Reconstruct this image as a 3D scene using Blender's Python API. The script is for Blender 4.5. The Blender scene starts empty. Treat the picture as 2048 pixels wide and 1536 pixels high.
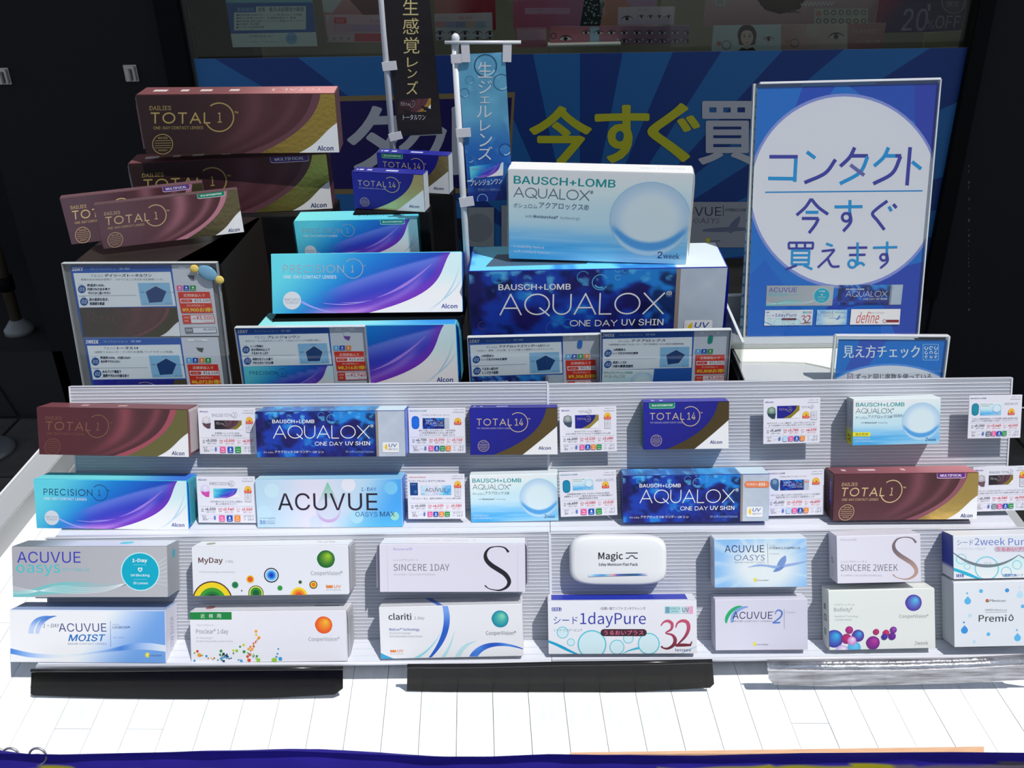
import bpy, bmesh, math, os, random
import numpy as np
from mathutils import Matrix, Vector

random.seed(7)
SC = bpy.context.scene
COL = SC.collection
D = math.radians

# ------------------------------------------------------------------ camera
F = 1900.0                      # focal length in pixels of the 2048 x 1536 frame
PITCH, YAW, ROLL = D(28), D(2.3), D(1.6)
fw = np.array([-math.sin(YAW) * math.cos(PITCH), math.cos(YAW) * math.cos(PITCH), -math.sin(PITCH)])
r0 = np.array([math.cos(YAW), math.sin(YAW), 0.0])
u0 = np.cross(r0, fw)
rt = math.cos(ROLL) * r0 - math.sin(ROLL) * u0
up = math.sin(ROLL) * r0 + math.cos(ROLL) * u0
EYE = np.array([0, 0, 0.71])
cam = bpy.data.cameras.new('camera')
cam.sensor_width = 36
cam.lens = F / 2048 * 36
cam.clip_start = 0.01
co = bpy.data.objects.new('camera', cam)
COL.objects.link(co)
co.matrix_world = Matrix([[rt[i], up[i], -fw[i], EYE[i]] for i in range(3)] + [[0, 0, 0, 1]])
SC.camera = co

# ------------------------------------------------------------------ light
SC.view_settings.view_transform = 'Standard'
SC.view_settings.look = 'None'
SC.view_settings.gamma = 1
SC.view_settings.exposure = 0.14
SC.view_settings.use_curve_mapping = False
SUN_DIR = Vector((0.37, -0.26, 0.89)).normalized()
sun = bpy.data.lights.new('sun', 'SUN')
sun.energy = 3.3
sun.angle = D(0.53)
sun.color = (1.0, 0.975, 0.94)
so = bpy.data.objects.new('sun', sun)
so.rotation_euler = SUN_DIR.to_track_quat('Z', 'Y').to_euler()
so.location = (1, -1, 3)
COL.objects.link(so)
w = bpy.data.worlds.new('sky')
SC.world = w
w.use_nodes = True
nt = w.node_tree
nt.nodes.clear()
tc = nt.nodes.new('ShaderNodeTexCoord')
sep = nt.nodes.new('ShaderNodeSeparateXYZ')
rmp = nt.nodes.new('ShaderNodeValToRGB')
rmp.color_ramp.elements[0].position = 0.0
rmp.color_ramp.elements[0].color = (0.62, 0.70, 0.80, 1)
rmp.color_ramp.elements[1].position = 1.0
rmp.color_ramp.elements[1].color = (0.40, 0.55, 0.85, 1)
bgn = nt.nodes.new('ShaderNodeBackground')
bgn.inputs[1].default_value = 0.50
wo = nt.nodes.new('ShaderNodeOutputWorld')
nt.links.new(tc.outputs['Generated'], sep.inputs[0])
nt.links.new(sep.outputs[2], rmp.inputs[0])
nt.links.new(rmp.outputs[0], bgn.inputs[0])
nt.links.new(bgn.outputs[0], wo.inputs[0])


# ------------------------------------------------------------------ pixel <-> place helpers
def ray(x, y):
    return fw + (x - 1024) / F * rt + (768 - y) / F * up


def hit(x, y, P, n):
    d = ray(x, y)
    return EYE + d * (np.dot(P - EYE, n) / np.dot(d, n))


def pxof(q):
    d = np.asarray(q, float) - EYE
    k = d.dot(fw)
    return (1024 + F * d.dot(rt) / k, 768 - F * d.dot(up) / k)


def normal(elev, yaw=0.0):
    e, a = D(elev), D(yaw)
    return np.array([math.sin(a) * math.cos(e), -math.cos(a) * math.cos(e), math.sin(e)])


ZS = 0.190                     # rear shelf of the stepped display
ZT = 0.232                     # underside of the white tray
N_LOW, P_LOW = normal(26), np.array([0, 0.735, 0.04])
N_UP, P_UP = normal(20), np.array([0, 0.83, 0.15])


def at_y(x, y, Y):
    return hit(x, y, np.array([0, Y, 0]), np.array([0, -1.0, 0]))


def at_z(x, y, z):
    return hit(x, y, np.array([0, 0, z]), np.array([0, 0, 1.0]))


class Face:
    """rectangle fitted to four seen corners (TL, TR, BR, BL) on a real plane"""
    def __init__(s, quad, P, n):
        TL, TR, BR, BL = [hit(x, y, P, n) for x, y in quad]
        u = (TR - TL) + (BR - BL)
        u -= n * u.dot(n)
        u /= np.linalg.norm(u)
        v = np.cross(n, u)
        s.u, s.v, s.n = u, v, n
        s.w = (np.linalg.norm(TR - TL) + np.linalg.norm(BR - BL)) / 2
        s.h = (np.linalg.norm(TR - BR) + np.linalg.norm(TL - BL)) / 2
        s.base = (TL + TR + BR + BL) / 4 - v * s.h / 2

    def matrix(s):
        return Matrix([[s.u[i], s.v[i], s.n[i], s.base[i]] for i in range(3)] + [[0, 0, 0, 1]])

    def pxquad(s):
        c = [(-.5, 1), (.5, 1), (.5, 0), (-.5, 0)]
        return [pxof(s.base + s.u * a * s.w + s.v * b * s.h) for a, b in c]


def face_panel(quad, P, n, off):
    return Face(quad, P + n * off, n)


def face_free(quad, Y, elev=0, yaw=0):
    n = normal(elev, yaw)
    bx, by = (quad[2][0] + quad[3][0]) / 2, (quad[2][1] + quad[3][1]) / 2
    return Face(quad, at_y(bx, by, Y), n)


# ------------------------------------------------------------------ materials
MATS = {}


def principled(name, base=(0.8, 0.8, 0.8), rough=0.5, metal=0.0, spec=0.5, vcol=False, bump=None, coat=0.0, noise=None):
    if name in MATS:
        return MATS[name]
    m = bpy.data.materials.new(name)
    m.use_nodes = True
    nt = m.node_tree
    b = nt.nodes['Principled BSDF']
    b.inputs['Base Color'].default_value = (*base, 1)
    b.inputs['Roughness'].default_value = rough
    b.inputs['Metallic'].default_value = metal
    b.inputs['Specular IOR Level'].default_value = spec
    b.inputs['Coat Weight'].default_value = coat
    if vcol:
        a = nt.nodes.new('ShaderNodeVertexColor')
        a.layer_name = 'Col'
        nt.links.new(a.outputs[0], b.inputs['Base Color'])
    if noise:
        sc, c2, stretch = noise
        t = nt.nodes.new('ShaderNodeTexCoord')
        mp = nt.nodes.new('ShaderNodeMapping')
        mp.inputs['Scale'].default_value = stretch
        n = nt.nodes.new('ShaderNodeTexNoise')
        n.inputs['Scale'].default_value = sc
        n.inputs['Detail'].default_value = 4
        r = nt.nodes.new('ShaderNodeValToRGB')
        r.color_ramp.elements[0].position = 0.35
        r.color_ramp.elements[1].position = 0.7
        r.color_ramp.elements[0].color = (*base, 1)
        r.color_ramp.elements[1].color = (*c2, 1)
        nt.links.new(t.outputs['Object'], mp.inputs[0])
        nt.links.new(mp.outputs[0], n.inputs[0])
        nt.links.new(n.outputs[0], r.inputs[0])
        nt.links.new(r.outputs[0], b.inputs['Base Color'])
    if bump:
        sc, st = bump
        t = nt.nodes.new('ShaderNodeTexCoord')
        n = nt.nodes.new('ShaderNodeTexNoise')
        n.inputs['Scale'].default_value = sc
        bp = nt.nodes.new('ShaderNodeBump')
        bp.inputs['Strength'].default_value = st
        bp.inputs['Distance'].default_value = 0.001
        nt.links.new(t.outputs['Object'], n.inputs[0])
        nt.links.new(n.outputs[0], bp.inputs['Height'])
        nt.links.new(bp.outputs[0], b.inputs['Normal'])
    MATS[name] = m
    return m


def clear_mat(name, tint, refl, rough=0.02):
    if name in MATS:
        return MATS[name]
    m = bpy.data.materials.new(name)
    m.use_nodes = True
    nt = m.node_tree
    nt.nodes.clear()
    o = nt.nodes.new('ShaderNodeOutputMaterial')
    mx = nt.nodes.new('ShaderNodeMixShader')
    tr = nt.nodes.new('ShaderNodeBsdfTransparent')
    gl = nt.nodes.new('ShaderNodeBsdfGlossy')
    fr = nt.nodes.new('ShaderNodeLayerWeight')
    fr.inputs[0].default_value = 0.5
    pw = nt.nodes.new('ShaderNodeMath')
    pw.operation = 'POWER'
    pw.inputs[1].default_value = 5.0
    ad = nt.nodes.new('ShaderNodeMath')
    ad.operation = 'MULTIPLY_ADD'
    ad.inputs[1].default_value = 0.9
    ad.inputs[2].default_value = 0.045
    mul = nt.nodes.new('ShaderNodeMath')
    mul.operation = 'MULTIPLY'
    mul.inputs[1].default_value = refl
    mul.use_clamp = True
    tr.inputs[0].default_value = (*tint, 1)
    gl.inputs['Roughness'].default_value = rough
    nt.links.new(fr.outputs['Facing'], pw.inputs[0])
    nt.links.new(pw.outputs[0], ad.inputs[0])
    nt.links.new(ad.outputs[0], mul.inputs[0])
    nt.links.new(mul.outputs[0], mx.inputs[0])
    nt.links.new(tr.outputs[0], mx.inputs[1])
    nt.links.new(gl.outputs[0], mx.inputs[2])
    nt.links.new(mx.outputs[0], o.inputs[0])
    MATS[name] = m
    return m


M_PRINT = principled('printed_card', vcol=True, rough=0.42, spec=0.4)
M_FOIL = principled('metallic_foil', vcol=True, rough=0.3, metal=0.85, bump=(220, 0.25))
M_FLAT = principled('matte_print', vcol=True, rough=0.8, spec=0.1)
M_BLACK = principled('black_board', (0.006, 0.006, 0.007), 0.6, spec=.12, noise=(30, (0.010, 0.010, 0.012), (1, 1, 1)))
M_WALL = principled('black_painted_wall', (0.019, 0.018, 0.021), 0.8, spec=0.25, bump=(300, 0.3))
M_WHITE = principled('white_plastic', (0.78, 0.80, 0.84), 0.4)
M_RIM = principled('white_painted_rim', (0.42, 0.44, 0.46), 0.45)
M_SHEET = principled('twinwall_sheet', (0.39, 0.405, 0.45), 0.35, noise=(9, (0.46, 0.475, 0.52), (0.4, 3, 1)))
M_RIB = principled('twinwall_rib', (0.68, 0.69, 0.74), 0.3)
M_LEDGE = principled('twinwall_ledge', (0.66, 0.68, 0.74), 0.35)
M_PLANK = principled('white_wood_plank', (0.85, 0.87, 0.88), 0.5, noise=(22, (0.93, 0.94, 0.94), (9, 1, 1)))
M_CLEAR = clear_mat('clear_acrylic', (0.95, 0.97, 0.97), 1.0)
M_EDGE2 = principled('cut_acrylic_edge', (.34, .35, .36), .2, spec=.8)
M_EDGE = principled('polished_acrylic_edge', (0.70, 0.74, 0.74), 0.12, spec=0.9)
M_SMOKE = clear_mat('smoked_acrylic', (0.085, 0.080, 0.070), 0.9, 0.22)
M_CLEAR2 = clear_mat('scratched_acrylic', (0.30, 0.30, 0.32), 4.5, 0.28)
M_GLASS = clear_mat('window_glass', (0.80, 0.84, 0.81), 0.5)
M_STREAK = principled('scratched_acrylic_sheet', (.20, .20, .21), .22, metal=.55, spec=.9, noise=(26, (.60, .60, .63), (1, 9, 9)), bump=(120, .6))
M_SILVER = principled('scratched_clear_roll', (.55, .55, .57), .22, metal=.85, noise=(60, (.85, .85, .88), (1, 1, 6)), bump=(180, .7))
M_METAL = principled('brushed_metal', (0.55, 0.54, 0.52), 0.35, metal=0.9)
M_CLOTH = principled('violet_cloth', vcol=True, rough=0.6)
M_CREAM = principled('cream_board', (0.86, 0.88, 0.78), 0.4)


# ------------------------------------------------------------------ objects
def link(name, me, parent=None, mat=None):
    o = bpy.data.objects.new(name, me)
    COL.objects.link(o)
    if mat is not None:
        me.materials.append(mat)
    if parent is not None:
        o.parent = parent
    return o


def root(name, label, cat, M=None, group=None):
    o = bpy.data.objects.new(name, None)
    o.empty_display_size = 0.02
    COL.objects.link(o)
    if M is not None:
        o.matrix_world = M
    o['label'] = label
    o['category'] = cat
    if group:
        o['group'] = group
    return o


def bm_obj(name, bm, mat, parent=None, smooth=False):
    me = bpy.data.meshes.new(name)
    bm.to_mesh(me)
    bm.free()
    if smooth:
        for p in me.polygons:
            p.use_smooth = True
    return link(name, me, parent, mat)


def box_bm(bm, lo, hi, bevel=0.0):
    lo, hi = Vector(lo), Vector(hi)
    r = bmesh.ops.create_cube(bm, size=1.0)
    vs = r['verts']
    c, d = (lo + hi) / 2, hi - lo
    for v in vs:
        v.co = Vector((v.co.x * d.x + c.x, v.co.y * d.y + c.y, v.co.z * d.z + c.z))
    if bevel:
        es = list({e for v in vs for e in v.link_edges})
        bmesh.ops.bevel(bm, geom=es, offset=bevel, segments=2, affect='EDGES')


def box(name, lo, hi, mat, parent=None, bevel=0.0):
    bm = bmesh.new()
    box_bm(bm, lo, hi, bevel)
    return bm_obj(name, bm, mat, parent)


def tube_bm(bm, pts, r, seg=12, cap=True):
    pts = [Vector(p) for p in pts]
    rings = []
    for i, p in enumerate(pts):
        a = pts[max(i - 1, 0)]
        b = pts[min(i + 1, len(pts) - 1)]
        t = (b - a).normalized()
        x = t.orthogonal().normalized() if i == 0 else (x - t * x.dot(t)).normalized()
        y = t.cross(x)
        rr = r[i] if isinstance(r, (list, tuple)) else r
        rings.append([bm.verts.new(p + (x * math.cos(k * 2 * math.pi / seg) + y * math.sin(k * 2 * math.pi / seg)) * rr) for k in range(seg)])
    for A, B in zip(rings, rings[1:]):
        for k in range(seg):
            bm.faces.new((A[k], A[(k + 1) % seg], B[(k + 1) % seg], B[k]))
    if cap:
        bm.faces.new(rings[0][::-1])
        bm.faces.new(rings[-1])


def tube(name, pts, r, mat, parent=None, seg=12):
    bm = bmesh.new()
    tube_bm(bm, pts, r, seg)
    return bm_obj(name, bm, mat, parent, True)


# ------------------------------------------------------------------ print artwork
GAIN = 1.04


def lin(rgb):
    c = np.clip(np.asarray(rgb, float) / 255.0, 0, 1)
    l = np.where(c <= 0.04045, c / 12.92, ((c + 0.055) / 1.055) ** 2.4) * GAIN
    return np.clip(l, 0.002, 0.86)


def homog(src, dst):
    A, b = [], []
    for (x, y), (X, Y) in zip(src, dst):
        A.append([x, y, 1, 0, 0, 0, -X * x, -X * y]); b.append(X)
        A.append([0, 0, 0, x, y, 1, -Y * x, -Y * y]); b.append(Y)
    h = np.linalg.solve(np.array(A, float), np.array(b, float))
    return np.append(h, 1).reshape(3, 3)


def happly(H, p):
    p = np.asarray(p, float).reshape(-1, 2)
    q = np.c_[p, np.ones(len(p))] @ H.T
    return q[:, :2] / q[:, 2:3]


UNIT = [(0, 0), (1, 0), (1, 1), (0, 1)]


def clip01(p):
    p = [tuple(q) for q in p]
    for ax, val, sg in ((0, 0, 1), (0, 1, -1), (1, 0, 1), (1, 1, -1)):
        out = []
        for i in range(len(p)):
            a, b = p[i - 1], p[i]
            da, db = sg * (a[ax] - val), sg * (b[ax] - val)
            if (da >= 0) != (db >= 0):
                t = da / (da - db)
                out.append((a[0] + (b[0] - a[0]) * t, a[1] + (b[1] - a[1]) * t))
            if db >= 0:
                out.append(b)
        p = out
        if len(p) < 3:
            return []
    return p


FONTS = {}
try:
    _fd = bpy.utils.system_resource('DATAFILES', path='fonts')
    FONTS['i'] = bpy.data.fonts.load(os.path.join(_fd, 'Inter.woff2'))
    FONTS['n'] = bpy.data.fonts.load(os.path.join(_fd, 'Noto Sans CJK Regular.woff2'))
except Exception:
    pass
TCACHE = {}


def text_mesh(s, font, off, res):
    key = (s, font, off, res)
    if key in TCACHE:
        return TCACHE[key]
    c = bpy.data.curves.new('t', 'FONT')
    c.body = s
    if font == 'n' and any(ord(q) > 0x2fff for q in s):
        pass                      # built-in font, which carries the Japanese glyphs
    elif font in FONTS:
        c.font = FONTS[font]
    c.resolution_u = res
    c.offset = off
    c.fill_mode = 'FRONT'
    o = bpy.data.objects.new('t', c)
    m = o.to_mesh()
    n = len(m.vertices)
    v = np.zeros(n * 3)
    m.vertices.foreach_get('co', v)
    v = v.reshape(-1, 3)[:, :2].copy()
    f = [tuple(p.vertices) for p in m.polygons]
    o.to_mesh_clear()
    bpy.data.objects.remove(o)
    bpy.data.curves.remove(c)
    TCACHE[key] = (v, f)
    return v, f


class Art:
    def __init__(s, frame, parent=None, quad=None, aspect=3.0):
        s.H = homog(frame, UNIT)
        if parent is None:
            s.parts, s.layer, s.P = {}, [0], None
        else:
            s.parts, s.layer = parent.parts, parent.layer
            st = parent._root(parent._st(quad))
            s.P = homog(UNIT, st)
        s.mini = parent is not None
        s.part = 'printed_front'
        s.mat = M_PRINT

    def frame(s, q):
        s.H = homog(q, UNIT)

    def sub(s, quad):
        return Art(UNIT, s, quad)

    def _st(s, p):
        return happly(s.H, p)

    def _root(s, st):
        return st if s.P is None else happly(s.P, st)

    def _add(s, st, faces, cols, part=None, mat=None):
        r = s._root(st)
        d = s.parts.setdefault(part or s.part, {'v': [], 'f': [], 'c': [], 'm': [], 'mats': [], 'n': 0})
        mat = mat or s.mat
        if mat not in d['mats']:
            d['mats'].append(mat)
        mi = d['mats'].index(mat)
        n0 = d['n']
        d['v'].append(np.c_[r, np.full(len(r), s.layer[0])])
        d['c'].append(cols)
        d['f'] += [tuple(i + n0 for i in f) for f in faces]
        d['m'] += [mi] * len(faces)
        d['n'] += len(r)

    def _col(s, col, st):
        if callable(col):
            return lin(col(st))
        return np.tile(lin(col), (len(st), 1))

    def up(s):
        s.layer[0] += 1

    def poly(s, pts, col, part=None, mat=None, bump=True):
        st = clip01(s._st(pts))
        if len(st) < 3:
            return
        if bump:
            s.up()
        st = np.array(st)
        s._add(st, [tuple(range(len(st)))], s._col(col, st), part, mat)

    def strip(s, A, B, col, part=None, mat=None):
        s.up()
        for i in range(len(A) - 1):
            s.poly([A[i], A[i + 1], B[i + 1], B[i]], col, part, mat, False)

    def ribbon(s, path, wd, col, part=None, mat=None):
        p = np.array(path, float)
        n = len(p)
        ws = np.interp(np.linspace(0, 1, n), np.linspace(0, 1, len(wd)), wd) if isinstance(wd, (list, tuple)) else np.full(n, wd)
        t = np.gradient(p, axis=0)
        t /= np.linalg.norm(t, axis=1)[:, None] + 1e-9
        nn = np.c_[-t[:, 1], t[:, 0]] * ws[:, None] / 2
        s.strip(p + nn, p - nn, col, part, mat)

    def line(s, x0, y0, x1, y1, wd, col, part=None, mat=None):
        s.ribbon([(x0, y0), (x1, y1)], wd, col, part, mat)

    def rect(s, x0, y0, x1, y1, col, rad=0, part=None, mat=None, sk=0.0):
        """sk: how much the right side drops"""
        if rad <= 0:
            p = [(x0, y0), (x1, y0), (x1, y1), (x0, y1)]
        else:
            p = []
            for cx, cy, a in ((x1 - rad, y0 + rad, -90), (x1 - rad, y1 - rad, 0), (x0 + rad, y1 - rad, 90), (x0 + rad, y0 + rad, 180)):
                p += [(cx + rad * math.cos(D(a + k * 30)), cy + rad * math.sin(D(a + k * 30))) for k in range(4)]
        p = [(x, y + sk * (x - x0) / (x1 - x0)) for x, y in p]
        s.poly(p, col, part, mat)

    def circle(s, cx, cy, r, col, ry=None, seg=None, part=None, mat=None):
        ry = ry or r
        seg = seg or (28 if r > 12 else 12)
        s.poly([(cx + r * math.cos(k * 2 * math.pi / seg), cy + ry * math.sin(k * 2 * math.pi / seg)) for k in range(seg)], col, part, mat)

    def arc(s, cx, cy, r, wd, col, a0=0, a1=360, ry=None, part=None, mat=None, seg=30):
        ry = ry or r
        s.ribbon([(cx + r * math.cos(D(a0 + (a1 - a0) * k / seg)), cy + ry * math.sin(D(a0 + (a1 - a0) * k / seg))) for k in range(seg + 1)], wd, col, part, mat)

    def bez(s, pts, n=18):
        P = np.array(pts, float)
        t = np.linspace(0, 1, n)[:, None]
        k = len(P) - 1
        return sum(math.comb(k, i) * (1 - t) ** (k - i) * t ** i * P[i] for i in range(k + 1))

    def spline(s, pts, n=24):
        P = np.array(pts, float)
        P = np.vstack([2 * P[0] - P[1], P, 2 * P[-1] - P[-2]])
        out = []
        m = len(P) - 3
        for q in np.linspace(0, m - 1e-6, n):
            i = int(q)
            t = q - i
            a, b, c, d = P[i:i + 4]
            out.append(0.5 * (2 * b + (c - a) * t + (2 * a - 5 * b + 4 * c - d) * t * t + (3 * b - a - 3 * c + d) * t ** 3))
        return np.array(out)

    def grid(s, nx, ny, fn, part=None, mat=None):
        S, T = np.meshgrid(np.linspace(0, 1, nx + 1), np.linspace(0, 1, ny + 1))
        st = np.c_[S.ravel(), T.ravel()]
        f = [(j * (nx + 1) + i, j * (nx + 1) + i + 1, (j + 1) * (nx + 1) + i + 1, (j + 1) * (nx + 1) + i) for j in range(ny) for i in range(nx)]
        s.up()
        s._add(st, f, lin(fn(S.ravel(), T.ravel())), part, mat)

    def text(s, t, x0, y0, x1, y1, col, f='i', b=0.0, sk=0.0, it=0.0, part='lettering', mat=None, rot=0, res=None, mirror=False, flip=False):
        """glyph box fitted to x0..x1, y0 (top)..y1 (bottom)"""
        if s.mini and abs((y1 - y0)) < 0.0 :
            return
        if f == 'i' and any(q.islower() for q in t):
            f = 'n'
        res = res or (1 if abs(y1 - y0) < 20 and abs(x1 - x0) / max(len(t), 1) < 20 else 3)
        if part == 'lettering':
            q = s._root(s._st([(x0, y0), (x0, y1)]))
            part = s.nid('lettering') if np.linalg.norm(q[1] - q[0]) > .11 and not s.mini else 'small_print'
        big = abs(y1 - y0) >= 14
        b = max(b, 0.0)
        v, fc = text_mesh(t, f, b if b < 0 else 0.0, res)
        if len(v) == 0:
            return
        if b >= .004 and not flip:
            ch = abs(y1 - y0) * b * (2.6 if f == 'n' else 1.5)
            offs = [(-ch, 0), (ch, 0), (0, -ch * .6), (0, ch * .6)] if b >= .010 and (big or res > 1) else [(-ch * .7, 0), (ch * .7, 0)]
            if abs(y1 - y0) > 60 and f == 'n':
                offs = [(ch * math.cos(D(k * 30)), ch * .8 * math.sin(D(k * 30))) for k in range(12)]
            for dx, dy in offs:
                s.text(t, x0 + ch + dx, y0 + ch * .6 + dy, x1 - ch + dx, y1 - ch * .6 + dy, col, f, 0.0, sk, it, part, mat, rot, res, mirror, flip)
            return
        lo, hi = v.min(0), v.max(0)
        q = (v - lo) / np.maximum(hi - lo, 1e-6)
        if rot == 90:           # reads downwards
            q = np.c_[1 - q[:, 1], q[:, 0]]
            q = np.c_[1 - (1 - q[:, 0]), q[:, 1]]
            X = x0 + q[:, 0] * (x1 - x0)
            X = x1 - (X - x0)
            X = x0 + (x1 - X)
            Y = y0 + q[:, 1] * (y1 - y0)
        else:
            qx = 1 - q[:, 0] if mirror else q[:, 0]
            qy = 1 - q[:, 1] if flip else q[:, 1]
            X = x0 + qx * (x1 - x0) + it * qy * (y1 - y0)
            Y = y1 - qy * (y1 - y0) + sk * qx
        st = s._st(np.c_[X, Y])
        if st.min() < -0.02 or st.max() > 1.02:
            keep = ((st > -0.003) & (st < 1.003)).all(1)
            fc = [q for q in fc if all(keep[i] for i in q)]
        s.up()
        s._add(st, fc, s._col(col, st), part, mat)

    def caps(s, t, x0, y0, x1, y1, wd, col, part='lettering', mat=None, sk=0.0, gap=.22):
        """thin monoline capitals drawn as strokes"""
        if part == 'lettering' and not s.mini:
            part = s.nid('lettering')
        C = [(.5 + .5 * math.cos(D(a)), .5 + .5 * math.sin(D(a))) for a in range(0, 361, 15)]
        G = {'A': (.86, [[(0, 1), (.5, 0)], [(.5, 0), (1, 1)], [(.17, .68), (.83, .68)]]), 'O': (1.0, [C]), 'Q': (1.0, [C, [(.62, .68), (1.0, 1.06)]]),
             'U': (.72, [[(0, 0), (0, .6)] + [(.5 - .5 * math.cos(D(a)), .6 + .4 * math.sin(D(a))) for a in range(15, 180, 15)] + [(1, .6), (1, 0)]]),
             'L': (.46, [[(0, 0), (0, 1)], [(0, 1), (1, 1)]]), 'X': (.8, [[(0, 0), (1, 1)], [(1, 0), (0, 1)]]), 'T': (.66, [[(0, 0), (1, 0)], [(.5, 0), (.5, 1)]]),
             'E': (.46, [[(0, 0), (0, 1)], [(0, 0), (1, 0)], [(0, .5), (.9, .5)], [(0, 1), (1, 1)]]), 'I': (.02, [[(.5, 0), (.5, 1)]]),
             'N': (.72, [[(0, 1), (0, 0)], [(0, 0), (1, 1)], [(1, 1), (1, 0)]]), 'D': (.76, [[(0, 0), (0, 1)], [(0, 0), (.35, 0)] + [(.35 + .65 * math.sin(D(a)), .5 - .5 * math.cos(D(a))) for a in range(10, 180, 10)] + [(.35, 1), (0, 1)]]),
             'Y': (.76, [[(0, 0), (.5, .5)], [(1, 0), (.5, .5)], [(.5, .5), (.5, 1)]]), 'V': (.84, [[(0, 0), (.5, 1)], [(.5, 1), (1, 0)]]),
             'C': (.82, [[(.5 + .5 * math.cos(D(a)) * 1.1, .5 + .5 * math.sin(D(a))) for a in range(42, 320, 12)]]),
             'P': (.5, [[(0, 1), (0, 0)], [(0, 0), (.5, 0)] + [(.5 + .5 * math.sin(D(a)), .27 - .27 * math.cos(D(a))) for a in range(15, 180, 15)] + [(.5, .54), (0, .54)]]),
             'R': (.54, [[(0, 1), (0, 0)], [(0, 0), (.5, 0)] + [(.5 + .5 * math.sin(D(a)), .27 - .27 * math.cos(D(a))) for a in range(15, 180, 15)] + [(.5, .54), (0, .54)], [(.5, .54), (1, 1)]]),
             'S': (.52, [[(.95, .12), (.7, .01), (.4, .0), (.12, .1), (.05, .26), (.2, .42), (.5, .5), (.82, .59), (.97, .75), (.85, .92), (.55, 1.0), (.25, .98), (0, .86)]]), ' ': (.25, [])}
        tot = sum(G[ch][0] for ch in t) + gap * (len(t) - 1)
        k = (x1 - x0) / tot
        x = x0
        h = wd / 2
        for ch in t:
            w_, st = G[ch]
            for pl_ in st:
                P = [(x + a * w_ * k, y0 + h + b * (y1 - y0 - wd) + sk * ((x + a * w_ * k - x0) / (x1 - x0))) for a, b in pl_]
                if len(P) == 2:
                    (ax, ay), (bx, by) = P
                    L = math.hypot(bx - ax, by - ay)
                    ex, ey = (bx - ax) / L * h * .9, (by - ay) / L * h * .9
                    P = [(ax - ex, ay - ey), (bx + ex, by + ey)]
                s.ribbon(P, wd, col, part, mat)
            x += (w_ + gap) * k

    def build(s, parent, w, h, step=6e-6, z0=1.2e-4, M=None, smooth=False):
        out = {}
        for name, d in s.parts.items():
            v = np.concatenate(d['v'])
            c = np.concatenate(d['c'])
            co3 = np.c_[(v[:, 0] - 0.5) * w, (1 - v[:, 1]) * h, z0 + v[:, 2] * step]
            if M is not None:
                co3 = M(co3)
            me = bpy.data.meshes.new(name.split('#')[0])
            me.from_pydata(co3.tolist(), [], d['f'])
            a = me.color_attributes.new('Col', 'FLOAT_COLOR', 'POINT')
            a.data.foreach_set('color', np.c_[c, np.ones(len(c))].ravel())
            for m in d['mats']:
                me.materials.append(m)
            me.polygons.foreach_set('material_index', d['m'])
            out[name] = link(name.split('#')[0], me, parent)
            if name in ('dot_pattern', 'small_print'):
                out[name]['kind'] = 'stuff'
        return out

    def nid(s, name):
        s.layer.append(0)
        return '%s#%d' % (name, len(s.layer))


def mix(a, b, t):
    a, b = np.asarray(a, float), np.asarray(b, float)
    t = np.clip(np.asarray(t, float), 0, 1)[..., None]
    return a * (1 - t) + b * t


def sm(x, a, b):
    t = np.clip((x - a) / (b - a), 0, 1)
    return t * t * (3 - 2 * t)


_R = np.random.RandomState(3).rand(64, 64)


def vnoise(x, y):
    xi, yi = np.floor(x).astype(int), np.floor(y).astype(int)
    fx, fy = x - xi, y - yi
    fx, fy = fx * fx * (3 - 2 * fx), fy * fy * (3 - 2 * fy)
    g = lambda a, b: _R[a % 64, b % 64]
    return (g(xi, yi) * (1 - fx) + g(xi + 1, yi) * fx) * (1 - fy) + (g(xi, yi + 1) * (1 - fx) + g(xi + 1, yi + 1) * fx) * fy


def fbm(x, y, o=3):
    return sum(vnoise(x * 2 ** k + k * 7, y * 2 ** k + k * 3) / 2 ** k for k in range(o)) / sum(1 / 2 ** k for k in range(o))


GOLD = (205, 172, 96)


def ring_logo(A, cx, cy, r, wd, col, gap=(160, 232), mat=None):
    A.arc(cx, cy, r, wd, col, gap[1] - 360, gap[0], part='lettering', mat=mat)


# --------------------------------------------------------- box designs
def curve_pts(A, tt, ss):
    t = np.linspace(tt[0], tt[-1], 22)
    c = np.polyfit(tt, ss, 3)
    return np.c_[np.polyval(c, t), t]


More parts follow.
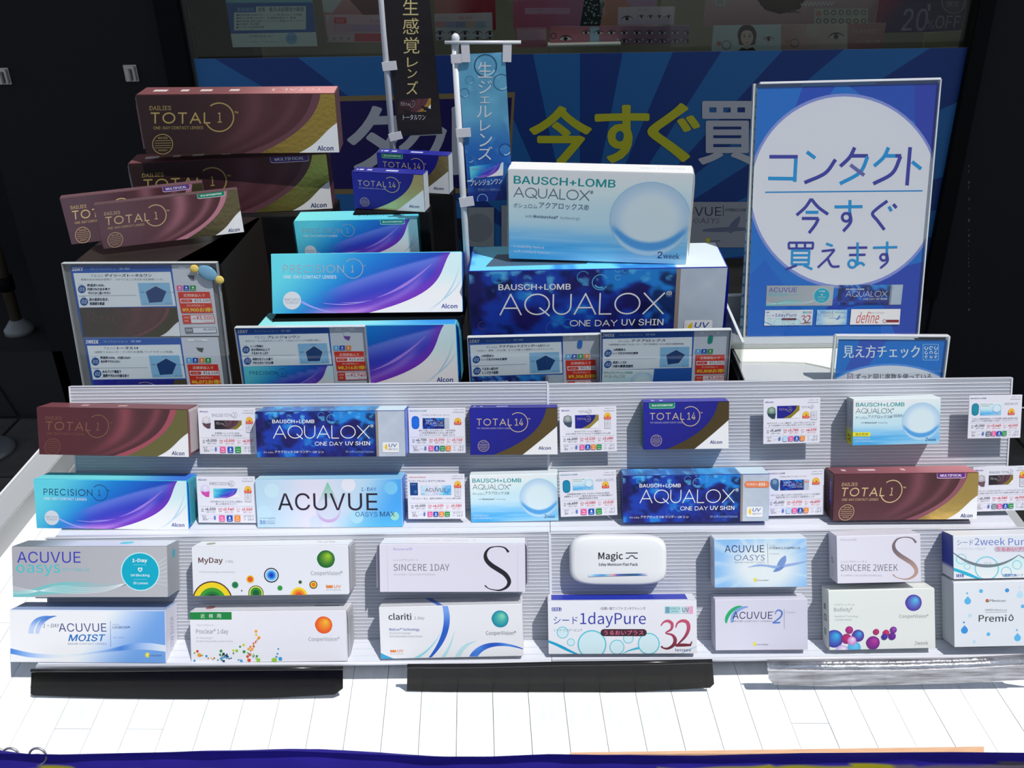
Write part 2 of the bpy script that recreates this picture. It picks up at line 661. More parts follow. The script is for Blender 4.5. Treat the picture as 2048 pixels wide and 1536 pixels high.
def art_total1(A, badge=None, gold=GOLD, lett=(196, 168, 110), dark=(50, 29, 31), hot=(116, 66, 76), res=(110, 34)):
    A.frame(UNIT)
    gt, gs = [0, .335, .6, .785, 1], [.928, .883, .80, .72, .585]
    wt, ws = [.48, .69, .85, 1], [1.005, .925, .87, .79]
    pt_, ps = [0, .335, .67, .82, 1], [.888, .842, .727, .644, .50]
    pc = np.polyfit(pt_, ps, 3)

    def bg(S, T):
        d = S - np.polyval(pc, T)
        c = mix(dark, (80, 46, 50), sm(S, .1, .75))
        streak = np.exp(-((d + .20 + .10 * (1 - T)) / .055) ** 2) * .62 + np.exp(-((d + .085) / .030) ** 2) * .5
        streak *= sm(S, .25, .6)
        c = mix(c, hot, streak)
        return c + (vnoise(S * 300, T * 90)[:, None] - .5) * 4
    A.grid(*(res if not A.mini else (26, 10)), bg)
    g, wv, p = curve_pts(A, gt, gs), curve_pts(A, wt, ws), curve_pts(A, pt_, ps)
    g2 = np.c_[np.full(len(g), 1.0), g[:, 1]]
    A.strip(p, g, hot if hot != (116, 66, 76) else (126, 78, 92))
    A.strip(g, g2, gold, part='foil_band', mat=M_FOIL)
    A.poly(list(map(tuple, wv)) + [(1, 1)], (236, 236, 238), part='corner_panel')
    A.frame([(588, 135), (1945, 122), (1978, 530), (655, 540)])
    L = dict(col=lett)
    A.text('DAILIES', 678, 208, 823, 238, lett, sk=-1)
    A.caps('TOTAL', 690, 252, 1085, 329, 10, lett, gap=.36)
    ring_logo(A, 1150, 285, 98, 9, lett)
    A.text('1', 1138, 252, 1168, 322, lett, f='n')
    if A.mini:
        return
    A.text('™', 1254, 243, 1280, 258, lett)
    A.text('ONE-DAY CONTACT LENSES', 703, 348, 1040, 369, lett, sk=-2)
    A.arc(765, 470, 68, 5, lett, part='lettering')
    A.text('WATER', 732, 420, 798, 435, lett)
    for yy in (447, 463, 479, 495):
        A.line(712, yy, 820, yy - 1, 3, lett, part='lettering')
    A.text('GRADIENT', 735, 506, 797, 518, lett)
    A.text('Alcon', 1825, 482, 1937, 517, (38, 48, 110), b=.012)
    A.frame(UNIT)
    if badge:
        colr, txt = badge
        A.rect(.712, -.05, .908, .112, (225, 205, 225), rad=.02)
        A.rect(.714, -.05, .906, .100, colr, rad=.02)
        A.text(txt, .735, .022, .885, .075, (240, 235, 245), b=.012)


def art_precision(A, badge=None, lett=(150, 165, 180), bright=1.0):
    q = [(372, 930), (1938, 915), (1950, 1405), (390, 1425)]
    A.frame(q)
    edge = happly(A.H, [(1848, 915), (1800, 1050), (1700, 1180), (1600, 1262), (1450, 1340), (1170, 1418)])
    ec = np.polyfit(edge[:, 1], edge[:, 0], 3)
    dg = happly(A.H, [(660, 1300), (1000, 1175), (1480, 1010), (1850, 925)])
    dc = np.polyfit(dg[:, 0], dg[:, 1], 2)

    def bg(S, T):
        c = mix((98, 208, 222), (20, 124, 204), sm(S + .30 * T, .12, .62))
        c = mix(c, (24, 66, 178), sm(S + .5 * T, .50, .98))
        below = sm(T - np.polyval(dc, S), -.01, .03) * sm(S, .15, .3)
        u = T - np.polyval(dc, S)
        wv = mix((92, 116, 208), (50, 60, 184), sm(u, 0, .32))
        wv = mix(wv, (112, 60, 190), sm(T - (.95 - .75 * S ** 1.5), -.05, .25))
        c = mix(c, wv, below * sm(S, .2, .42))
        c = mix(c, (150, 120, 214), .6 * np.exp(-((S - np.polyval(ec, T) + .10) / .03) ** 2) * sm(T, .15, .6))
        c = mix(c, (206, 150, 224), .75 * sm(T, .86, 1.0) * sm(S, .12, .3))
        c = mix(c, (112, 44, 176), .8 * np.exp(-((S - np.polyval(ec, T)) / .045) ** 2))
        return c
    A.grid(*((120, 40) if not A.mini else (26, 10)), bg)
    t = np.linspace(0, 1, 20)
    e = np.c_[np.polyval(ec, t), t]
    A.frame(UNIT)
    A.strip(e, np.c_[np.ones(20), t], lambda st: mix((206, 232, 238), (246, 246, 248), sm(st[:, 1], .2, .9)), part='corner_panel')
    if not A.mini:
        for k, (a, b_) in enumerate((((.985, .25), (.83, .98)), ((.995, .45), (.80, 1.0)))):
            A.ribbon(A.bez([a, (a[0] - .03, .7), b_]), [.001, .010, .001], (176, 208, 228), part='corner_panel')
    A.frame(q)
    for P, wd, c in (([(810, 1335), (980, 1362), (1160, 1325)], [2, 6, 1], (190, 170, 235)), ([(960, 1330), (1080, 1340), (1210, 1310)], [1, 5, 1], (180, 170, 235)),
                     ([(1250, 1290), (1480, 1220), (1700, 1010)], [2, 26, 4], (150, 120, 215)), ([(630, 1325), (760, 1400), (960, 1422)], [20, 10, 4], (150, 160, 230))):
        A.ribbon(A.bez(P), wd, c)
    A.caps('PRECISION', 478, 1018, 976, 1085, 7.5, lett, gap=.34)
    ring_logo(A, 1055, 1050, 80, 6, lett, gap=(152, 222))
    A.text('1', 1037, 1022, 1062, 1082, lett, f='n')
    if A.mini:
        return
    A.text('™', 1135, 1020, 1155, 1032, lett)
    A.text('ONE-DAY CONTACT LENSES', 478, 1105, 917, 1133, (232, 244, 248))
    A.circle(551, 1315, 75, (206, 212, 218), part='seal')
    A.text('SMARTSURFACE', 487, 1297, 618, 1316, (120, 132, 150))
    A.text('TECHNOLOGY', 497, 1322, 610, 1342, (120, 132, 150))
    A.text('Alcon', 1780, 1338, 1910, 1376, (48, 70, 150), b=.012)
    A.frame(UNIT)
    if badge:
        A.rect(.70, -.05, .90, .125, (150, 215, 215), rad=.02)
        A.rect(.703, -.05, .897, .110, (24, 130, 130), rad=.02)
        A.text(badge, .72, .03, .88, .082, (225, 245, 240), b=.012)


def art_total14(A, badge=None, gold=GOLD):
    q = [(180, 170), (1000, 165), (1005, 598), (190, 605)]
    A.frame(q)
    g = happly(A.H, [(897, 168), (860, 280), (800, 370), (700, 450), (560, 540), (410, 602)])
    wv = happly(A.H, [(1004, 330), (900, 420), (800, 505), (680, 601)])
    gc, wc = np.polyfit(g[:, 1], g[:, 0], 3), np.polyfit(wv[:, 1], wv[:, 0], 2)
    A.frame(UNIT)
    A.grid(20, 12, lambda S, T: mix((34, 36, 150), (22, 22, 112), S * .6 + T * .4))
    t = np.linspace(0, 1, 20)
    A.strip(np.c_[np.polyval(gc, t), t], np.c_[np.ones(20), t], gold, part='foil_band', mat=M_FOIL)
    t = np.linspace(.39, 1, 14)
    A.poly(list(map(tuple, np.c_[np.polyval(wc, t), t])) + [(1, 1)], (238, 238, 240), part='corner_panel')
    A.frame(q)
    lett = (196, 176, 146)
    A.caps('TOTAL', 250, 263, 572, 328, 7.5, lett, gap=.36)
    A.text('14', 605, 262, 682, 328, lett)
    ring_logo(A, 635, 297, 90, 7, lett)
    if A.mini:
        return
    A.text('™', 728, 258, 748, 270, lett)
    A.text('TWO-WEEK REPLACEMENT CONTACT LENSES', 248, 346, 562, 361, (170, 168, 200))
    A.arc(312, 520, 52, 4, lett, part='lettering')
    for yy in (503, 515, 527, 539):
        A.line(270, yy, 354, yy, 3, lett, part='lettering')
    A.text('WATER', 288, 480, 338, 491, lett)
    A.text('GRADIENT', 286, 549, 338, 559, lett)
    A.text('Alcon', 826, 521, 942, 553, (44, 44, 120), b=.012)
    A.frame(UNIT)
    if badge:
        A.rect(.07, -.05, .37, .125, (120, 200, 170), rad=.03)
        A.rect(.074, -.05, .366, .110, (30, 130, 100), rad=.03)
        A.text(badge, .10, .03, .34, .085, (220, 240, 230), b=.012)


def water_bg(S, T):
    n = fbm(S * 9 + 2, T * 3.2, 4)
    n2 = fbm(S * 22 + 9, T * 8, 3)
    c = mix((30, 26, 96), (26, 60, 168), sm(n, .35, .62))
    c = mix(c, (34, 132, 214), sm(n + .35 * (1 - T) * sm(S, .3, .8) - .1, .56, .72))
    c = mix(c, (12, 18, 64), sm(fbm(S * 13 + 4, T * 4 + 1, 3), .60, .74) * .75)
    c = mix(c, (96, 190, 235), sm(n2 * (1.1 - T), .58, .72) * .8)
    return c


def art_aqua_blue(A, toric=False, large=False):
    q = [(48, 200), (1440, 192), (1450, 615), (62, 628)]
    A.frame(UNIT)

    def bg(S, T):
        c = water_bg(S, T)
        sv = mix((196, 206, 216), (176, 186, 200), fbm(S * 14, T * 5, 3))
        return np.where((S > .815)[:, None], sv, c)
    A.grid(*((130, 42) if not A.mini else (26, 10)), bg)
    A.rect(.806, 0, .822, 1, (150, 135, 125))
    A.frame(q)
    if not A.mini:
        for x, y, r, c in ((765, 265, 42, (90, 180, 225)), (672, 235, 32, (70, 160, 210)), (858, 196, 14, (150, 215, 240)), (895, 203, 11, (150, 215, 240)), (860, 240, 14, (150, 210, 240)),
                           (595, 500, 26, (40, 140, 210)), (205, 240, 28, (60, 150, 205)), (122, 510, 26, (60, 70, 150)), (1143, 333, 18, (90, 150, 210)), (520, 530, 44, (60, 90, 180))):
            A.arc(x, y, r, r * .12, c, 30, 330)
            if r > 20:
                A.arc(x, y, r * .72, r * .2, c, 60, 150)
    Wt = (238, 242, 250)
    A.text('BAUSCH+LOMB', 210, 271, 607, 305, Wt, b=.022)
    A.caps('AQUALOX', 220, 325, 1116, 449, 8, Wt, gap=.16)
    A.caps('ONE DAY', 610, 479, 868, 516, 5, Wt)
    A.text('UV SHIN', 893, 475, 1123, 513, Wt, b=.016)
    if toric:
        A.frame([(70, 815), (1468, 800), (1470, 1245), (78, 1265)])
        A.rect(1238, 865, 1475, 925, (240, 130, 80), rad=26)
        A.text('TORIC<乱視用>', 1252, 880, 1448, 910, (250, 240, 230), b=.01)
        A.frame(q)
    if A.mini:
        return
    A.text('®', 1128, 318, 1156, 342, Wt)
    A.text('ボシュロム', 122, 571, 218, 588, Wt, f='n')
    A.text('アクアロックス® ワンデー UV シン', 228, 562, 692, 588, Wt, f='n', b=.008)
    A.text('30 soft contact lenses', 893, 560, 1155, 582, (150, 175, 220))
    A.rect(1237, 484, 1390, 578, (240, 242, 238), rad=12, part='uv_emblem')
    A.poly([(1282, 500)] + [(1282 - 24 * math.cos(D(a)), 528 - 28 * math.sin(D(a))) for a in range(90, -91, -18)], (244, 196, 40), part='uv_emblem')
    for k in range(4):
        A.circle(1250 - (k in (1, 2)) * 3, 508 + k * 14, 3, (244, 196, 40), part='uv_emblem')
    A.text('UV', 1292, 496, 1368, 528, (40, 80, 160), b=.02, it=.2, part='uv_emblem')
    A.text('PROTECT.', 1294, 541, 1384, 557, (60, 80, 130), part='uv_emblem')


def art_aqua_white(A, multi=False, dim=1.0):
    q = [(183, 795), (1003, 775), (1010, 1215), (195, 1232)]
    A.frame(q)
    cc = happly(A.H, [(830, 1003), (1010, 1003), (830, 1183)])
    cx, cy = cc[0]
    rx, ry = cc[1][0] - cx, cc[2][1] - cy

    def bg(S, T):
        c = mix((232, 243, 250), (196, 226, 244), sm(T + .2 * S, .1, .6))
        st = fbm(S * 4, T * 46, 2)
        c = mix(c, (70, 168, 226), sm(T, .52, .9) * (.55 + .7 * st) * (1 - .25 * S))
        c = mix(c, (214, 236, 248), sm(T, .84, 1.0) * st * .9 * sm(S, .15, .6))
        d = np.sqrt(((S - cx) / rx) ** 2 + ((T - cy) / ry) ** 2)
        inside = 1 - sm(d, .97, 1.0)
        yy = (T - cy) / ry
        lens = mix((214, 231, 240), (180, 208, 228), sm(d, .55, 1.0))
        xx = (S - cx) / rx
        lens = mix(lens, (84, 160, 220), sm(np.sqrt(xx ** 2 + (yy + .42) ** 2), .98, 1.10) * sm(yy, .05, .4))
        lens = mix(lens, (206, 230, 244), .8 * sm(np.sqrt(xx ** 2 + (yy + .16) ** 2), .97, 1.06) * sm(yy, .2, .5))
        c = mix(c, lens, inside)
        c = mix(c, (160, 198, 222), .8 * np.exp(-((d - 1) / .02) ** 2))
        return c
    A.frame(UNIT)
    A.grid(*((150, 84) if not A.mini else (22, 12)), bg)
    A.frame(q)
    A.arc(830, 1003, 180, 3, (150, 192, 220), seg=70)
    tl, dk = (20, 150, 150), (96, 112, 128)
    A.text('BAUSCH+LOMB', 208, 820, 665, 859, tl, b=.022, sk=-3)
    A.caps('AQUALOX', 211, 874, 550, 924, 4.6, dk, gap=.16)
    if A.mini:
        return
    A.text('®', 554, 874, 568, 890, dk)
    A.text('ボシュロム', 210, 952, 318, 974, (110, 128, 146), f='n')
    A.text('アクアロックス®', 326, 941, 552, 972, (90, 108, 130), f='n', b=.004)
    A.text('with', 265, 1006, 297, 1020, (140, 155, 170))
    A.text('MoistureSeal®', 303, 1005, 415, 1020, (60, 80, 110), b=.01)
    A.text('technology', 425, 1005, 515, 1023, (140, 155, 170))
    A.text('6 visibility tinted', 215, 1160, 355, 1178, (240, 246, 250))
    A.text('soft contact lenses', 215, 1184, 380, 1199, (240, 246, 250))
    A.text('2', 878, 1157, 900, 1190, (40, 70, 130), b=-.006)
    A.text('week', 905, 1163, 978, 1190, (40, 70, 130), b=-.006)
    if multi:
        A.frame([(395, 275), (1210, 258), (1212, 682), (402, 702)])
        A.text('＜遠近両用＞', 758, 408, 878, 436, (140, 158, 176), f='n')
        A.rect(398, 578, 565, 618, (232, 224, 50), part='yellow_tag')
        A.text('遠近両用', 422, 584, 542, 612, (70, 80, 60), f='n')


def uv_sun(A, x, y, r, x1, txt=(90, 100, 130)):
    for k in range(9):
        a = D(60 + k * 32)
        A.line(x, y, x + r * 1.5 * math.cos(a), y + r * 1.5 * math.sin(a), r * .35, (245, 220, 60))
    A.circle(x, y, r, (245, 225, 70))
    A.text('UV BLOCKING', x + r * .5, y - r * .1, x1, y + r * .65, txt, b=.01)


def art_oasys_grey(A):
    A.frame(UNIT)
    A.grid(30, 10, lambda S, T: mix((168, 168, 174), (182, 182, 186), S))
    A.frame([(130, 178), (1805, 172), (1805, 722), (132, 722)])
    a = A.bez([(130, 650), (420, 720), (560, 380), (980, 610), (1350, 620), (1500, 540)], 40)
    b = A.bez([(130, 760), (420, 700), (560, 640), (980, 720), (1250, 660), (1350, 575)], 40)
    A.strip(a, b, lambda st: mix((120, 190, 190), (168, 180, 184), sm(st[:, 0], .3, .62)), part='wave_band')
    for k in range(7):
        y = 605 + k * 14
        A.ribbon(A.spline([(130, y), (330, 645 + k * 5), (620, 672 - k * 12), (880, 682 - k * 11), (1130, 660 - k * 8), (1350, 575), (1580, 440 + k * 20), (1805, 285 + k * 52)], 46), 3, (222, 232, 234), part='wave_band')
    A.text('ACUVUE', 185, 228, 870, 350, (58, 60, 176), b=-.008)
    A.text('oasys', 172, 368, 648, 492, (64, 190, 196), f='n', b=-.002)
    A.text('WITH HYDRALUXE', 665, 408, 965, 440, (90, 190, 196))
    A.circle(1513, 445, 212, (190, 228, 232), part='day_roundel')
    A.circle(1513, 445, 200, (0, 166, 192), part='day_roundel')
    A.text('1-Day', 1428, 303, 1592, 352, (240, 250, 250), b=.018, part='day_roundel')
    A.line(1440, 371, 1585, 371, 3, (150, 220, 228), part='day_roundel')
    A.poly([(1490, 402), (1536, 402), (1536, 430), (1513, 450), (1490, 430)], (220, 245, 245), part='day_roundel')
    A.circle(1513, 423, 12, (0, 150, 180), part='day_roundel')
    A.text('UV Blocking', 1410, 470, 1615, 505, (220, 245, 248), b=.01, part='day_roundel')
    A.line(1440, 530, 1585, 530, 3, (150, 220, 228), part='day_roundel')
    A.text('30 Lenses', 1432, 556, 1595, 583, (220, 245, 248), b=.01, part='day_roundel')


def art_moist(A):
    A.frame(UNIT)
    A.grid(90, 24, lambda S, T: mix((236, 238, 246), (110, 158, 218), sm(S + .25 * T, .6, 1.05)))
    A.frame([(118, 860), (1790, 868), (1778, 1432), (95, 1420)])
    A.strip(A.spline([(95, 1270), (350, 1325), (700, 1340), (1100, 1295), (1400, 1225), (1600, 1215), (1790, 1240)], 36), A.spline([(95, 1330), (350, 1375), (700, 1368), (1100, 1318), (1400, 1290), (1600, 1290), (1790, 1310)], 36),
            lambda st: mix((70, 130, 210), (226, 232, 244), np.abs(np.sin(st[:, 0] * 4.4))), part='wave_band')
    for k, (dx, c1) in enumerate(((0, (90, 140, 210)), (75, (70, 120, 200)))):
        A.strip(A.bez([(305 + dx, 1110), (320 + dx, 960), (430 + dx, 910), (545 + dx, 920)]), A.bez([(360 + dx * .8, 1115), (370 + dx, 1020), (430 + dx, 950), (545 + dx, 925)]), lambda st, c=c1: mix((190, 206, 236), c, sm(st[:, 1], .35, .12)), part='swoosh')
    A.text('1·DAY', 468, 1005, 640, 1045, (40, 44, 110), f='n', it=.25)
    A.text('ACUVUE', 636, 1000, 1152, 1092, (66, 66, 128), b=-.010)
    A.text('MOIST', 732, 1120, 1118, 1195, (32, 108, 182), b=.022, it=.3)
    A.text('BRAND CONTACT LENSES', 727, 1213, 1145, 1232, (110, 120, 160))
    A.line(1200, 975, 1190, 1255, 4, (90, 110, 160))
    A.text('WITH', 1222, 1008, 1290, 1022, (110, 130, 180))
    A.text('LACREON®', 1220, 1032, 1408, 1056, (50, 70, 130), b=.01)
    A.text('30 Lenses', 1220, 1146, 1338, 1162, (120, 140, 190))
    uv_sun(A, 1585, 1345, 20, 1740)


def watercolor(A, x, y, r, c1, c2, part='watercolour_disc'):
    part = A.nid(part)
    n = 26
    pts = [(x + r * (1 + .02 * math.sin(k * 5)) * math.cos(k * 2 * math.pi / n), y + r * math.sin(k * 2 * math.pi / n)) for k in range(n)]
    A.poly(pts, c2, part=part)
    H = A.H
    for k in range(9):
        t = (k + 1) / 9
        A.circle(x + .26 * t * r, y - .36 * t * r, r * (.98 - .80 * t) + .2, mix(c2, c1, np.array(t)), part=part)


def art_myday(A):
    A.frame(UNIT)
    A.grid(8, 4, lambda S, T: mix((226, 227, 232), (226, 228, 234), S))
    A.frame([(130, 180), (1815, 155), (1815, 680), (135, 712)])
    A.text('MyDay', 198, 292, 468, 368, (98, 66, 62), f='n', b=.010)
    A.text('1 day', 498, 314, 582, 352, (150, 146, 150), f='n')
    A.text('30 silicone hydrogel contact lenses', 202, 438, 598, 462, (172, 170, 178), f='n')
    watercolor(A, 1583, 303, 95, (150, 190, 40), (28, 96, 44))
    A.text('CooperVision®', 1418, 430, 1755, 488, (140, 142, 150), f='n')
    A.text('UV', 1662, 582, 1738, 614, (226, 130, 60), b=.02)
    A.poly([(1578, 614), (1578, 578), (1598, 590), (1615, 582), (1632, 590), (1648, 578), (1648, 614)], (226, 130, 60))
    A.text('BLOCKING', 1580, 626, 1735, 640, (200, 190, 180))
    P = A.nid('printed_circle')
    for r, c in ((222, (84, 44, 34)), (208, (238, 206, 30)), (150, (60, 150, 50)), (110, (34, 120, 50)), (80, (16, 70, 44))):
        A.circle(345, 770, r, c, part=P)
    for x, y, L in ((597, 588, ((36, (60, 150, 60)), (26, (30, 110, 90)))), (763, 525, ((42, (245, 190, 50)), (30, (224, 90, 30)))),
                    (993, 480, ((80, (30, 34, 60)), (68, (240, 244, 248)), (60, (110, 190, 235)), (40, (40, 110, 215)), (20, (20, 60, 170)))),
                    (822, 675, ((82, (40, 30, 30)), (74, (238, 226, 90)), (62, (50, 140, 50)), (34, (20, 90, 50)))),
                    (1083, 618, ((27, (50, 150, 60)),)), (1302, 552, ((18, (50, 96, 40)),)), (668, 650, ((8, (90, 70, 90)),)),
                    (1443, 580, ((42, (60, 34, 34)), (33, (250, 200, 60)), (22, (230, 120, 30)))),
                    (1285, 700, ((90, (248, 206, 40)), (66, (244, 140, 40)), (40, (222, 84, 30))))):
        P = A.nid('printed_circle')
        for r, c in L:
            A.circle(x, y, r, c, part=P)


def art_proclear(A):
    A.frame(UNIT)
    A.grid(8, 4, lambda S, T: mix((228, 228, 232), (224, 223, 230), S))
    A.frame([(108, 880), (1800, 862), (1790, 1410), (115, 1425)])
    A.rect(100, 878, 562, 962, (28, 130, 62), part='green_label')
    for k, ch in enumerate('近視用'):
        A.text(ch, 224 + k * 88, 900, 270 + k * 88, 944, (225, 240, 225), f='n', part='green_label')
    A.text('プロクリア®ワンデー', 180, 1012, 380, 1034, (150, 150, 158), f='n')
    A.text('Proclear® 1 day', 172, 1062, 520, 1130, (112, 112, 120), f='n')
    A.text('PC Technology™', 172, 1152, 355, 1176, (150, 150, 158), f='n')
    A.text('30 daily disposable contact lenses', 172, 1186, 570, 1212, (160, 160, 166), f='n')
    watercolor(A, 1557, 1020, 94, (246, 176, 50), (226, 84, 28))
    A.text('CooperVision®', 1388, 1150, 1722, 1205, (140, 142, 150), f='n')
    R = random.Random(5)
    dots = [(822, 1088, 17, 0), (823, 1127, 13, 2), (852, 1157, 17, 0), (683, 1237, 15, 2), (645, 1256, 12, 4), (438, 1303, 17, 4), (203, 1347, 23, 0), (183, 1306, 15, 1), (838, 1402, 22, 3), (738, 1402, 20, 1), (1010, 1405, 30, 3), (1075, 1388, 22, 6),
            (1047, 1332, 11, 6), (1035, 1366, 12, 6), (1057, 1280, 10, 6), (687, 1310, 17, 4), (775, 1283, 16, 0), (737, 1280, 15, 0), (608, 1300, 16, 3), (573, 1295, 13, 2), (795, 1255, 12, 2), (465, 1335, 15, 5), (428, 1343, 13, 4), (440, 1385, 16, 6),
            (500, 1343, 12, 5), (655, 1410, 16, 6), (825, 1357, 12, 4), (723, 1362, 15, 1), (748, 1345, 13, 1), (757, 1255, 10, 1), (150, 1408, 12, 6), (280, 1357, 13, 6), (465, 1412, 14, 7), (500, 1375, 12, 6)]
    cols = [(244, 160, 60), (214, 70, 48), (214, 200, 60), (140, 196, 50), (46, 140, 70), (20, 50, 60), (60, 150, 205), (20, 50, 120)]
    for k in range(70):
        t = R.random()
        path = R.choice([((130, 1295), (250, 1380), (380, 1385)), ((400, 1410), (550, 1340), (680, 1240)), ((720, 1400), (760, 1260), (850, 1160)), ((430, 1360), (560, 1370), (650, 1400)), ((690, 1310), (780, 1330), (840, 1390))])
        p = (1 - t) ** 2 * np.array(path[0]) + 2 * t * (1 - t) * np.array(path[1]) + t * t * np.array(path[2])
        c = {130: (1, 0, 3), 400: (3, 4, 5, 6), 720: (0, 0, 1), 430: (5, 6, 7), 690: (4, 3)}[path[0][0]]
        dots.append((p[0] + R.uniform(-14, 14), p[1] + R.uniform(-12, 12), R.uniform(4, 9), R.choice(c)))
    for x, y, r, c in dots:
        A.circle(x, y, r, cols[c], part='dot_pattern', seg=10)


def fat_S(A, cx, cy, w, h, col, col2=None):
    P = [(.96, .13), (.80, .03), (.52, .0), (.2, .04), (.04, .17), (.08, .31), (.28, .43), (.55, .53), (.82, .64), (.97, .79), (.88, .92), (.6, 1.0), (.3, .985), (.12, .95), (.0, .89)]
    pts = A.spline([(cx + (x - .5) * w, cy + (y - .5) * h) for x, y in P], 60)
    col = col if col2 is None else (lambda st, a=col, b=col2: mix(a, b, sm(st[:, 1], .3, .75)))
    A.ribbon(pts, [w * .10, w * .05, w * .035, w * .09, w * .16, w * .185, w * .19, w * .185, w * .15, w * .09, w * .04, w * .035, w * .06], col, part='letter_mark')


def art_sincere1(A):
    A.frame(UNIT)
    A.grid(6, 3, lambda S, T: mix((222, 218, 230), (218, 214, 226), S))
    A.frame([(160, 148), (1725, 148), (1725, 665), (152, 668)])
    A.text('Sincere®', 308, 184, 520, 212, (130, 140, 200), f='b')
    A.text('シンシアワンデー S', 308, 304, 572, 332, (150, 146, 160), f='n')
    A.text('SINCERE 1DAY', 306, 362, 915, 436, (112, 110, 122), f='n')
    A.text('30 LENSES | SILICONE HYDROGEL', 308, 466, 762, 492, (160, 156, 168), f='n')
    fat_S(A, 1430, 410, 270, 475, (34, 33, 40))
    for k in range(24):
        A.line(238, 170 + k * 21, 246, 178 + k * 21, 3, (190, 186, 200))
        A.line(1650, 170 + k * 21, 1654, 180 + k * 21, 3, (196, 192, 205))


def art_sincere2(A):
    A.frame(UNIT)
    A.grid(6, 3, lambda S, T: mix((226, 224, 234), (220, 217, 227), S))
    A.frame([(210, 108), (1033, 92), (1040, 552), (218, 575)])
    A.text('Sincere®', 250, 128, 410, 148, (160, 156, 172), f='b')
    A.text('シンシア2ウィーク S', 250, 345, 508, 370, (140, 138, 150), f='n')
    A.text('SINCERE 2WEEK', 248, 385, 815, 452, (112, 110, 122), f='n', b=-.003, sk=-4)
    A.text('6 LENSES | SILICONE HYDROGEL', 254, 484, 662, 508, (150, 148, 160), f='n')
    fat_S(A, 884, 322, 236, 412, (120, 106, 112), (182, 150, 136))


def art_clariti(A):
    A.frame(UNIT)
    A.grid(6, 3, lambda S, T: mix((228, 228, 230), (226, 226, 228), S))
    A.frame([(160, 832), (1700, 790), (1698, 1358), (158, 1385)])
    P = 'brush_strokes'
    A.strip(A.bez([(835, 805), (860, 950), (860, 1130), (665, 1375)]), A.bez([(890, 800), (935, 930), (930, 1150), (700, 1370)]), lambda st: mix((120, 160, 226), (40, 92, 190), sm(st[:, 1], .05, .5)), part=A.nid('brush_stroke'))
    A.strip(A.bez([(1105, 1365), (1200, 1190), (1450, 1170), (1705, 1280)]), A.bez([(1200, 1365), (1280, 1240), (1480, 1220), (1705, 1290)]), lambda st: mix((90, 150, 225), (36, 84, 186), np.abs(np.sin(st[:, 0] * 14))), part=A.nid('brush_stroke'))
    A.strip(A.bez([(505, 1375), (640, 1320), (790, 1180), (825, 1040)]), A.bez([(570, 1375), (700, 1290), (790, 1170), (825, 1045)]), (146, 208, 220), part=A.nid('brush_stroke'))
    A.strip(A.bez([(800, 1370), (870, 1290), (930, 1180), (955, 1080)]), A.bez([(850, 1368), (900, 1290), (940, 1190), (958, 1085)]), (176, 216, 222), part=A.nid('brush_stroke'))
    A.strip(A.bez([(950, 1368), (1010, 1240), (1100, 1200), (1190, 1195)]), A.bez([(1010, 1368), (1040, 1290), (1110, 1230), (1190, 1198)]), (180, 216, 220), part=A.nid('brush_stroke'))
    A.poly([(155, 1320), (220, 1352), (300, 1385), (155, 1390)], (60, 160, 205), part=A.nid('brush_stroke'))
    A.text('clariti', 255, 893, 500, 965, (66, 66, 74), f='n', b=.010)
    A.text('1 day', 530, 925, 640, 968, (140, 140, 146), f='n')
    A.text('WetLoc® Technology', 256, 1052, 582, 1090, (76, 96, 168), b=.008, f='n')
    A.text('30 silicone hydrogel', 258, 1096, 486, 1124, (160, 160, 166), f='n')
    A.text('daily disposable contact lenses', 258, 1130, 608, 1158, (160, 160, 166), f='n')
    A.text('UV', 335, 1285, 400, 1314, (226, 130, 60), b=.02)
    A.poly([(260, 1314), (260, 1285), (280, 1295), (295, 1288), (308, 1295), (322, 1285), (322, 1314)], (226, 130, 60))
    A.text('BLOCKING', 260, 1326, 398, 1338, (200, 190, 180))
    watercolor(A, 1460, 952, 93, (120, 206, 170), (24, 134, 158))
    A.text('CooperVision®', 1298, 1082, 1628, 1138, (130, 130, 136), f='n')


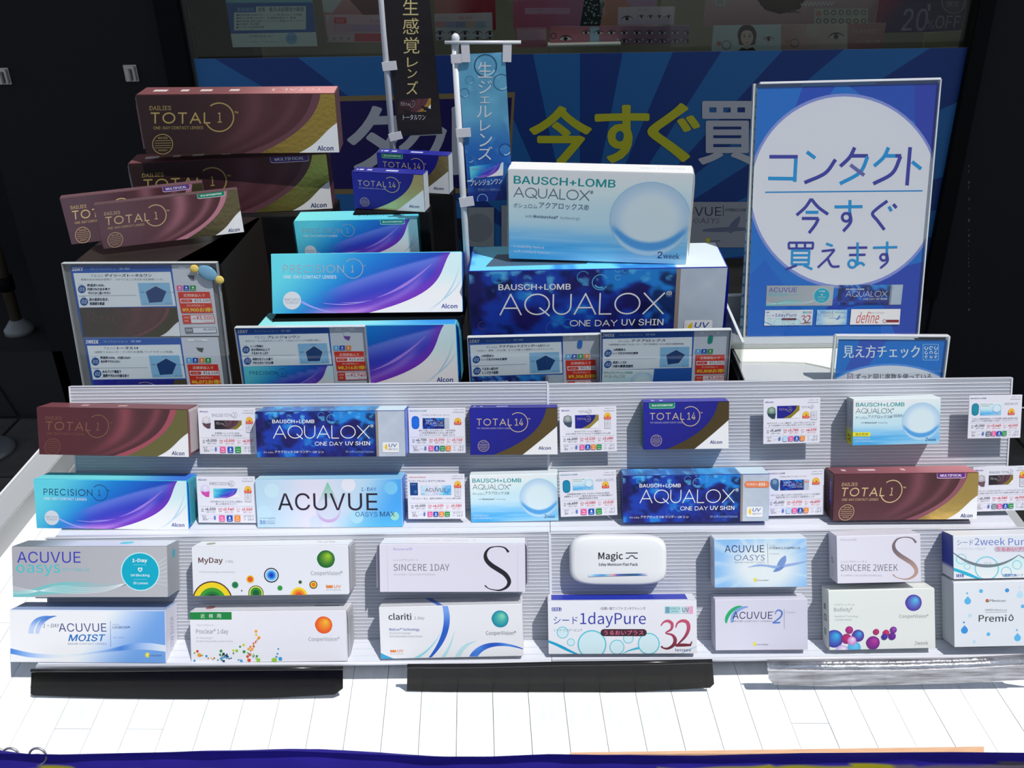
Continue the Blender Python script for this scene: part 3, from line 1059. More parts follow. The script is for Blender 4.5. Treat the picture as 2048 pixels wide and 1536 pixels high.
def art_pure1(A):
    A.frame(UNIT)
    A.grid(6, 3, lambda S, T: mix((228, 229, 234), (228, 228, 233), S))
    A.frame([(140, 835), (1770, 830), (1782, 1405), (145, 1418)])
    P = 'bubble_pattern'
    A.ribbon(A.bez([(120, 1270), (260, 1310), (350, 1380), (520, 1440)]), [26, 34, 14], (30, 160, 200), part=A.nid('water_wave'))
    A.ribbon(A.bez([(970, 1412), (1100, 1330), (1260, 1350), (1380, 1290)]), [6, 22, 34, 8], (60, 180, 205), part=A.nid('water_wave'))
    A.ribbon(A.bez([(1600, 1420), (1660, 1370), (1785, 1330)]), [3, 8, 4], (60, 180, 205), part=A.nid('water_wave'))
    for x, y, r in ((303, 1177, 66), (395, 1285, 44), (630, 1310, 158), (907, 1338, 82), (1033, 1240, 58), (1257, 1300, 118)):
        Q = A.nid('printed_bubble')
        A.circle(x, y, r, (206, 230, 238), part=Q)
        A.arc(x, y, r - 4, r * .07 + 4, (92, 192, 208), part=Q)
    A.text('SEED', 180, 897, 292, 938, (44, 60, 160), b=.03)
    A.text('1日使い捨てソフトコンタクトレンズ', 724, 893, 1218, 926, (60, 60, 80), f='n')
    A.text('シード', 204, 1000, 470, 1082, (50, 60, 160), f='n')
    A.text('1dayPure', 500, 950, 1224, 1120, (52, 56, 160), b=-.002)
    A.text('シード ワンデーピュア', 204, 1135, 522, 1165, (110, 130, 150), f='n')
    A.rect(726, 1138, 1234, 1216, (66, 40, 46), rad=36, part='name_pill')
    A.text('うるおいプラス', 762, 1152, 1200, 1202, (240, 110, 150), f='n', b=.008, part='name_pill')
    A.rect(1430, 888, 1602, 968, (176, 216, 218))
    A.rect(1436, 894, 1482, 962, (110, 160, 176))
    A.text('MADE IN', 1490, 900, 1592, 924, (80, 130, 150))
    A.text('JAPAN', 1490, 932, 1572, 954, (80, 130, 150))
    A.rect(1612, 888, 1734, 968, lambda st: mix((190, 226, 226), (236, 150, 190), sm(st[:, 0], .92, .97)))
    A.text('UV', 1620, 902, 1692, 952, (30, 120, 130), b=.012)
    c = lambda st: mix((196, 80, 110), (110, 40, 56), sm(st[:, 1], .4, .95))
    A.ribbon(A.spline([(1388, 1100), (1420, 1060), (1468, 1048), (1510, 1080), (1500, 1140), (1440, 1180), (1510, 1200), (1545, 1250), (1530, 1310), (1470, 1350), (1415, 1345), (1395, 1325)], 44), [12, 20, 30, 34, 26, 10, 24, 40, 38, 24, 14, 20], c, part='count_numeral')
    A.ribbon(A.spline([(1550, 1120), (1570, 1070), (1620, 1046), (1675, 1064), (1690, 1130), (1660, 1210), (1600, 1280), (1555, 1325)], 34), [12, 22, 34, 40, 34, 22, 14], c, part='count_numeral')
    A.ribbon([(1550, 1316), (1640, 1312), (1712, 1312), (1728, 1272)], [30, 34, 26, 10], c, part='count_numeral')
    A.text('lenses', 1550, 1348, 1718, 1382, (90, 90, 130))


def art_pure2(A):
    A.frame(UNIT)
    A.grid(6, 3, lambda S, T: mix((226, 229, 234), (222, 226, 234), S))
    # ratio of a two-row fortnight box; seen crop continues off the frame
    A.frame([(1355, 105), (2230, 85), (2230, 505), (1355, 530)])
    P = 'bubble_pattern'
    A.poly([(1345, 300)] + list(map(tuple, A.bez([(1345, 290), (1500, 420), (1650, 470), (1850, 400), (1985, 285)], 14))) + list(map(tuple, A.bez([(1985, 285), (2100, 360), (2200, 390), (2235, 380)], 8))) + [(2235, 540), (1345, 540)], lambda st: mix((206, 236, 240), (240, 246, 248), sm(st[:, 1], .5, 1.0)), part=A.nid('water_wave'))
    A.ribbon(A.bez([(1345, 430), (1450, 460), (1560, 510), (1640, 540)]), [30, 34, 10], (50, 176, 205), part=A.nid('water_wave'))
    for x, y, r in ((1430, 330, 48), (1487, 405, 28), (1675, 420, 112), (1862, 455, 48), (1965, 385, 42)):
        A.arc(x, y, r, r * .07 + 4, (120, 205, 218), part=A.nid('printed_bubble'))
    A.ribbon(A.bez([(1345, 260), (1500, 400), (1700, 450), (1860, 380), (1985, 285)]), [8, 26, 30, 22, 6], (110, 128, 134), part=A.nid('grey_wave'))
    A.ribbon(A.bez([(1985, 290), (2080, 350), (2160, 380), (2235, 370)]), [6, 24, 20], (110, 128, 134), part=A.nid('grey_wave'))
    A.text('シード', 1392, 140, 1548, 192, (100, 120, 176), f='n')
    A.text('2week Pure', 1562, 118, 2085, 192, (100, 120, 196), b=-.004)
    A.text('シード ツーウィークピュア', 1392, 215, 1665, 240, (160, 180, 190), f='n')
    A.rect(1748, 205, 2190, 258, (196, 190, 200), rad=24, part='name_pill')
    A.text('うるおいプラス', 1768, 212, 2110, 250, (226, 70, 130), f='n', b=.01, part='name_pill')
    A.text('O2', 1650, 360, 1722, 378, (150, 200, 210))
    A.text('SEED', 1376, 480, 1455, 510, (60, 70, 170), b=.03)
    A.text('2週間交換ソフトコンタクト', 1826, 472, 2200, 502, (40, 110, 180), f='n', b=.006)


def art_oasys2(A):
    A.frame(UNIT)

    def bg(S, T):
        c = mix((140, 188, 232), (226, 234, 244), sm(np.sqrt(((S - .55) * 1.1) ** 2 + ((T - .58) * .8) ** 2), .62, .22))
        ang = np.arctan2(T - .6, S - .5)
        return mix(c, (216, 232, 246), .5 * sm(vnoise(ang * 9 + 20, ang * 0), .5, .9) * sm(np.hypot(S - .5, T - .6), .2, .5))
    A.grid(64, 34, bg)
    A.frame([(210, 150), (1228, 145), (1228, 672), (212, 690)])
    A.text('ACUVUE', 328, 216, 768, 296, (36, 40, 92), b=-.006)
    A.text('OASYS', 428, 322, 770, 388, (130, 140, 176), f='b', it=.1)
    A.text('BRAND CONTACT LENSES', 440, 400, 775, 415, (100, 110, 140))
    A.line(806, 196, 808, 425, 4, (90, 100, 130))
    A.text('with', 826, 212, 888, 228, (120, 130, 160))
    A.text('HYDRACLEAR®PLUS', 824, 236, 1160, 262, (40, 50, 96), b=.01)
    A.text('6 Lenses', 826, 302, 932, 320, (130, 140, 170))
    A.ribbon(A.spline([(585, 462), (700, 440), (800, 445), (900, 460), (1010, 440), (1120, 420), (1228, 395)]), [4, 26, 22, 34, 30, 26, 18], (150, 176, 220), part='water_ripple')
    A.strip(A.bez([(905, 440), (925, 380), (960, 345), (1000, 330)]), A.bez([(960, 455), (1010, 420), (1015, 370), (1000, 330)]), (120, 150, 206), part='water_ripple')
    A.strip(A.bez([(862, 512), (880, 470), (930, 450), (985, 452)]), A.bez([(862, 512), (910, 515), (970, 490), (985, 452)]), (110, 140, 200), part='water_ripple')
    uv_sun(A, 668, 600, 16, 812)


def art_acuvue2(A):
    A.frame(UNIT)
    A.grid(6, 3, lambda S, T: mix((216, 214, 226), (208, 206, 220), S))
    A.frame([(210, 815), (1225, 812), (1250, 1362), (230, 1378)])
    A.strip(A.bez([(340, 1075), (290, 1020), (380, 870), (500, 878)]), A.bez([(350, 1075), (370, 980), (420, 920), (520, 885)]), (40, 170, 110), part='swoosh')
    A.strip(A.bez([(395, 1070), (370, 1000), (430, 870), (580, 885)]), A.bez([(425, 1060), (430, 990), (470, 920), (580, 900)]), (130, 160, 214), part='swoosh')
    A.text('ACUVUE', 412, 945, 852, 1026, (44, 44, 96), b=-.004)
    A.text('®', 856, 938, 870, 952, (90, 90, 120))
    A.text('BRAND CONTACT LENSES', 414, 1042, 850, 1058, (80, 84, 120))
    A.ribbon(A.spline([(882, 975), (895, 940), (925, 930), (955, 955), (945, 1000), (900, 1040), (862, 1066)]), [8, 16, 20, 18, 12], (84, 120, 190), part='numeral')
    A.line(856, 1068, 940, 1066, 18, (84, 120, 190), part='numeral')
    A.line(978, 915, 988, 1135, 4, (120, 120, 146))
    A.text('6 Lenses', 998, 944, 1102, 962, (130, 130, 160))
    uv_sun(A, 668, 1305, 16, 816)


def art_biofinity(A):
    A.frame(UNIT)
    A.grid(6, 3, lambda S, T: mix((226, 230, 224), (226, 228, 222), S))
    A.frame([(130, 640), (1168, 615), (1185, 1205), (140, 1222)])
    A.text('バイオフィニティ®', 184, 762, 382, 786, (130, 134, 134), f='n')
    A.text('Biofinity®', 184, 800, 362, 852, (116, 120, 122), f='n')
    A.text('Aquaform® Technology', 190, 878, 420, 902, (140, 144, 142), f='n')
    A.text('6 contact lenses', 190, 910, 356, 930, (140, 144, 142), f='n')
    watercolor(A, 963, 755, 82, (90, 180, 225), (86, 60, 160))
    A.text('CooperVision®', 824, 868, 1112, 914, (140, 144, 142), f='n')
    A.text('2week', 978, 1136, 1112, 1174, (140, 144, 142), f='n')
    for x, y, r, a, b in ((185, 1110, 88, (60, 170, 220), (70, 60, 160)), (332, 1024, 38, (190, 60, 130), (150, 40, 120)), (418, 1080, 60, (60, 160, 220), (90, 40, 140)), (305, 1110, 50, (190, 50, 110), (150, 40, 110)), (380, 1200, 64, (110, 196, 232), (80, 170, 220)),
                          (357, 1130, 44, (236, 214, 232), (200, 130, 196)), (260, 1235, 64, (236, 226, 240), (190, 170, 220)), (595, 1042, 30, (190, 60, 110), (160, 40, 100)), (565, 1150, 66, (180, 60, 150), (110, 40, 130)),
                          (693, 1052, 32, (200, 60, 110), (180, 40, 100)), (765, 1022, 33, (150, 90, 190), (110, 40, 130)), (752, 1085, 36, (120, 50, 160), (90, 30, 130)), (677, 1090, 30, (80, 60, 170), (60, 40, 140))):
        watercolor(A, x, y, r, a, b, part='printed_bubble')


def drop(A, x, y, r, col):
    pt = A.nid('printed_drop')
    A.poly([(x, y - r * 1.5)] + [(x + r * math.cos(D(a)), y + r * math.sin(D(a))) for a in range(-35, 216, 22)], col, part=pt)


def art_premio(A):
    A.frame(UNIT)
    A.grid(6, 3, lambda S, T: mix((226, 229, 232), (222, 225, 230), S))
    A.frame([(1345, 560), (2265, 540), (2290, 1175), (1375, 1195)])
    B, C, L = (60, 146, 214), (90, 180, 226), (186, 220, 236)
    for x, y, r, c in ((1488, 742, 33, C), (1466, 1030, 34, B), (1990, 682, 32, L), (1980, 1105, 33, C)):
        drop(A, x, y, r, c)
        A.circle(x - 8, y - 78, 10, c, part=A.nid('printed_dot'))
    for x, y, r, c in ((1614, 642, 19, C), (1866, 635, 20, B), (2021, 793, 18, C), (1515, 885, 18, L), (1698, 1068, 18, C), (1564, 1141, 16, L), (2060, 965, 16, L)):
        A.circle(x, y, r, c, part=A.nid('printed_dot'))
    A.circle(1677, 737, 17, (220, 80, 70))
    A.circle(1684, 744, 10, (60, 150, 100))
    A.text('Menicon', 1700, 724, 1852, 748, (90, 90, 96), f='b', it=.2)
    A.text('2WEEK Menicon', 1658, 820, 1868, 836, (100, 100, 106))
    A.line(1660, 852, 1870, 848, 3, (150, 150, 156))
    A.text('Premi', 1600, 875, 1868, 945, (66, 66, 72), b=.004)
    A.arc(1912, 912, 20, 9, (66, 66, 72), -40, 220, part='lettering')
    A.ribbon([(1896, 900), (1912, 872), (1928, 900)], 9, (66, 66, 72), part='lettering')


def art_max(A):
    A.frame(UNIT)

    def bg(S, T):
        c = mix((182, 214, 232), (222, 218, 232), np.exp(-((S - .4) / .22) ** 2))
        c = mix(c, (60, 158, 232), sm(S + .15 * T, .72, 1.05) * .9)
        c = mix(c, (90, 190, 222), .6 * sm(T, .6, 1) * sm(S, .45, .8))
        return c
    A.grid(80, 26, bg)
    A.frame([(55, 830), (1412, 825), (1420, 1270), (58, 1285)])
    for x, y, r, c in ((210, 930, 70, (196, 224, 238)), (130, 1140, 70, (190, 220, 236)), (930, 880, 66, (226, 226, 238)), (1320, 910, 60, (120, 196, 240)), (1000, 1180, 60, (170, 216, 232)), (620, 1230, 66, (206, 214, 232)), (1350, 1170, 40, (150, 214, 200))):
        A.circle(x, y, r, c, part=A.nid('printed_bokeh'))
    dp = [(738, 850)] + [(738 + 118 * math.cos(D(a)), 1115 + 118 * math.sin(D(a))) for a in range(-30, 211, 12)]
    A.poly(dp, lambda st: mix(mix((110, 196, 150), (206, 206, 230), sm(st[:, 1], .1, .45)), (196, 160, 206), sm(st[:, 1], .6, .95)), part='drop_mark')
    A.circle(738, 1105, 100, (206, 212, 228), part='drop_mark')
    A.text('ACUVUE', 262, 955, 1195, 1118, (44, 32, 52), b=.0)
    A.text('1-DAY', 1048, 903, 1186, 936, (40, 110, 176), b=.004)
    A.text('OASYS', 988, 1130, 1192, 1176, (40, 116, 180), b=.004)
    A.text('MAX', 1214, 1128, 1352, 1173, (34, 60, 110), b=.004)
    A.text('UV BLOCKING', 80, 1186, 232, 1200, (110, 140, 170))
    A.text('30', 80, 1215, 134, 1250, (30, 90, 160), b=.016)
    A.text('CONTACT', 142, 1216, 230, 1228, (100, 130, 170))
    A.text('LENSES', 142, 1236, 230, 1248, (100, 130, 170))


# --------------------------------------------------------- carton builder
def carton_mesh(name, w, h, d, base, faces, parent, bev=0.0006):
    bm = bmesh.new()
    box_bm(bm, (-w / 2, 0, -d), (w / 2, h, 0), min(bev, d * .1))
    bm.normal_update()
    me = bpy.data.meshes.new(name)
    bm.to_mesh(me)
    bm.free()
    a = me.color_attributes.new('Col', 'FLOAT_COLOR', 'CORNER')
    for p in me.polygons:
        n = p.normal
        k = None
        if n.y > .9: k = 'top'
        elif n.y < -.9: k = 'bottom'
        elif n.x > .9: k = 'right'
        elif n.x < -.9: k = 'left'
        c = lin(faces.get(k, base))
        for li in p.loop_indices:
            a.data[li].color = (*c, 1)
    return link(name, me, parent, M_PRINT)


BOXES = {}


def lens_box(key, label, face, depth, art, base=(225, 225, 230), faces={}, group=None, top=None, left=None, right=None, flaps=None, bulge=False):
    r = root('lens_box', label, 'contact lens box', face.matrix(), group)
    carton_mesh('carton', face.w, face.h, depth, base, faces, r)
    A = Art(UNIT)
    A.fc = face
    art(A)
    A.build(r, face.w * .996, face.h * .99)
    if top:
        T = Art(UNIT)
        T.part = 'printed_top'
        top(T)
        W, Hh, dd = face.w * .99, face.h, depth
        T.build(r, W, 1, M=lambda c: np.c_[c[:, 0], Hh + 1e-4 + (c[:, 2] - 1.2e-4), -(c[:, 1]) * dd * .98 - dd * .01])
    for side, fn in ((-1, left), (1, right)):
        if fn:
            T = Art(UNIT)
            T.part = 'printed_side'
            fn(T)
            W, Hh, dd = face.w, face.h, depth
            T.build(r, 1, 1, M=lambda c, s=side: np.c_[s * (W / 2 + 1e-4 + (c[:, 2] - 1.2e-4)), c[:, 1] * Hh * .99, -(.5 - c[:, 0]) * dd * .98 - dd * .01 if s < 0 else -(c[:, 0] + .5) * dd * .98 - dd * .01])
    if flaps:
        # curved end flaps standing a little proud at both ends
        for s in (-1, 1):
            if s not in flaps:
                continue
            bm = bmesh.new()
            pr = [(0.0, face.h - .0005, 0), (flaps[s] * .7, face.h - depth * .10, 0), (flaps[s], face.h - depth * .35, 0), (flaps[s], face.h * .08, 0)]
            A_, B_ = [], []
            for x, y, z in pr:
                A_.append(bm.verts.new((s * (face.w / 2 + x + 2e-4), y, -depth * .04)))
                B_.append(bm.verts.new((s * (face.w / 2 + x + 2e-4), y, -depth * .96)))
            for i in range(3):
                bm.faces.new((A_[i], A_[i + 1], B_[i + 1], B_[i]))
            bmesh.ops.solidify(bm, geom=bm.faces[:], thickness=.0004)
            me = bpy.data.meshes.new('end_flap')
            bm.to_mesh(me)
            bm.free()
            a = me.color_attributes.new('Col', 'FLOAT_COLOR', 'CORNER')
            c = lin(faces.get('flap', base))
            for q in a.data:
                q.color = (*c, 1)
            link('end_flap', me, r, M_PRINT)
    BOXES[key] = r
    return r


def top_fill(c, marks=()):
    def fn(T):
        T.grid(12, 2, (lambda S, t: np.tile(np.array(c, float), (len(S), 1))) if not callable(c) else c)
        for m in marks:
            m(T)
    return fn


def mirror_text(s, x0, y0, x1, y1, col, b=0.0):
    return lambda T: T.text(s, x0, y0, x1, y1, col, b=b, part='printed_top', mirror=True, flip=True)


# ================================================================== SETTING
def structure(o):
    o['kind'] = 'structure'
    return o


# floor: dark pavers in front of the shop wall, plain paving beyond
FLOOR_Z = -0.60
M_PAVER = principled('dark_paver', (0.10, 0.088, 0.075), 0.85, noise=(14, (0.15, 0.13, 0.11), (1, 1, 1)), bump=(160, .4))
M_GROUT = principled('paver_joint', (0.04, 0.036, 0.03), 0.9)
fl = structure(box('floor', (-4, -4, FLOOR_Z - .05), (4, 2.30, FLOOR_Z - .004), M_GROUT))
_pm = None
for i in range(-7, 7):
    for j in range(5):
        x, y = i * .30 + .02, 2.28 - j * .30
        if _pm is None:
            bm = bmesh.new()
            box_bm(bm, (0, -.292, 0), (.292, 0, .006), .0015)
            _pm = bpy.data.meshes.new('paver')
            bm.to_mesh(_pm)
            bm.free()
            _pm.materials.append(M_PAVER)
        o = bpy.data.objects.new('paver', _pm)
        COL.objects.link(o)
        o.parent = fl
        o.location = (x, y, FLOOR_Z - .005)
street = box('street_pavement', (-12, -14, FLOOR_Z - .08), (12, -4, FLOOR_Z - .02), principled('light_street', (.30, .29, .28), .9))
structure(street)

YW = 2.30
wx0 = at_y(382, 60, YW)[0]
wx1 = at_y(1930, 60, YW)[0]
wz0 = -0.24
wxl = at_y(62, 560, YW)[0]
wall = root('wall_back', '', '')
for k in ('label', 'category'):
    del wall[k]
structure(wall)
box('wall_panel', (wxl, YW, FLOOR_Z), (wx0 - .07, YW + .12, 1.9), M_WALL, wall, .002)
box('wall_panel', (wx1 + .05, YW, FLOOR_Z), (2.6, YW + .12, 1.9), M_WALL, wall, .002)
box('wall_panel', (wx0 - .07, YW + .01, FLOOR_Z), (wx1 + .05, YW + .12, wz0 - .03), M_WALL, wall, .002)
box('wall_panel', (-2.6, 3.0, FLOOR_Z - .05), (wx0 - .07, 3.1, 1.9), M_WALL, wall)
step = structure(box('trim_1', (-2.6, YW, FLOOR_Z - .05), (wxl + .03, 3.0, -.40), principled('dark_step', (.03, .028, .027), .7, bump=(200, .4))))
# upper door rail and scuffs on the right hand wall
bm = bmesh.new()
R_ = random.Random(4)
for k in range(26):
    x, y = 1920 - k * 1.7 + R_.uniform(-6, 6), 340 + k * 11 + R_.uniform(-8, 8)
    if x > 1945:
        continue
    p = at_y(max(x, 1936), y, YW)
    q = R_.uniform(.0012, .004)
    box_bm(bm, (p[0], YW - .0006, p[2]), (p[0] + q, YW - .0001, p[2] + q * 1.6))
o = bm_obj('scuff_marks', bm, principled('pale_scuff', (.16, .16, .16), .8), wall)
o['kind'] = 'stuff'

win = root('window_1', '', '')
for k in ('label', 'category'):
    del win[k]
structure(win)
M_FRAME = principled('dark_window_frame', (0.006, 0.006, 0.007), 0.6, spec=.1)
for lo, hi in (((wx0 - .07, YW - .02, wz0 - .03), (wx0 - .012, YW + .05, 1.5)), ((wx1 + .012, YW - .02, wz0 - .03), (wx1 + .05, YW + .05, 1.5)),
               ((wx0 - .012, YW - .02, wz0 - .03), (wx1 + .012, YW + .05, wz0)), ((wx0 - .012, YW - .02, 1.44), (wx1 + .012, YW + .05, 1.5))):
    box('window_frame', lo, hi, M_FRAME, win, .002)
box('window_gasket', (wx0 - .012, YW - .004, wz0), (wx0 - .004, YW + .02, 1.44), principled('grey_gasket', (.05, .06, .055), .4), win)
box('window_pane', (wx0 - .012, YW + .004, wz0), (wx1 + .012, YW + .010, 1.44), M_GLASS, win)

# shop interior behind the glass
M_INT = principled('shop_interior', (0.10, 0.10, 0.085), 0.9, noise=(3, (0.17, 0.17, 0.14), (1, 1, 1)))
for lx_ in (-.5, .5):       # unseen fill lights, added to brighten the posters behind the glass
    la = bpy.data.lights.new('added_interior_fill', 'AREA')
    la.energy = 7.0
    la.size = .5
    la.color = (1.0, .95, .88)
    lo_ = bpy.data.objects.new('added_interior_fill', la)
    lo_.location = (lx_, 2.62, 1.75)
    COL.objects.link(lo_)
structure(box('ceiling', (wx0 - .34, YW + .12, 1.84), (wx1 + .34, 3.3, 1.9), M_INT))
structure(box('wall_interior', (wx0 - .3, 3.25, -.6), (wx1 + .3, 3.3, 1.9), M_INT))
structure(box('trim_2', (wx0 - .3, YW + .10, -.30), (wx1 + .3, 3.25, -.26), M_INT))
structure(box('wall_interior_left', (wx0 - .34, YW + .12, -.6), (wx0 - .3, 3.25, 1.9), M_INT))
structure(box('wall_interior_right', (wx1 + .3, YW + .12, -.6), (wx1 + .34, 3.25, 1.9), M_INT))
# awning above the shop front: it shades the window and wall
awn = structure(box('awning', (-3.2, 0.78, 2.10), (3.2, 3.4, 2.16), principled('awning_fabric', (.12, .12, .13), .8)))


def art_on_plane(name, label, cat, quad, Y, thick, fn, mat=None, group=None, elev=0, px=True, edge=(200, 200, 200), step=1.2e-5, pm=None):
    """flat printed sheet fitted to seen corners on a real plane; art drawn in photograph pixels"""
    f = face_free(quad, Y, elev) if elev else Face(quad, np.array([0, Y, 0]), np.array([0, -1.0, 0]))
    r = root(name, label, cat, f.matrix(), group)
    carton_mesh('sheet', f.w, f.h, thick, edge, {}, r, .0001)
    A = Art(f.pxquad())
    if pm:
        A.mat = pm
    fn(A)
    A.build(r, f.w, f.h, step=step)
    return r, f


# ---------------------------------------------------------------- window banner
def art_banner(A):
    cx, cy = 1159, 545
    dk, lt = (32, 68, 142), (44, 116, 182)
    A.poly([(300, 60), (2000, 60), (2000, 700), (300, 700)], dk)
    edges = [(-60, -1600), (449, 129), (610, 126), (805, 122), (870, 120), (980, 118), (1067, 114), (1160, 110), (1245, 108), (1345, 106), (1440, 104), (1560, 101), (1688, 98), (1860, 94), (2100, 120), (2300, 300), (2300, 420), (2300, 520)]
    L = [(240, 260), (380, 95), (449, 129), (610, 126), (870, 118), (950, 116), (1067, 114), (1160, 110), (1245, 108), (1345, 106), (1440, 104), (1562, 101), (1688, 98), (1862, 94), (2010, 180), (2200, 330)]

    def far(p):
        dx, dy = p[0] - cx, p[1] - cy
        k = 1500 / math.hypot(dx, dy)
        return (cx + dx * k, cy + dy * k)
    pairs = [((240, 330), (449, 129)), ((610, 126), (805, 121)), ((905, 119), (975, 118)), ((1067, 114), (1160, 110)), ((1245, 108), (1345, 106)), ((1442, 104), (1565, 101)), ((1690, 97), (1865, 93)), ((1990, 170), (2090, 300)), ((2100, 380), (2200, 440))]
    for a, b in pairs:
        A.poly([(cx, cy), far(a), far(b)], lt)
    A.poly([(520, 196), (1030, 184), (1018, 386), (520, 389)], (150, 128, 84), part='headline_panel')
    A.poly([(520, 206), (1024, 195), (1012, 376), (520, 379)], (34, 24, 96), part='headline_panel')
    W_ = (212, 212, 216)
    for ch, x0, x1, y0, y1 in (('タ', 694, 812, 214, 346), ('ク', 797, 894, 240, 352), ('ト', 903, 960, 214, 349)):
        A.text(ch, x0, y0, x1, y1, W_, f='n', b=.012, res=4, sk=-4, part=A.nid('banner_character'))
    Y_ = (222, 216, 52)
    A.text('今', 1058, 212, 1184, 328, Y_, f='n', b=.012, res=4, part=A.nid('banner_character'))
    A.text('す', 1189, 210, 1299, 325, Y_, f='n', b=.012, res=4, part=A.nid('banner_character'))
    A.text('ぐ', 1294, 206, 1400, 323, Y_, f='n', b=.012, res=4, part=A.nid('banner_character'))
    A.text('買', 1396, 202, 1512, 328, W_, f='n', b=.009, res=4, part=A.nid('banner_character'))
    # pictured packs at the foot of the banner
    P = 'pictured_pack#1'
    A.rect(936, 414, 988, 492, (168, 172, 170), part=P)
    A.circle(957, 455, 29, (146, 152, 152), part=P)
    P = 'pictured_pack#2'
    A.rect(1003, 410, 1120, 492, (170, 172, 172), part=P)
    P = 'pictured_pack#3'
    A.rect(1300, 403, 1500, 494, (172, 174, 178), part=P)
    A.text('ACUVUE', 1330, 413, 1442, 431, (60, 60, 80), part=P)
    A.line(1446, 410, 1446, 432, 1.5, (90, 90, 100), part=P)
    A.text('HYDRACLEAR', 1450, 416, 1491, 422, (50, 50, 70), part=P, b=.01)
    A.text('OASYS', 1384, 435, 1438, 446, (110, 110, 126), f='b', it=.2, part=P)
    A.strip(A.bez([(1405, 458), (1440, 452), (1480, 452), (1500, 456)]), A.bez([(1405, 462), (1440, 466), (1480, 460), (1500, 460)]), (120, 126, 146), part=P)
    A.strip(A.bez([(1452, 462), (1462, 440), (1480, 431)]), A.bez([(1462, 466), (1480, 452), (1480, 431)]), (120, 126, 150), part=P)
    uv_sun(A, 1416, 480, 4, 1440)
    P = 'pictured_pack#4'
    A.rect(838, 436, 926, 520, (18, 30, 44), part=P)
    A.poly([(848, 515), (848, 480), (870, 460), (905, 456), (922, 480), (926, 515)], (16, 62, 84), part=P)


q = [(390, 122), (1921, 96), (1885, 565), (400, 572)]
banner, _ = art_on_plane('window_banner', 'wide blue sunray banner with large Japanese lettering across the window', 'banner', q, YW - .003, .001, art_banner, step=3e-5)


# ---------------------------------------------------------------- posters behind the glass
def eye(A, x, y, s, c=(70, 50, 60), part='printed_front'):
    A.strip(A.bez([(x - s, y), (x, y - s * .8), (x + s, y)], 8), A.bez([(x - s, y), (x, y + s * .5), (x + s, y)], 8), (205, 195, 200), part=part)
    A.circle(x, y - s * .05, s * .34, c, seg=12, part=part)
    A.circle(x, y - s * .05, s * .16, (20, 16, 20), seg=8, part=part)
    A.ribbon(A.bez([(x - s * 1.1, y + s * .05), (x, y - s * 1.0), (x + s * 1.1, y - s * .1)], 8), [s * .1, s * .25, s * .08], (60, 46, 56), part=part)


def art_notice(A):
    A.poly([(440, -30), (640, -30), (640, 120), (440, 120)], (206, 214, 212))
    A.poly([(440, -30), (640, -30), (640, 6), (440, 6)], (120, 176, 190))
    A.poly([(440, 6), (640, 5), (640, 64), (440, 68)], (26, 96, 170))
    A.rect(468, 25, 612, 61, (206, 212, 212), sk=-2)
    A.rect(512, 13, 612, 27, (206, 212, 212), sk=-1)
    A.text('募集要項', 474, 15, 508, 23, (150, 190, 220), f='n')
    A.text('接客・販売/未経験者大歓迎', 516, 14, 608, 24, (90, 110, 130), f='n', b=.01, sk=-1)
    for k, t in enumerate(('●勤務時間 店頭スタッフ シフト制 週3日から応相談', '●給与 時給1,200円〜 交通費支給あり 昇給', '●勤務時間 週休2日制 シフトによる 詳細はスタッフまで', '●応募先 各店舗', '●その他 社会保険完備')):
        A.text(t, 473, 28 + k * 6.2, (604, 592, 606, 518, 528)[k], 32.5 + k * 6.2, (70, 84, 96), f='n', sk=-1)
    A.text('コンタクトのスーパー', 498, 70, 545, 75, (40, 44, 60), f='n', b=.012)
    A.text('くわしくはお近くの店舗スタッフまでお気軽にお問い合わせください', 480, 82, 568, 85, (120, 124, 130), f='n')
    A.circle(583, 77, 12, (130, 176, 214))
    A.text('公式', 575, 71, 591, 81, (60, 110, 170), f='n')


art_on_plane('staff_notice', 'blue and white notice sheet behind the glass near the left window edge', 'notice', [(452, -14), (624, -16), (634, 92), (463, 95)], 2.36, .001, art_notice)


def art_pink_a(A):
    A.grid(16, 10, lambda S, T: mix((206, 150, 160), (176, 120, 130), T))
    A.poly([(640, -20), (700, -20), (664, 26), (648, 24)], (196, 204, 204))
    A.poly([(668, -20), (790, -20), (790, 35), (730, 34), (700, 0)], (112, 66, 66))
    A.poly([(700, -20), (790, -20), (790, 12)], (214, 176, 180))


def art_tag_a(A):
    A.poly([(660, 30), (800, 30), (800, 90), (640, 90)], (214, 176, 190))
    A.rect(668, 35, 693, 47, (220, 60, 80), rad=2)
    A.text('1DAY', 672, 38, 688, 45, (240, 200, 205), f='n')
    A.text('¥1,600', 740, 39, 762, 46, (190, 60, 80))
    A.rect(667, 48, 790, 64, (200, 160, 180))
    A.rect(700, 50, 790, 63, (186, 150, 190))
    A.rect(645, 69, 710, 82, (206, 186, 196))
    A.rect(709, 67, 790, 83, (214, 80, 96))
    for k in range(4):
        A.circle(655 + k * 14, 77, 2.2, (150, 110, 120))


art_on_plane('lens_poster', 'pink model poster behind the glass, left of the black flag pole', 'poster', [(642, -18), (768, -20), (772, 60), (650, 62)], 2.62, .001, art_pink_a)
art_on_plane('price_strip', 'pink and red price strip leaning below the pink model poster', 'price strip', [(664, 33), (776, 31), (778, 84), (642, 82)], 2.52, .001, art_tag_a)


def art_red(A):
    A.grid(16, 10, lambda S, T: mix((190, 130, 132), (160, 52, 66), sm(S, .2, .7)))


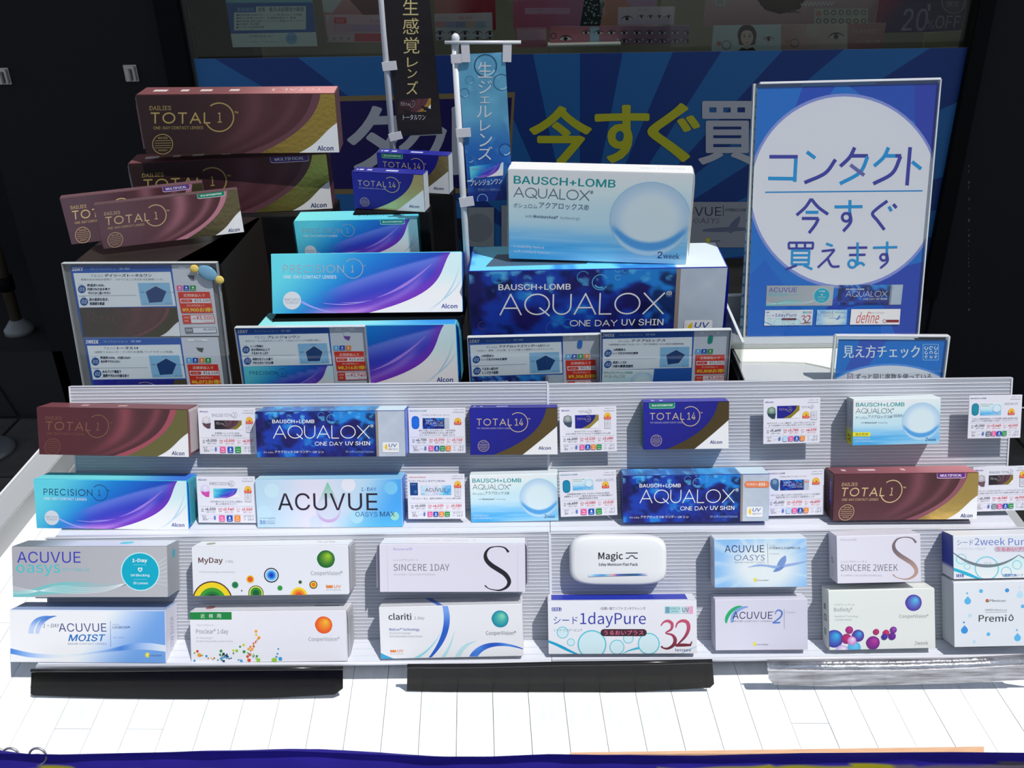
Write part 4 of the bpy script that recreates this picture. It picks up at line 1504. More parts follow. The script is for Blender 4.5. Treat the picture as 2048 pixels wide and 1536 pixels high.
def art_tag_b(A):
    A.poly([(860, 20), (1010, 20), (1010, 90), (860, 90)], (200, 196, 204))
    A.rect(873, 28, 974, 43, (214, 190, 196))
    A.text('¥1,600', 919, 32, 944, 40, (190, 60, 60), f='n')
    A.text('カラコン', 878, 33, 899, 38, (170, 150, 160), f='n')
    for k, c in enumerate(((210, 150, 160), (170, 160, 190), (150, 150, 180), (200, 170, 160), (160, 170, 190))):
        A.rect(870 + k * 20.5, 43, 890 + k * 20.5, 55, c)
        eye(A, 880 + k * 25, 67, 9)
        eye(A, 880 + k * 25, 78, 7)


def art_magenta(A):
    A.grid(30, 12, lambda S, T: mix(mix((186, 96, 124), (176, 120, 150), sm(S, .1, .5)), (190, 190, 196), sm(S, .55, .72) * (1 - sm(S, .75, .85))))
    A.rect(1050, 16, 1140, 28, (196, 150, 176))
    A.text('うるおい成分たっぷりカラーレンズ', 1058, 18, 1132, 22, (140, 90, 120), f='n')
    A.text('UVカット 10枚', 1070, 24, 1110, 27, (140, 90, 120), f='n')
    A.poly([(1172, -20), (1215, -20), (1200, 52), (1160, 52)], (40, 50, 52))
    R = random.Random(8)
    for k in range(60):
        x, y = R.uniform(1168, 1208), R.uniform(-10, 48)
        A.circle(x, y, R.uniform(1, 2.6), (150, 164, 158), seg=8)
    A.poly([(1215, -20), (1320, -20), (1310, 52), (1200, 52)], (196, 140, 126))
    A.poly([(1240, -20), (1330, -20), (1320, 20), (1270, 30)], (186, 150, 180))


def art_tag_c(A):
    A.poly([(1020, 40), (1110, 40), (1110, 100), (1020, 100)], (196, 120, 140))
    A.rect(1034, 58, 1092, 80, (206, 160, 176))
    A.text('¥1,660', 1040, 74, 1070, 84, (226, 190, 196), f='n')


def art_strip_c(A):
    A.grid(30, 6, lambda S, T: mix((186, 110, 122), (150, 120, 150), S))
    A.rect(1180, 54, 1198, 84, (150, 180, 200))
    A.arc(1107, 72, 5.5, 1.6, (60, 50, 60), seg=16)
    eye(A, 1131, 78, 13)
    for k in range(9):
        if k < 5:
            A.circle(1262 - 14 + k * 26, 62, 2, (200, 196, 210), seg=8)
        eye(A, 1172 + k * 25.4, 66, 9)
        if k > 2:
            eye(A, 1172 + k * 25.4, 83, 8)
            A.circle(1159 + k * 25.4, 79, 1.8, (200, 196, 210), seg=8)


def art_tag_d(A):
    A.grid(10, 6, lambda S, T: mix((206, 190, 196), (196, 176, 200), T))
    A.text('¥1,600', 1276, 18, 1298, 23, (170, 110, 130), f='n')
    eye(A, 1254, 38, 11)
    for k in range(4):
        eye(A, 1283 + k * 18, 34, 7)


art_on_plane('lens_poster', 'dark red poster behind the glass, right of the black flag', 'poster', [(870, -18), (990, -20), (992, 60), (870, 62)], 2.66, .001, art_red)
art_on_plane('price_strip', 'grey strip of printed eyes with a 1,600 yen price above the white finial', 'price strip', [(870, 29), (974, 27), (996, 76), (870, 80)], 2.54, .001, art_tag_b)
art_on_plane('lens_poster', 'magenta and grey poster behind the glass above the blue flag', 'poster', [(1026, -18), (1315, -22), (1312, 56), (1027, 60)], 2.66, .001, art_magenta)
art_on_plane('price_strip', 'small pink price card right of the blue flag top', 'price strip', [(1031, 56), (1093, 55), (1094, 94), (1032, 95)], 2.50, .001, art_tag_c)
art_on_plane('eye_strip', 'long pink to mauve strip printed with two rows of eyes', 'price strip', [(1102, 53), (1376, 51), (1380, 88), (1098, 90)], 2.50, .001, art_strip_c)
art_on_plane('price_strip', 'pale card with five printed eyes standing on the long eye strip', 'price strip', [(1235, 15), (1347, 13), (1350, 49), (1237, 50)], 2.56, .001, art_tag_d)
box_ = root('clear_riser', 'clear acrylic riser holding the long eye strip', 'riser', Matrix.Translation(at_y(1168, 100, 2.48)))
box('riser_top', (-.09, -.02, .012), (.09, .03, .016), M_EDGE, box_)
for s in (-.088, .084):
    box('riser_leg', (s, -.018, -.03), (s + .004, .028, .012), M_CLEAR, box_)


def art_mauve(A):
    A.grid(20, 10, lambda S, T: mix((186, 160, 164), (170, 130, 140), T))
    A.poly([(1500, -20), (1620, -20), (1600, 18), (1560, 28), (1530, 20)], (66, 44, 40))
    for k in range(9):
        A.ribbon(A.bez([(1520 + k * 9, 8), (1545 + k * 5, 22 + (k % 3) * 4), (1570 + k * 4, 24)]), [3, .8], (66, 44, 40))
    A.rect(1430, -8, 1451, 12, (176, 170, 172))
    A.text('新色', 1434, 0, 1447, 9, (130, 120, 124), f='n')
    R = random.Random(2)
    for k in range(44):
        A.circle(1602 + k * 1.55, 8 + 3 * math.sin(k * 1.3) - k * .04, 1.1, (236, 236, 236), seg=8)
    A.rect(1628, 17, 1736, 50, (186, 186, 176), rad=2)
    for k in range(7):
        for j in range(2):
            if k == 0 and j == 0:
                A.circle(1637, 27, 6, (190, 130, 130), seg=14)
            else:
                A.arc(1637 + k * 15, 25 + j * 17, 4.4, 1.6, (80, 66, 60), seg=14)


def art_portrait(A):
    A.poly([(1415, 40), (1580, 40), (1580, 110), (1415, 110)], (196, 204, 208))
    A.poly([(1562, 40), (1700, 40), (1700, 110), (1562, 110)], lambda st: mix((190, 140, 136), (206, 186, 176), sm(st[:, 0], .42, .52)))
    A.poly([(1695, 40), (1790, 40), (1790, 110), (1695, 110)], (176, 120, 122))
    A.circle(1438, 87, 5, (206, 120, 110), seg=14)
    A.arc(1453, 90, 8.5, 1.6, (96, 96, 100), seg=20)
    P = 'portrait'
    A.circle(1494, 70, 19, (66, 48, 44), ry=21, part=P)
    A.rect(1477, 70, 1511, 90, (66, 48, 44), rad=5, part=P)
    A.rect(1489, 86, 1499, 96, (206, 178, 166), part=P)
    A.poly([(1474, 103), (1484, 95), (1494, 98), (1505, 94), (1514, 103)], (60, 40, 44), part=P)
    A.circle(1494, 75, 12.5, (216, 190, 178), ry=16, part=P)
    A.poly([(1480, 68), (1483, 58), (1494, 53), (1506, 58), (1509, 68), (1503, 62), (1494, 60), (1486, 62)], (66, 48, 44), part=P)
    for s in (-5.5, 5.5):
        A.circle(1494 + s, 73, 1.8, (50, 36, 36), seg=8, part=P)
        A.line(1494 + s - 3, 69, 1494 + s + 3, 69, .9, (80, 60, 56), part=P)
    A.line(1494, 74, 1493, 79, .9, (190, 150, 140), part=P)
    A.ribbon([(1489.5, 84), (1494, 86.5), (1498.5, 84)], 1.4, (180, 90, 90), part=P)
    eye(A, 1537, 79, 10)
    A.circle(1574, 83, 4.5, (200, 120, 110), seg=12)
    A.arc(1589, 86, 8, 1.6, (96, 90, 94), seg=20)
    A.circle(1626, 60, 14, (196, 176, 166), ry=16)
    eye(A, 1672, 74, 15, (90, 60, 50))
    A.text('FLANMY', 1706, 58, 1756, 66, (206, 166, 166), f='b')
    A.text('1DAY 10枚入 各種', 1712, 80, 1760, 86, (214, 180, 176), f='n')


def art_off(A):
    A.grid(24, 14, lambda S, T: mix((150, 40, 80), (60, 40, 110), sm(S + T * .3, .15, .5)))
    A.text('20', 1802, 17, 1852, 62, (176, 160, 190), f='i', it=.15, b=.006)
    A.text("'", 1855, 8, 1861, 22, (176, 160, 190))
    A.text('%', 1852, 40, 1868, 58, (170, 156, 190), it=.1)
    A.text('OFF', 1869, 31, 1918, 57, (186, 172, 196), it=.15, b=.002)
    A.circle(1907, 4, 25, (96, 84, 120))
    A.arc(1907, 4, 23, 2, (170, 160, 184), seg=24)
    A.text('限定', 1894, 2, 1918, 14, (186, 178, 196), f='n')


art_on_plane('lens_poster', 'mauve poster with dark hair and lens rings behind the glass', 'poster', [(1410, -18), (1758, -22), (1762, 52), (1409, 52)], 2.62, .001, art_mauve)
art_on_plane('portrait_strip', 'white and pink strip with a printed face and large eye', 'price strip', [(1422, 52), (1770, 46), (1766, 98), (1428, 102)], 2.46, .001, art_portrait)
art_on_plane('discount_poster', 'purple and red 20% OFF poster at the right window edge', 'poster', [(1756, -18), (1936, -20), (1924, 62), (1752, 66)], 2.58, .001, art_off)
art_on_plane('leaflet', 'cream leaflet lying under the purple discount poster', 'leaflet', [(1850, 66), (1925, 60), (1920, 92), (1846, 96)], 2.5, .001, lambda A: A.grid(4, 2, lambda S, T: mix((170, 168, 120), (186, 186, 150), S)))

# ---------------------------------------------------------------- wall fittings, bollard
for i, (x, y) in enumerate(((263, 146), (8, 152))):
    p = at_y(x, y, YW)
    r = root('strike_bracket', ('small steel bracket on the black wall near the window', 'small steel bracket at the far left of the black wall')[i], 'bracket', Matrix.Translation(p), 'steel brackets on the black wall')
    box('plate', (-.016, -.004, -.019), (.016, 0, .019), M_METAL, r, .001)
    box('lug', (-.010, -.016, -.017), (.002, -.004, .010), M_METAL, r, .002)
    box('lug', (.006, -.010, -.017), (.012, -.004, .016), M_METAL, r, .001)

pb = at_z(40, 664, -.40)
r = root('bollard', 'slim brass-coloured post on a white round foot at far left', 'bollard', Matrix.Translation(pb))
bm = bmesh.new()
prof = [(.040, 0), (.040, .013), (.036, .017), (.018, .040), (.0, .042)]
tube_bm(bm, [(0, 0, z) for _, z in prof[:-1]], [a for a, _ in prof[:-1]], 24)
bm_obj('foot', bm, principled('foot_white', (.34, .33, .31), .4), r, True)
tube('post', [(0, 0, .04), (0, 0, 1.2)], .016, principled('aged_brass', (.15, .12, .08), .45, metal=.3), r)
tube('collar', [(0, 0, .13), (0, 0, .17)], .022, M_FRAME, r)

pm = at_z(14, 826, FLOOR_Z)
r = root('floor_box', 'low dark metal box with a sloping lid on the pavers at far left', 'metal box', Matrix.Translation((pm[0] - .05, pm[1] - .02, FLOOR_Z)))
bm = bmesh.new()
v = [bm.verts.new(p) for p in ((-.1, 0, 0), (.09, 0, 0), (.09, .12, 0), (-.1, .12, 0), (-.1, 0, .10), (.06, 0, .10), (.05, .12, .135), (-.1, .12, .135))]
for f in ((3, 2, 1, 0), (4, 5, 6, 7), (0, 1, 5, 4), (1, 2, 6, 5), (2, 3, 7, 6), (3, 0, 4, 7)):
    bm.faces.new([v[i] for i in f])
bm_obj('housing', bm, principled('dull_metal', (.05, .052, .055), .5, metal=.4), r)
tube('bolt', [(.03, -.004, .05), (.03, .0, .05)], .004, M_METAL, r)
pd = at_z(-26, 905, FLOOR_Z)
r = root('stand_base', 'round grey metal stand base on the pavers, cut by the left frame edge', 'stand', Matrix.Translation((pd[0], pd[1], FLOOR_Z + .002)))
tube('disc', [(0, 0, 0), (0, 0, .008), (0, 0, .014)], [.072, .070, .060], principled('grey_disc', (.35, .35, .35), .4, metal=.3), r, 40)
tube('pole', [(0, 0, .014), (0, 0, .7)], .014, M_FRAME, r)

# ---------------------------------------------------------------- table
X0, X1, Y0, Y1 = -.675, .525, .6045, 1.25
tb = root('display_table', 'low white plank-topped display table in front of the shop window', 'table', Matrix.Translation((0, 1.0, FLOOR_Z)))
TM = Matrix.Translation((0, -1.0, -FLOOR_Z))


def tpart(name, lo, hi, mat, bev=0.0):
    o = box(name, (lo[0], lo[1] - 1.0, lo[2] - FLOOR_Z), (hi[0], hi[1] - 1.0, hi[2] - FLOOR_Z), mat, tb, bev)
    return o


tpart('table_body', (X0, Y0 + .003, -.50), (X1, Y1, -.006), principled('table_carcass', (.30, .30, .31), .6))
tpart('table_top_board', (X0 - .012, Y0, -.0062), (X1, Y1, -.0042), principled('gap_shadow', (.16, .17, .18), .8))
dvp = ray(935, -302)
sh = dvp[0] / dvp[1]
pitch = .0352
xs0 = at_z(989, 1500, 0)[0]
R_ = random.Random(11)
for k in range(-17, 16):
    a, b = xs0 + k * pitch, xs0 + (k + 1) * pitch - .0005
    cuts = [Y0]
    if k == -10: cuts.append(Y0 + .033)
    elif k == -12: cuts.append(Y0 + .033)
    elif k == 8: cuts.append(Y0 + .043)
    else: cuts.append(Y0 + .10 + ((k * 37) % 60) * .01)
    cuts.append(Y1)
    for c0, c1 in zip(cuts, cuts[1:]):
        if c0 > Y0:
            c0 += .0006
        bm = bmesh.new()
        z1 = R_.uniform(-.0002, .0001)
        vv = []
        for z in (-.0042, z1):
            for (x, y) in ((a, c0), (b, c0), (b, c1), (a, c1)):
                vv.append(bm.verts.new((min(max(x + (y - .615) * sh, X0), X1), y - 1.0, z - FLOOR_Z)))
        for f in ((3, 2, 1, 0), (4, 5, 6, 7), (0, 1, 5, 4), (1, 2, 6, 5), (2, 3, 7, 6), (3, 0, 4, 7)):
            bm.faces.new([vv[i] for i in f])
        bm_obj('plank', bm, M_PLANK, tb)
# raised rim at the left: an outer lip, a flat top and an inner face
rl = at_z(78, 965, .03)
tpart('rim', (rl[0] - .034, Y0 - .02, -.02), (rl[0], Y1, .030), M_RIM, .0012)
tpart('rim', (X1 + .0005, Y0 - .02, -.02), (X1 + .034, Y1, .030), M_RIM, .0012)
tpart('rim_lip', (rl[0] - .0375, Y0 - .02, -.02), (rl[0] - .0345, Y1, .0325), M_WHITE)
for lx, ly in ((X0 + .04, Y0 + .04), (X1 - .04, Y0 + .04), (X0 + .04, Y1 - .04), (X1 - .04, Y1 - .04)):
    tpart('leg', (lx - .02, ly - .02, FLOOR_Z), (lx + .02, ly + .02, -.5), M_RIM)

# wooden battens showing along the front edge
for i, (xa, xb, ya, lab) in enumerate(((1140, 1968, 1504, 'long thin orange-brown batten along the right front table edge'), (640, 735, 1506, 'short orange-brown batten end above the violet cloth'))):
    bm = bmesh.new()
    c4 = [at_z(x_, y_, .0035) for x_, y_ in ((xa, ya + 1), (xb, ya - (11 if i == 0 else 3)), (xb, ya + 1), (xa, ya + 5))]
    vb = [bm.verts.new((c[0], c[1], .0004)) for c in c4]
    vt = [bm.verts.new((c[0], c[1], .0035)) for c in c4]
    bm.faces.new(vt)
    bm.faces.new(vb[::-1])
    for q4 in range(4):
        bm.faces.new((vb[q4], vb[(q4 + 1) % 4], vt[(q4 + 1) % 4], vt[q4]))
    bmesh.ops.recalc_face_normals(bm, faces=bm.faces[:])
    o = bm_obj('wooden_batten', bm, principled('orange_batten', (.72, .42, .24), .6, noise=(40, (.80, .50, .30), (1, 8, 8))), None)
    o['label'], o['category'] = lab, 'batten'

# violet cloth banner hanging at the front
bm = bmesh.new()
cl = bm.loops.layers.float_color.new('Col')
tops = [(-60, 1507), (0, 1507), (120, 1509), (250, 1506), (400, 1503), (580, 1502), (700, 1507), (860, 1513), (980, 1513), (1100, 1508), (1200, 1510), (1400, 1511), (1600, 1506), (1760, 1505), (1900, 1504), (2110, 1506)]
YC = .5935
NX, NZ = 150, 60
rows = []
for i in range(NX + 1):
    x = -60 + (2110 + 60) * i / NX
    y = np.interp(x, [t[0] for t in tops], [t[1] for t in tops])
    p = at_y(x, y, YC)
    wv = .0035 * math.sin(i * .23) + .002 * math.sin(i * .61 + 1)
    col_ = []
    for j in range(NZ + 1):
        s = j / NZ
        dz = (s ** 3) * .30
        Lf = float(np.interp(x, [-60, 0, 60, 300, 500, 640, 760, 900, 1100, 1250, 1400, 2110], [.003, .004, .012, .011, .007, .003, .005, .012, .014, .010, .016, .022]))
        fold = .0062 * math.sin(min(dz / Lf, 1) * math.pi / 2) - .010 * max(0.0, min(1.0, (dz - Lf) / .03))
        col_.append((bm.verts.new((p[0], YC + wv * .4 * min(1, dz / .02) + fold, p[2] - dz)), dz, x))
    rows.append(col_)
for i in range(NX):
    for j in range(NZ):
        q = [rows[i][j], rows[i][j + 1], rows[i + 1][j + 1], rows[i + 1][j]]
        f = bm.faces.new([a[0] for a in q])
        f.smooth = True
        for lp, a in zip(f.loops, q):
            z = a[0].co.z
            zl = float(np.interp(a[2], [0, 1180, 1300, 1500, 1800, 2100], [-.0050, -.0060, -.0030, -.0004, .0026, .0028]))
            yel = z < zl and (a[2] < 450 or 700 < a[2] < 900 or 1180 < a[2] < 1800)
            gry = z < zl and a[2] >= 1800
            c = (190, 186, 30) if yel else ((126, 116, 130) if gry else (58, 44, 176))
            lp[cl] = (*lin(c), 1)
bmesh.ops.solidify(bm, geom=bm.faces[:], thickness=.0006)
o = bm_obj('front_cloth', bm, M_CLOTH, None)
o['label'], o['category'] = 'violet printed cloth hanging along the front edge of the white table', 'cloth banner'
for i, x in enumerate((22, 76, -6)):
    p = at_y(x, 1512, YC + .0078)
    bm = bmesh.new()
    n = 20
    tube_bm(bm, [(.008 * math.cos(k * 2 * math.pi / n) + .0, .002 * math.sin(k * 2 * math.pi / n), .008 * math.sin(k * 2 * math.pi / n)) for k in range(n + 1)], .0011, 8, False)
    o = bm_obj('binder_ring', bm, M_METAL, None, True)
    o.location = tuple(p)
    o['label'] = ('middle of the three metal rings at the left end of the violet cloth', 'rightmost of the three metal rings at the left end of the violet cloth', 'leftmost metal ring, cut by the left frame edge')[i]
    o['category'], o['group'] = 'ring', 'metal rings holding the violet cloth'

# ---------------------------------------------------------------- twin-wall stepped display
def twinwall(name, label, quad, P, n, ribs, ledge=None):
    f = Face(quad, P, n)
    r = root(name, label, 'display panel', f.matrix(), 'corrugated plastic panels of the stepped display')
    box('panel_sheet', (-f.w / 2, 0, -.004), (f.w / 2, f.h, -.0006), M_SHEET, r)
    bm = bmesh.new()
    k = 0
    y = .0008
    while y < f.h - .001:
        h2 = .00043
        a = [(-f.w / 2, y - h2, -.0006), (f.w / 2, y - h2, -.0006), (f.w / 2, y + h2, -.0006), (-f.w / 2, y + h2, -.0006)]
        b = [(-f.w / 2, y - h2 * .4, -.0001), (f.w / 2, y - h2 * .4, -.0001), (f.w / 2, y + h2 * .4, -.0001), (-f.w / 2, y + h2 * .4, -.0001)]
        va, vb = [bm.verts.new(c) for c in a], [bm.verts.new(c) for c in b]
        for i in range(4):
            bm.faces.new((va[i], va[(i + 1) % 4], vb[(i + 1) % 4], vb[i]))
        bm.faces.new(vb)
        y += ribs
        k += 1
    o = bm_obj('panel_ribs', bm, M_RIB, r)
    o['kind'] = 'stuff'
    for s in (-1, 1):
        box('panel_edge', (s * f.w / 2 - .0008, 0, -.004), (s * f.w / 2 + .0008, f.h, .0002), M_RIB, r)
    box('panel_edge', (-f.w / 2, f.h - .0006, -.004), (f.w / 2, f.h + .0004, .0002), M_RIB, r)
    return r, f


RB = .0036
_, fUL = twinwall('corrugated_panel', 'upper left ribbed translucent panel behind the maroon and blue boxes', [(150, 770), (1094, 768), (1098, 1052), (150, 1062)], P_UP, N_UP, RB)
_, fUR = twinwall('corrugated_panel', 'upper right ribbed translucent panel ending at the black wall', [(1096, 767), (2015, 757), (2018, 1041), (1100, 1051)], P_UP - N_UP * .0006, N_UP, RB)
_, fLL = twinwall('corrugated_panel', 'lower left ribbed panel behind the bottom rows, left of the seam', [(108, 1075), (1099, 1066), (1102, 1318), (84, 1330)], P_LOW, N_LOW, RB)
_, fLR = twinwall('corrugated_panel', 'lower right ribbed panel behind the bottom rows, right of the seam', [(1101, 1066), (2076, 1056.5), (2086, 1309), (1104, 1318)], P_LOW - N_LOW * .0006, N_LOW, RB)


def ledge(label, xa, xb, zb, yf_px, P, n, th=.0035):
    """folded horizontal shelf from the panel foot forward to the lip seen at yf_px"""
    fl_, fr_ = at_z(xa, yf_px[0], zb), at_z(xb, yf_px[1], zb)
    # back edge: where the panel plane meets height zb
    yb = P[1] + n[2] * (zb - P[2]) / -n[1] * 1.0
    yb = P[1] + (zb - P[2]) * n[2] / (-n[1]) + .0
    r = root('panel_ledge', label, 'shelf ledge', Matrix.Translation(((fl_[0] + fr_[0]) / 2, yb, zb)), 'folded ledges of the stepped display')
    cx = (fl_[0] + fr_[0]) / 2
    bm = bmesh.new()
    vs = []
    for z in (-th, 0):
        vs.append([bm.verts.new((x - cx, y - yb, z)) for x, y in ((fl_[0], fl_[1]), (fr_[0], fr_[1]), (fr_[0], yb), (fl_[0], yb))])
    A_, B_ = vs
    bm.faces.new(A_[::-1])
    bm.faces.new(B_)
    for i in range(4):
        bm.faces.new((A_[i], A_[(i + 1) % 4], B_[(i + 1) % 4], B_[i]))
    bm_obj('ledge_sheet', bm, M_LEDGE, r)
    bm = bmesh.new()
    for k in range(1, 4):
        t = k * .0095
        p = [(fl_[0] - cx, fl_[1] - yb + t, .0004), (fr_[0] - cx, fr_[1] - yb + t, .0004)]
        tube_bm(bm, p, .0005, 6)
    o = bm_obj('ledge_ribs', bm, M_RIB, r)
    o['kind'] = 'stuff'
    tube('lip', [(fl_[0] - cx, fl_[1] - yb, -.0010), (fr_[0] - cx, fr_[1] - yb, -.0010)], .0019, M_RIB, r, 8)
    return r


ZM = .123
ledge('white folded ledge under the middle row, left of the seam', 112, 1100, ZM, (1073, 1064), P_UP, N_UP)
ledge('white folded ledge under the middle row, right of the seam', 1101, 2034, ZM + .0002, (1064, 1054), P_UP, N_UP)
ledge('white folded ledge under the bottom row, left of the seam', 73, 1103, .028, (1331, 1322), P_LOW, N_LOW)
ledge('white folded ledge under the bottom row, right of the seam', 1104, 2090, .0282, (1322, 1309), P_LOW, N_LOW)

# inner core of the stepped display (dark carcass that carries the rear shelf)
ub = fUL.base
r = root('display_riser', 'black stepped carcass behind the ribbed panels carrying the rear boxes', 'display riser', Matrix.Translation((0, 1.05, 0)))
box('riser_top', (-.47, -.165, ZS - .006), (.345, .33, ZS), M_BLACK, r, .001)
box('riser_back', (-.47, .325, .0006), (.345, .33, ZS - .006), M_BLACK, r)
for x in (-.46, .0, .33):
    box('riser_side', (x, -.13, .0006), (x + .008, .325, ZS - .006), M_BLACK, r)
# ================================================================== PRODUCTS ON THE PANELS
G1, G2, G3, G4 = 'lens boxes of the upper row', 'lens boxes of the middle row', 'lens boxes of the third row', 'lens boxes of the bottom row'
MAR, MARTOP = (96, 52, 56), (150, 92, 96)


def up_(q, d):
    return face_panel(q, P_UP, N_UP, d + .0006)


def lo_(q, d):
    return face_panel(q, P_LOW, N_LOW, d + .0006)


def marks_top(c, lett, xs=((.06, .13), (.2, .24), (.3, .36), (.45, .5))):
    def fn(T):
        T.grid(16, 2, c if callable(c) else (lambda S, t: np.tile(np.array(c, float), (len(S), 1))))
        for a, b in xs:
            T.rect(a, .35, b, .6, lett)
    return fn


def side_text(s, col, base, y0=.2, y1=.9, x0=.3, x1=.7):
    def fn(T):
        T.grid(2, 2, lambda S, t: np.tile(np.array(base, float), (len(S), 1)))
        v = .5
        T.text(s, x0, y0, x1, y1, col, rot=90)
    return fn


sunlit_pink_top = lambda S, t: mix((120, 72, 76), (214, 150, 150), sm(S, .35, .95))  # maroon top; the pink towards its right end is painted sunlight
cyan_top = lambda S, t: mix((120, 226, 236), (60, 120, 226), sm(S, .5, 1))
blue_top = lambda S, t: np.where((S > .815)[:, None], np.array([206., 226, 238]), mix(water_bg(S, t * .2), (120, 200, 240), .45 + 0 * S))

DKG = (150, 134, 84)
lens_box('t1', 'maroon box with pink swirl and plain dull gold band, leftmost of the upper row',
         up_([(74, 814), (375.6, 819.3), (377.8, 913.6), (76.8, 909)], .030), .030,
         lambda A: art_total1(A, gold=(150, 140, 86), lett=(120, 78, 62), dark=(84, 40, 46), hot=(158, 78, 90)), MAR, {'right': (150, 96, 104), 'flap': (236, 226, 226)}, G1,
         top=marks_top((124, 72, 78), (190, 160, 150), ((.25, .3), (.5, .56))), flaps={1: .0012})
lens_box('aq1', 'dark blue water-splash box with silver end, upper row second from left',
         up_([(510.3, 823), (809.4, 821.2), (811.5, 912), (513.3, 915)], .030), .030, art_aqua_blue, (40, 60, 150), {'right': (90, 120, 210)}, G1, top=lambda T: T.grid(60, 3, blue_top))
lens_box('t14a', 'navy box with dull gold curve and no badge, left of the panel seam',
         up_([(938.7, 816.5), (1114.8, 815.5), (1115.9, 908.5), (940.8, 910)], .020), .020, lambda A: art_total14(A, gold=(130, 108, 66)), (30, 30, 120), {'right': (220, 220, 225)}, G1,
         top=marks_top((50, 50, 150), (170, 176, 220), ((.03, .06), (.11, .14), (.3, .43))))
lens_box('t14b', 'navy box with gold curve and green badge, upper row right of the seam',
         up_([(1285.6, 804.8), (1457.8, 802.7), (1458.4, 896.5), (1287, 899.7)], .020), .020, lambda A: art_total14(A, '(for) ASTIGMATISM', gold=(110, 92, 60)), (30, 30, 120), {'left': (40, 110, 90)}, G1,
         top=marks_top((60, 60, 170), (200, 200, 230), ((.1, .14), (.2, .24))))
lens_box('awm', 'white and sky blue box with lens bubble and yellow tag, upper row at right',
         up_([(1704.9, 799), (1880, 795.4), (1880.4, 886.5), (1706.4, 890.8)], .020), .020, lambda A: art_aqua_white(A, True), (226, 236, 244), {'left': (150, 156, 164)}, G1,
         left=lambda T: (T.grid(2, 8, lambda S, t: np.where((t > .74)[:, None], np.array([206., 206, 40]), np.array([168., 172, 180]))), T.text('BAUSCH + LOMB', .55, .05, .85, .62, (60, 90, 96), rot=90, b=.01), T.text('M', .25, .80, .8, .93, (60, 60, 20), b=.02, rot=90)))
lens_box('p1', 'turquoise to blue box with violet curve and silver seal, leftmost of the middle row',
         up_([(69.4, 958.6), (376, 961), (374.5, 1059.6), (70, 1055.8)], .030), .030, lambda A: art_precision(A, lett=(24, 62, 104)), (90, 210, 226), {'right': (44, 110, 214)}, G2, top=lambda T: T.grid(16, 2, cyan_top), flaps={1: .0012})
lens_box('mx', 'pale blue box with a large teardrop behind dark capitals, middle row',
         up_([(511.8, 958.3), (803.4, 957.2), (805, 1052.9), (512.5, 1056)], .028), .028, art_max, (190, 220, 236), {'right': (80, 140, 230)}, G2, top=lambda T: T.grid(8, 2, lambda S, t: mix((190, 224, 240), (130, 196, 240), S)))
lens_box('aw1', 'white and sky blue box with lens bubble and no tag, middle row at the seam',
         up_([(939.3, 950.8), (1115.5, 946.5), (1117, 1041), (941.9, 1044.7)], .020), .020, art_aqua_white, (226, 240, 248), {'right': (60, 190, 200)}, G2)
lens_box('aqt', 'blue water-splash box with orange tab on its silver end, middle row',
         up_([(1244.7, 951), (1538.2, 948), (1538.6, 1041.4), (1246.4, 1045.6)], .030), .030, lambda A: art_aqua_blue(A, True), (40, 60, 170), {'left': (60, 70, 140)}, G2, top=lambda T: T.grid(60, 3, blue_top))
lens_box('t1m', 'maroon box with bright gold band and purple badge, right end of the middle row',
         up_([(1666.2, 948.9), (1955.6, 944), (1956.3, 1038.2), (1666.8, 1040.4)], .030), .030,
         lambda A: art_total1(A, ((104, 40, 130), 'MULTIFOCAL'), gold=(222, 184, 104), lett=(206, 176, 130), dark=(88, 50, 56), hot=(140, 84, 96)), MAR, {}, G2,
         top=marks_top(lambda S, t: mix((120, 72, 80), (206, 130, 136), S), (220, 190, 190), ((.08, .11), (.2, .32), (.5, .53))),
         left=lambda T: (T.grid(2, 2, lambda S, t: np.tile(np.array([84., 56, 58]), (len(S), 1))), T.text('TOTAL 1', .12, .2, .38, .72, (150, 120, 90), rot=90), T.rect(.55, .12, .85, .70, (96, 60, 130)), T.text('MULTIFOCAL', .6, .2, .78, .62, (200, 190, 220), rot=90)))

lens_box('og', 'silver grey box with turquoise roundel and wave lines, leftmost of the third row',
         lo_([(24.1, 1093), (335, 1092), (335, 1194), (24.5, 1194)], .030), .030, art_oasys_grey, (176, 176, 180), {'right': (150, 154, 160), 'top': (150, 156, 164)}, G3,
         top=lambda T: (T.grid(8, 2, lambda S, t: mix((130, 138, 146), (214, 220, 228), sm(S, .1, .4))), T.circle(.70, .45, .045, (90, 206, 214), ry=.22)),
         right=lambda T: (T.grid(2, 2, lambda S, t: np.tile(np.array([160., 164, 170]), (len(S), 1))), T.circle(.55, .2, .14, (60, 170, 184), ry=.09)))
lens_box('md', 'white box with green ball logo and coloured circles along the foot, third row',
         lo_([(384, 1093.4), (696.8, 1090), (696.8, 1188), (385, 1192)], .028), .028, art_myday, (228, 228, 232), {'right': (222, 222, 226)}, G3,
         top=lambda T: (T.grid(4, 2, lambda S, t: np.tile(np.array([232., 234, 238]), (len(S), 1))), T.circle(.09, .5, .03, (150, 160, 140), ry=.2), mirror_text('MyDay', .78, .2, .9, .6, (150, 140, 150))(T)), flaps={1: .0014})
lens_box('s1', 'lilac white wide box with a large black letter S, third row',
         lo_([(759.7, 1087.5), (1050, 1087.5), (1050, 1183.4), (758.2, 1184)], .030), .030, art_sincere1, (224, 220, 232), {}, G3, flaps={-1: .003, 1: .0026},
         top=lambda T: (T.grid(4, 2, lambda S, t: np.tile(np.array([236., 234, 242]), (len(S), 1))), mirror_text('S   SINCERE 1DAY', .3, .3, .66, .6, (206, 200, 220))(T)))
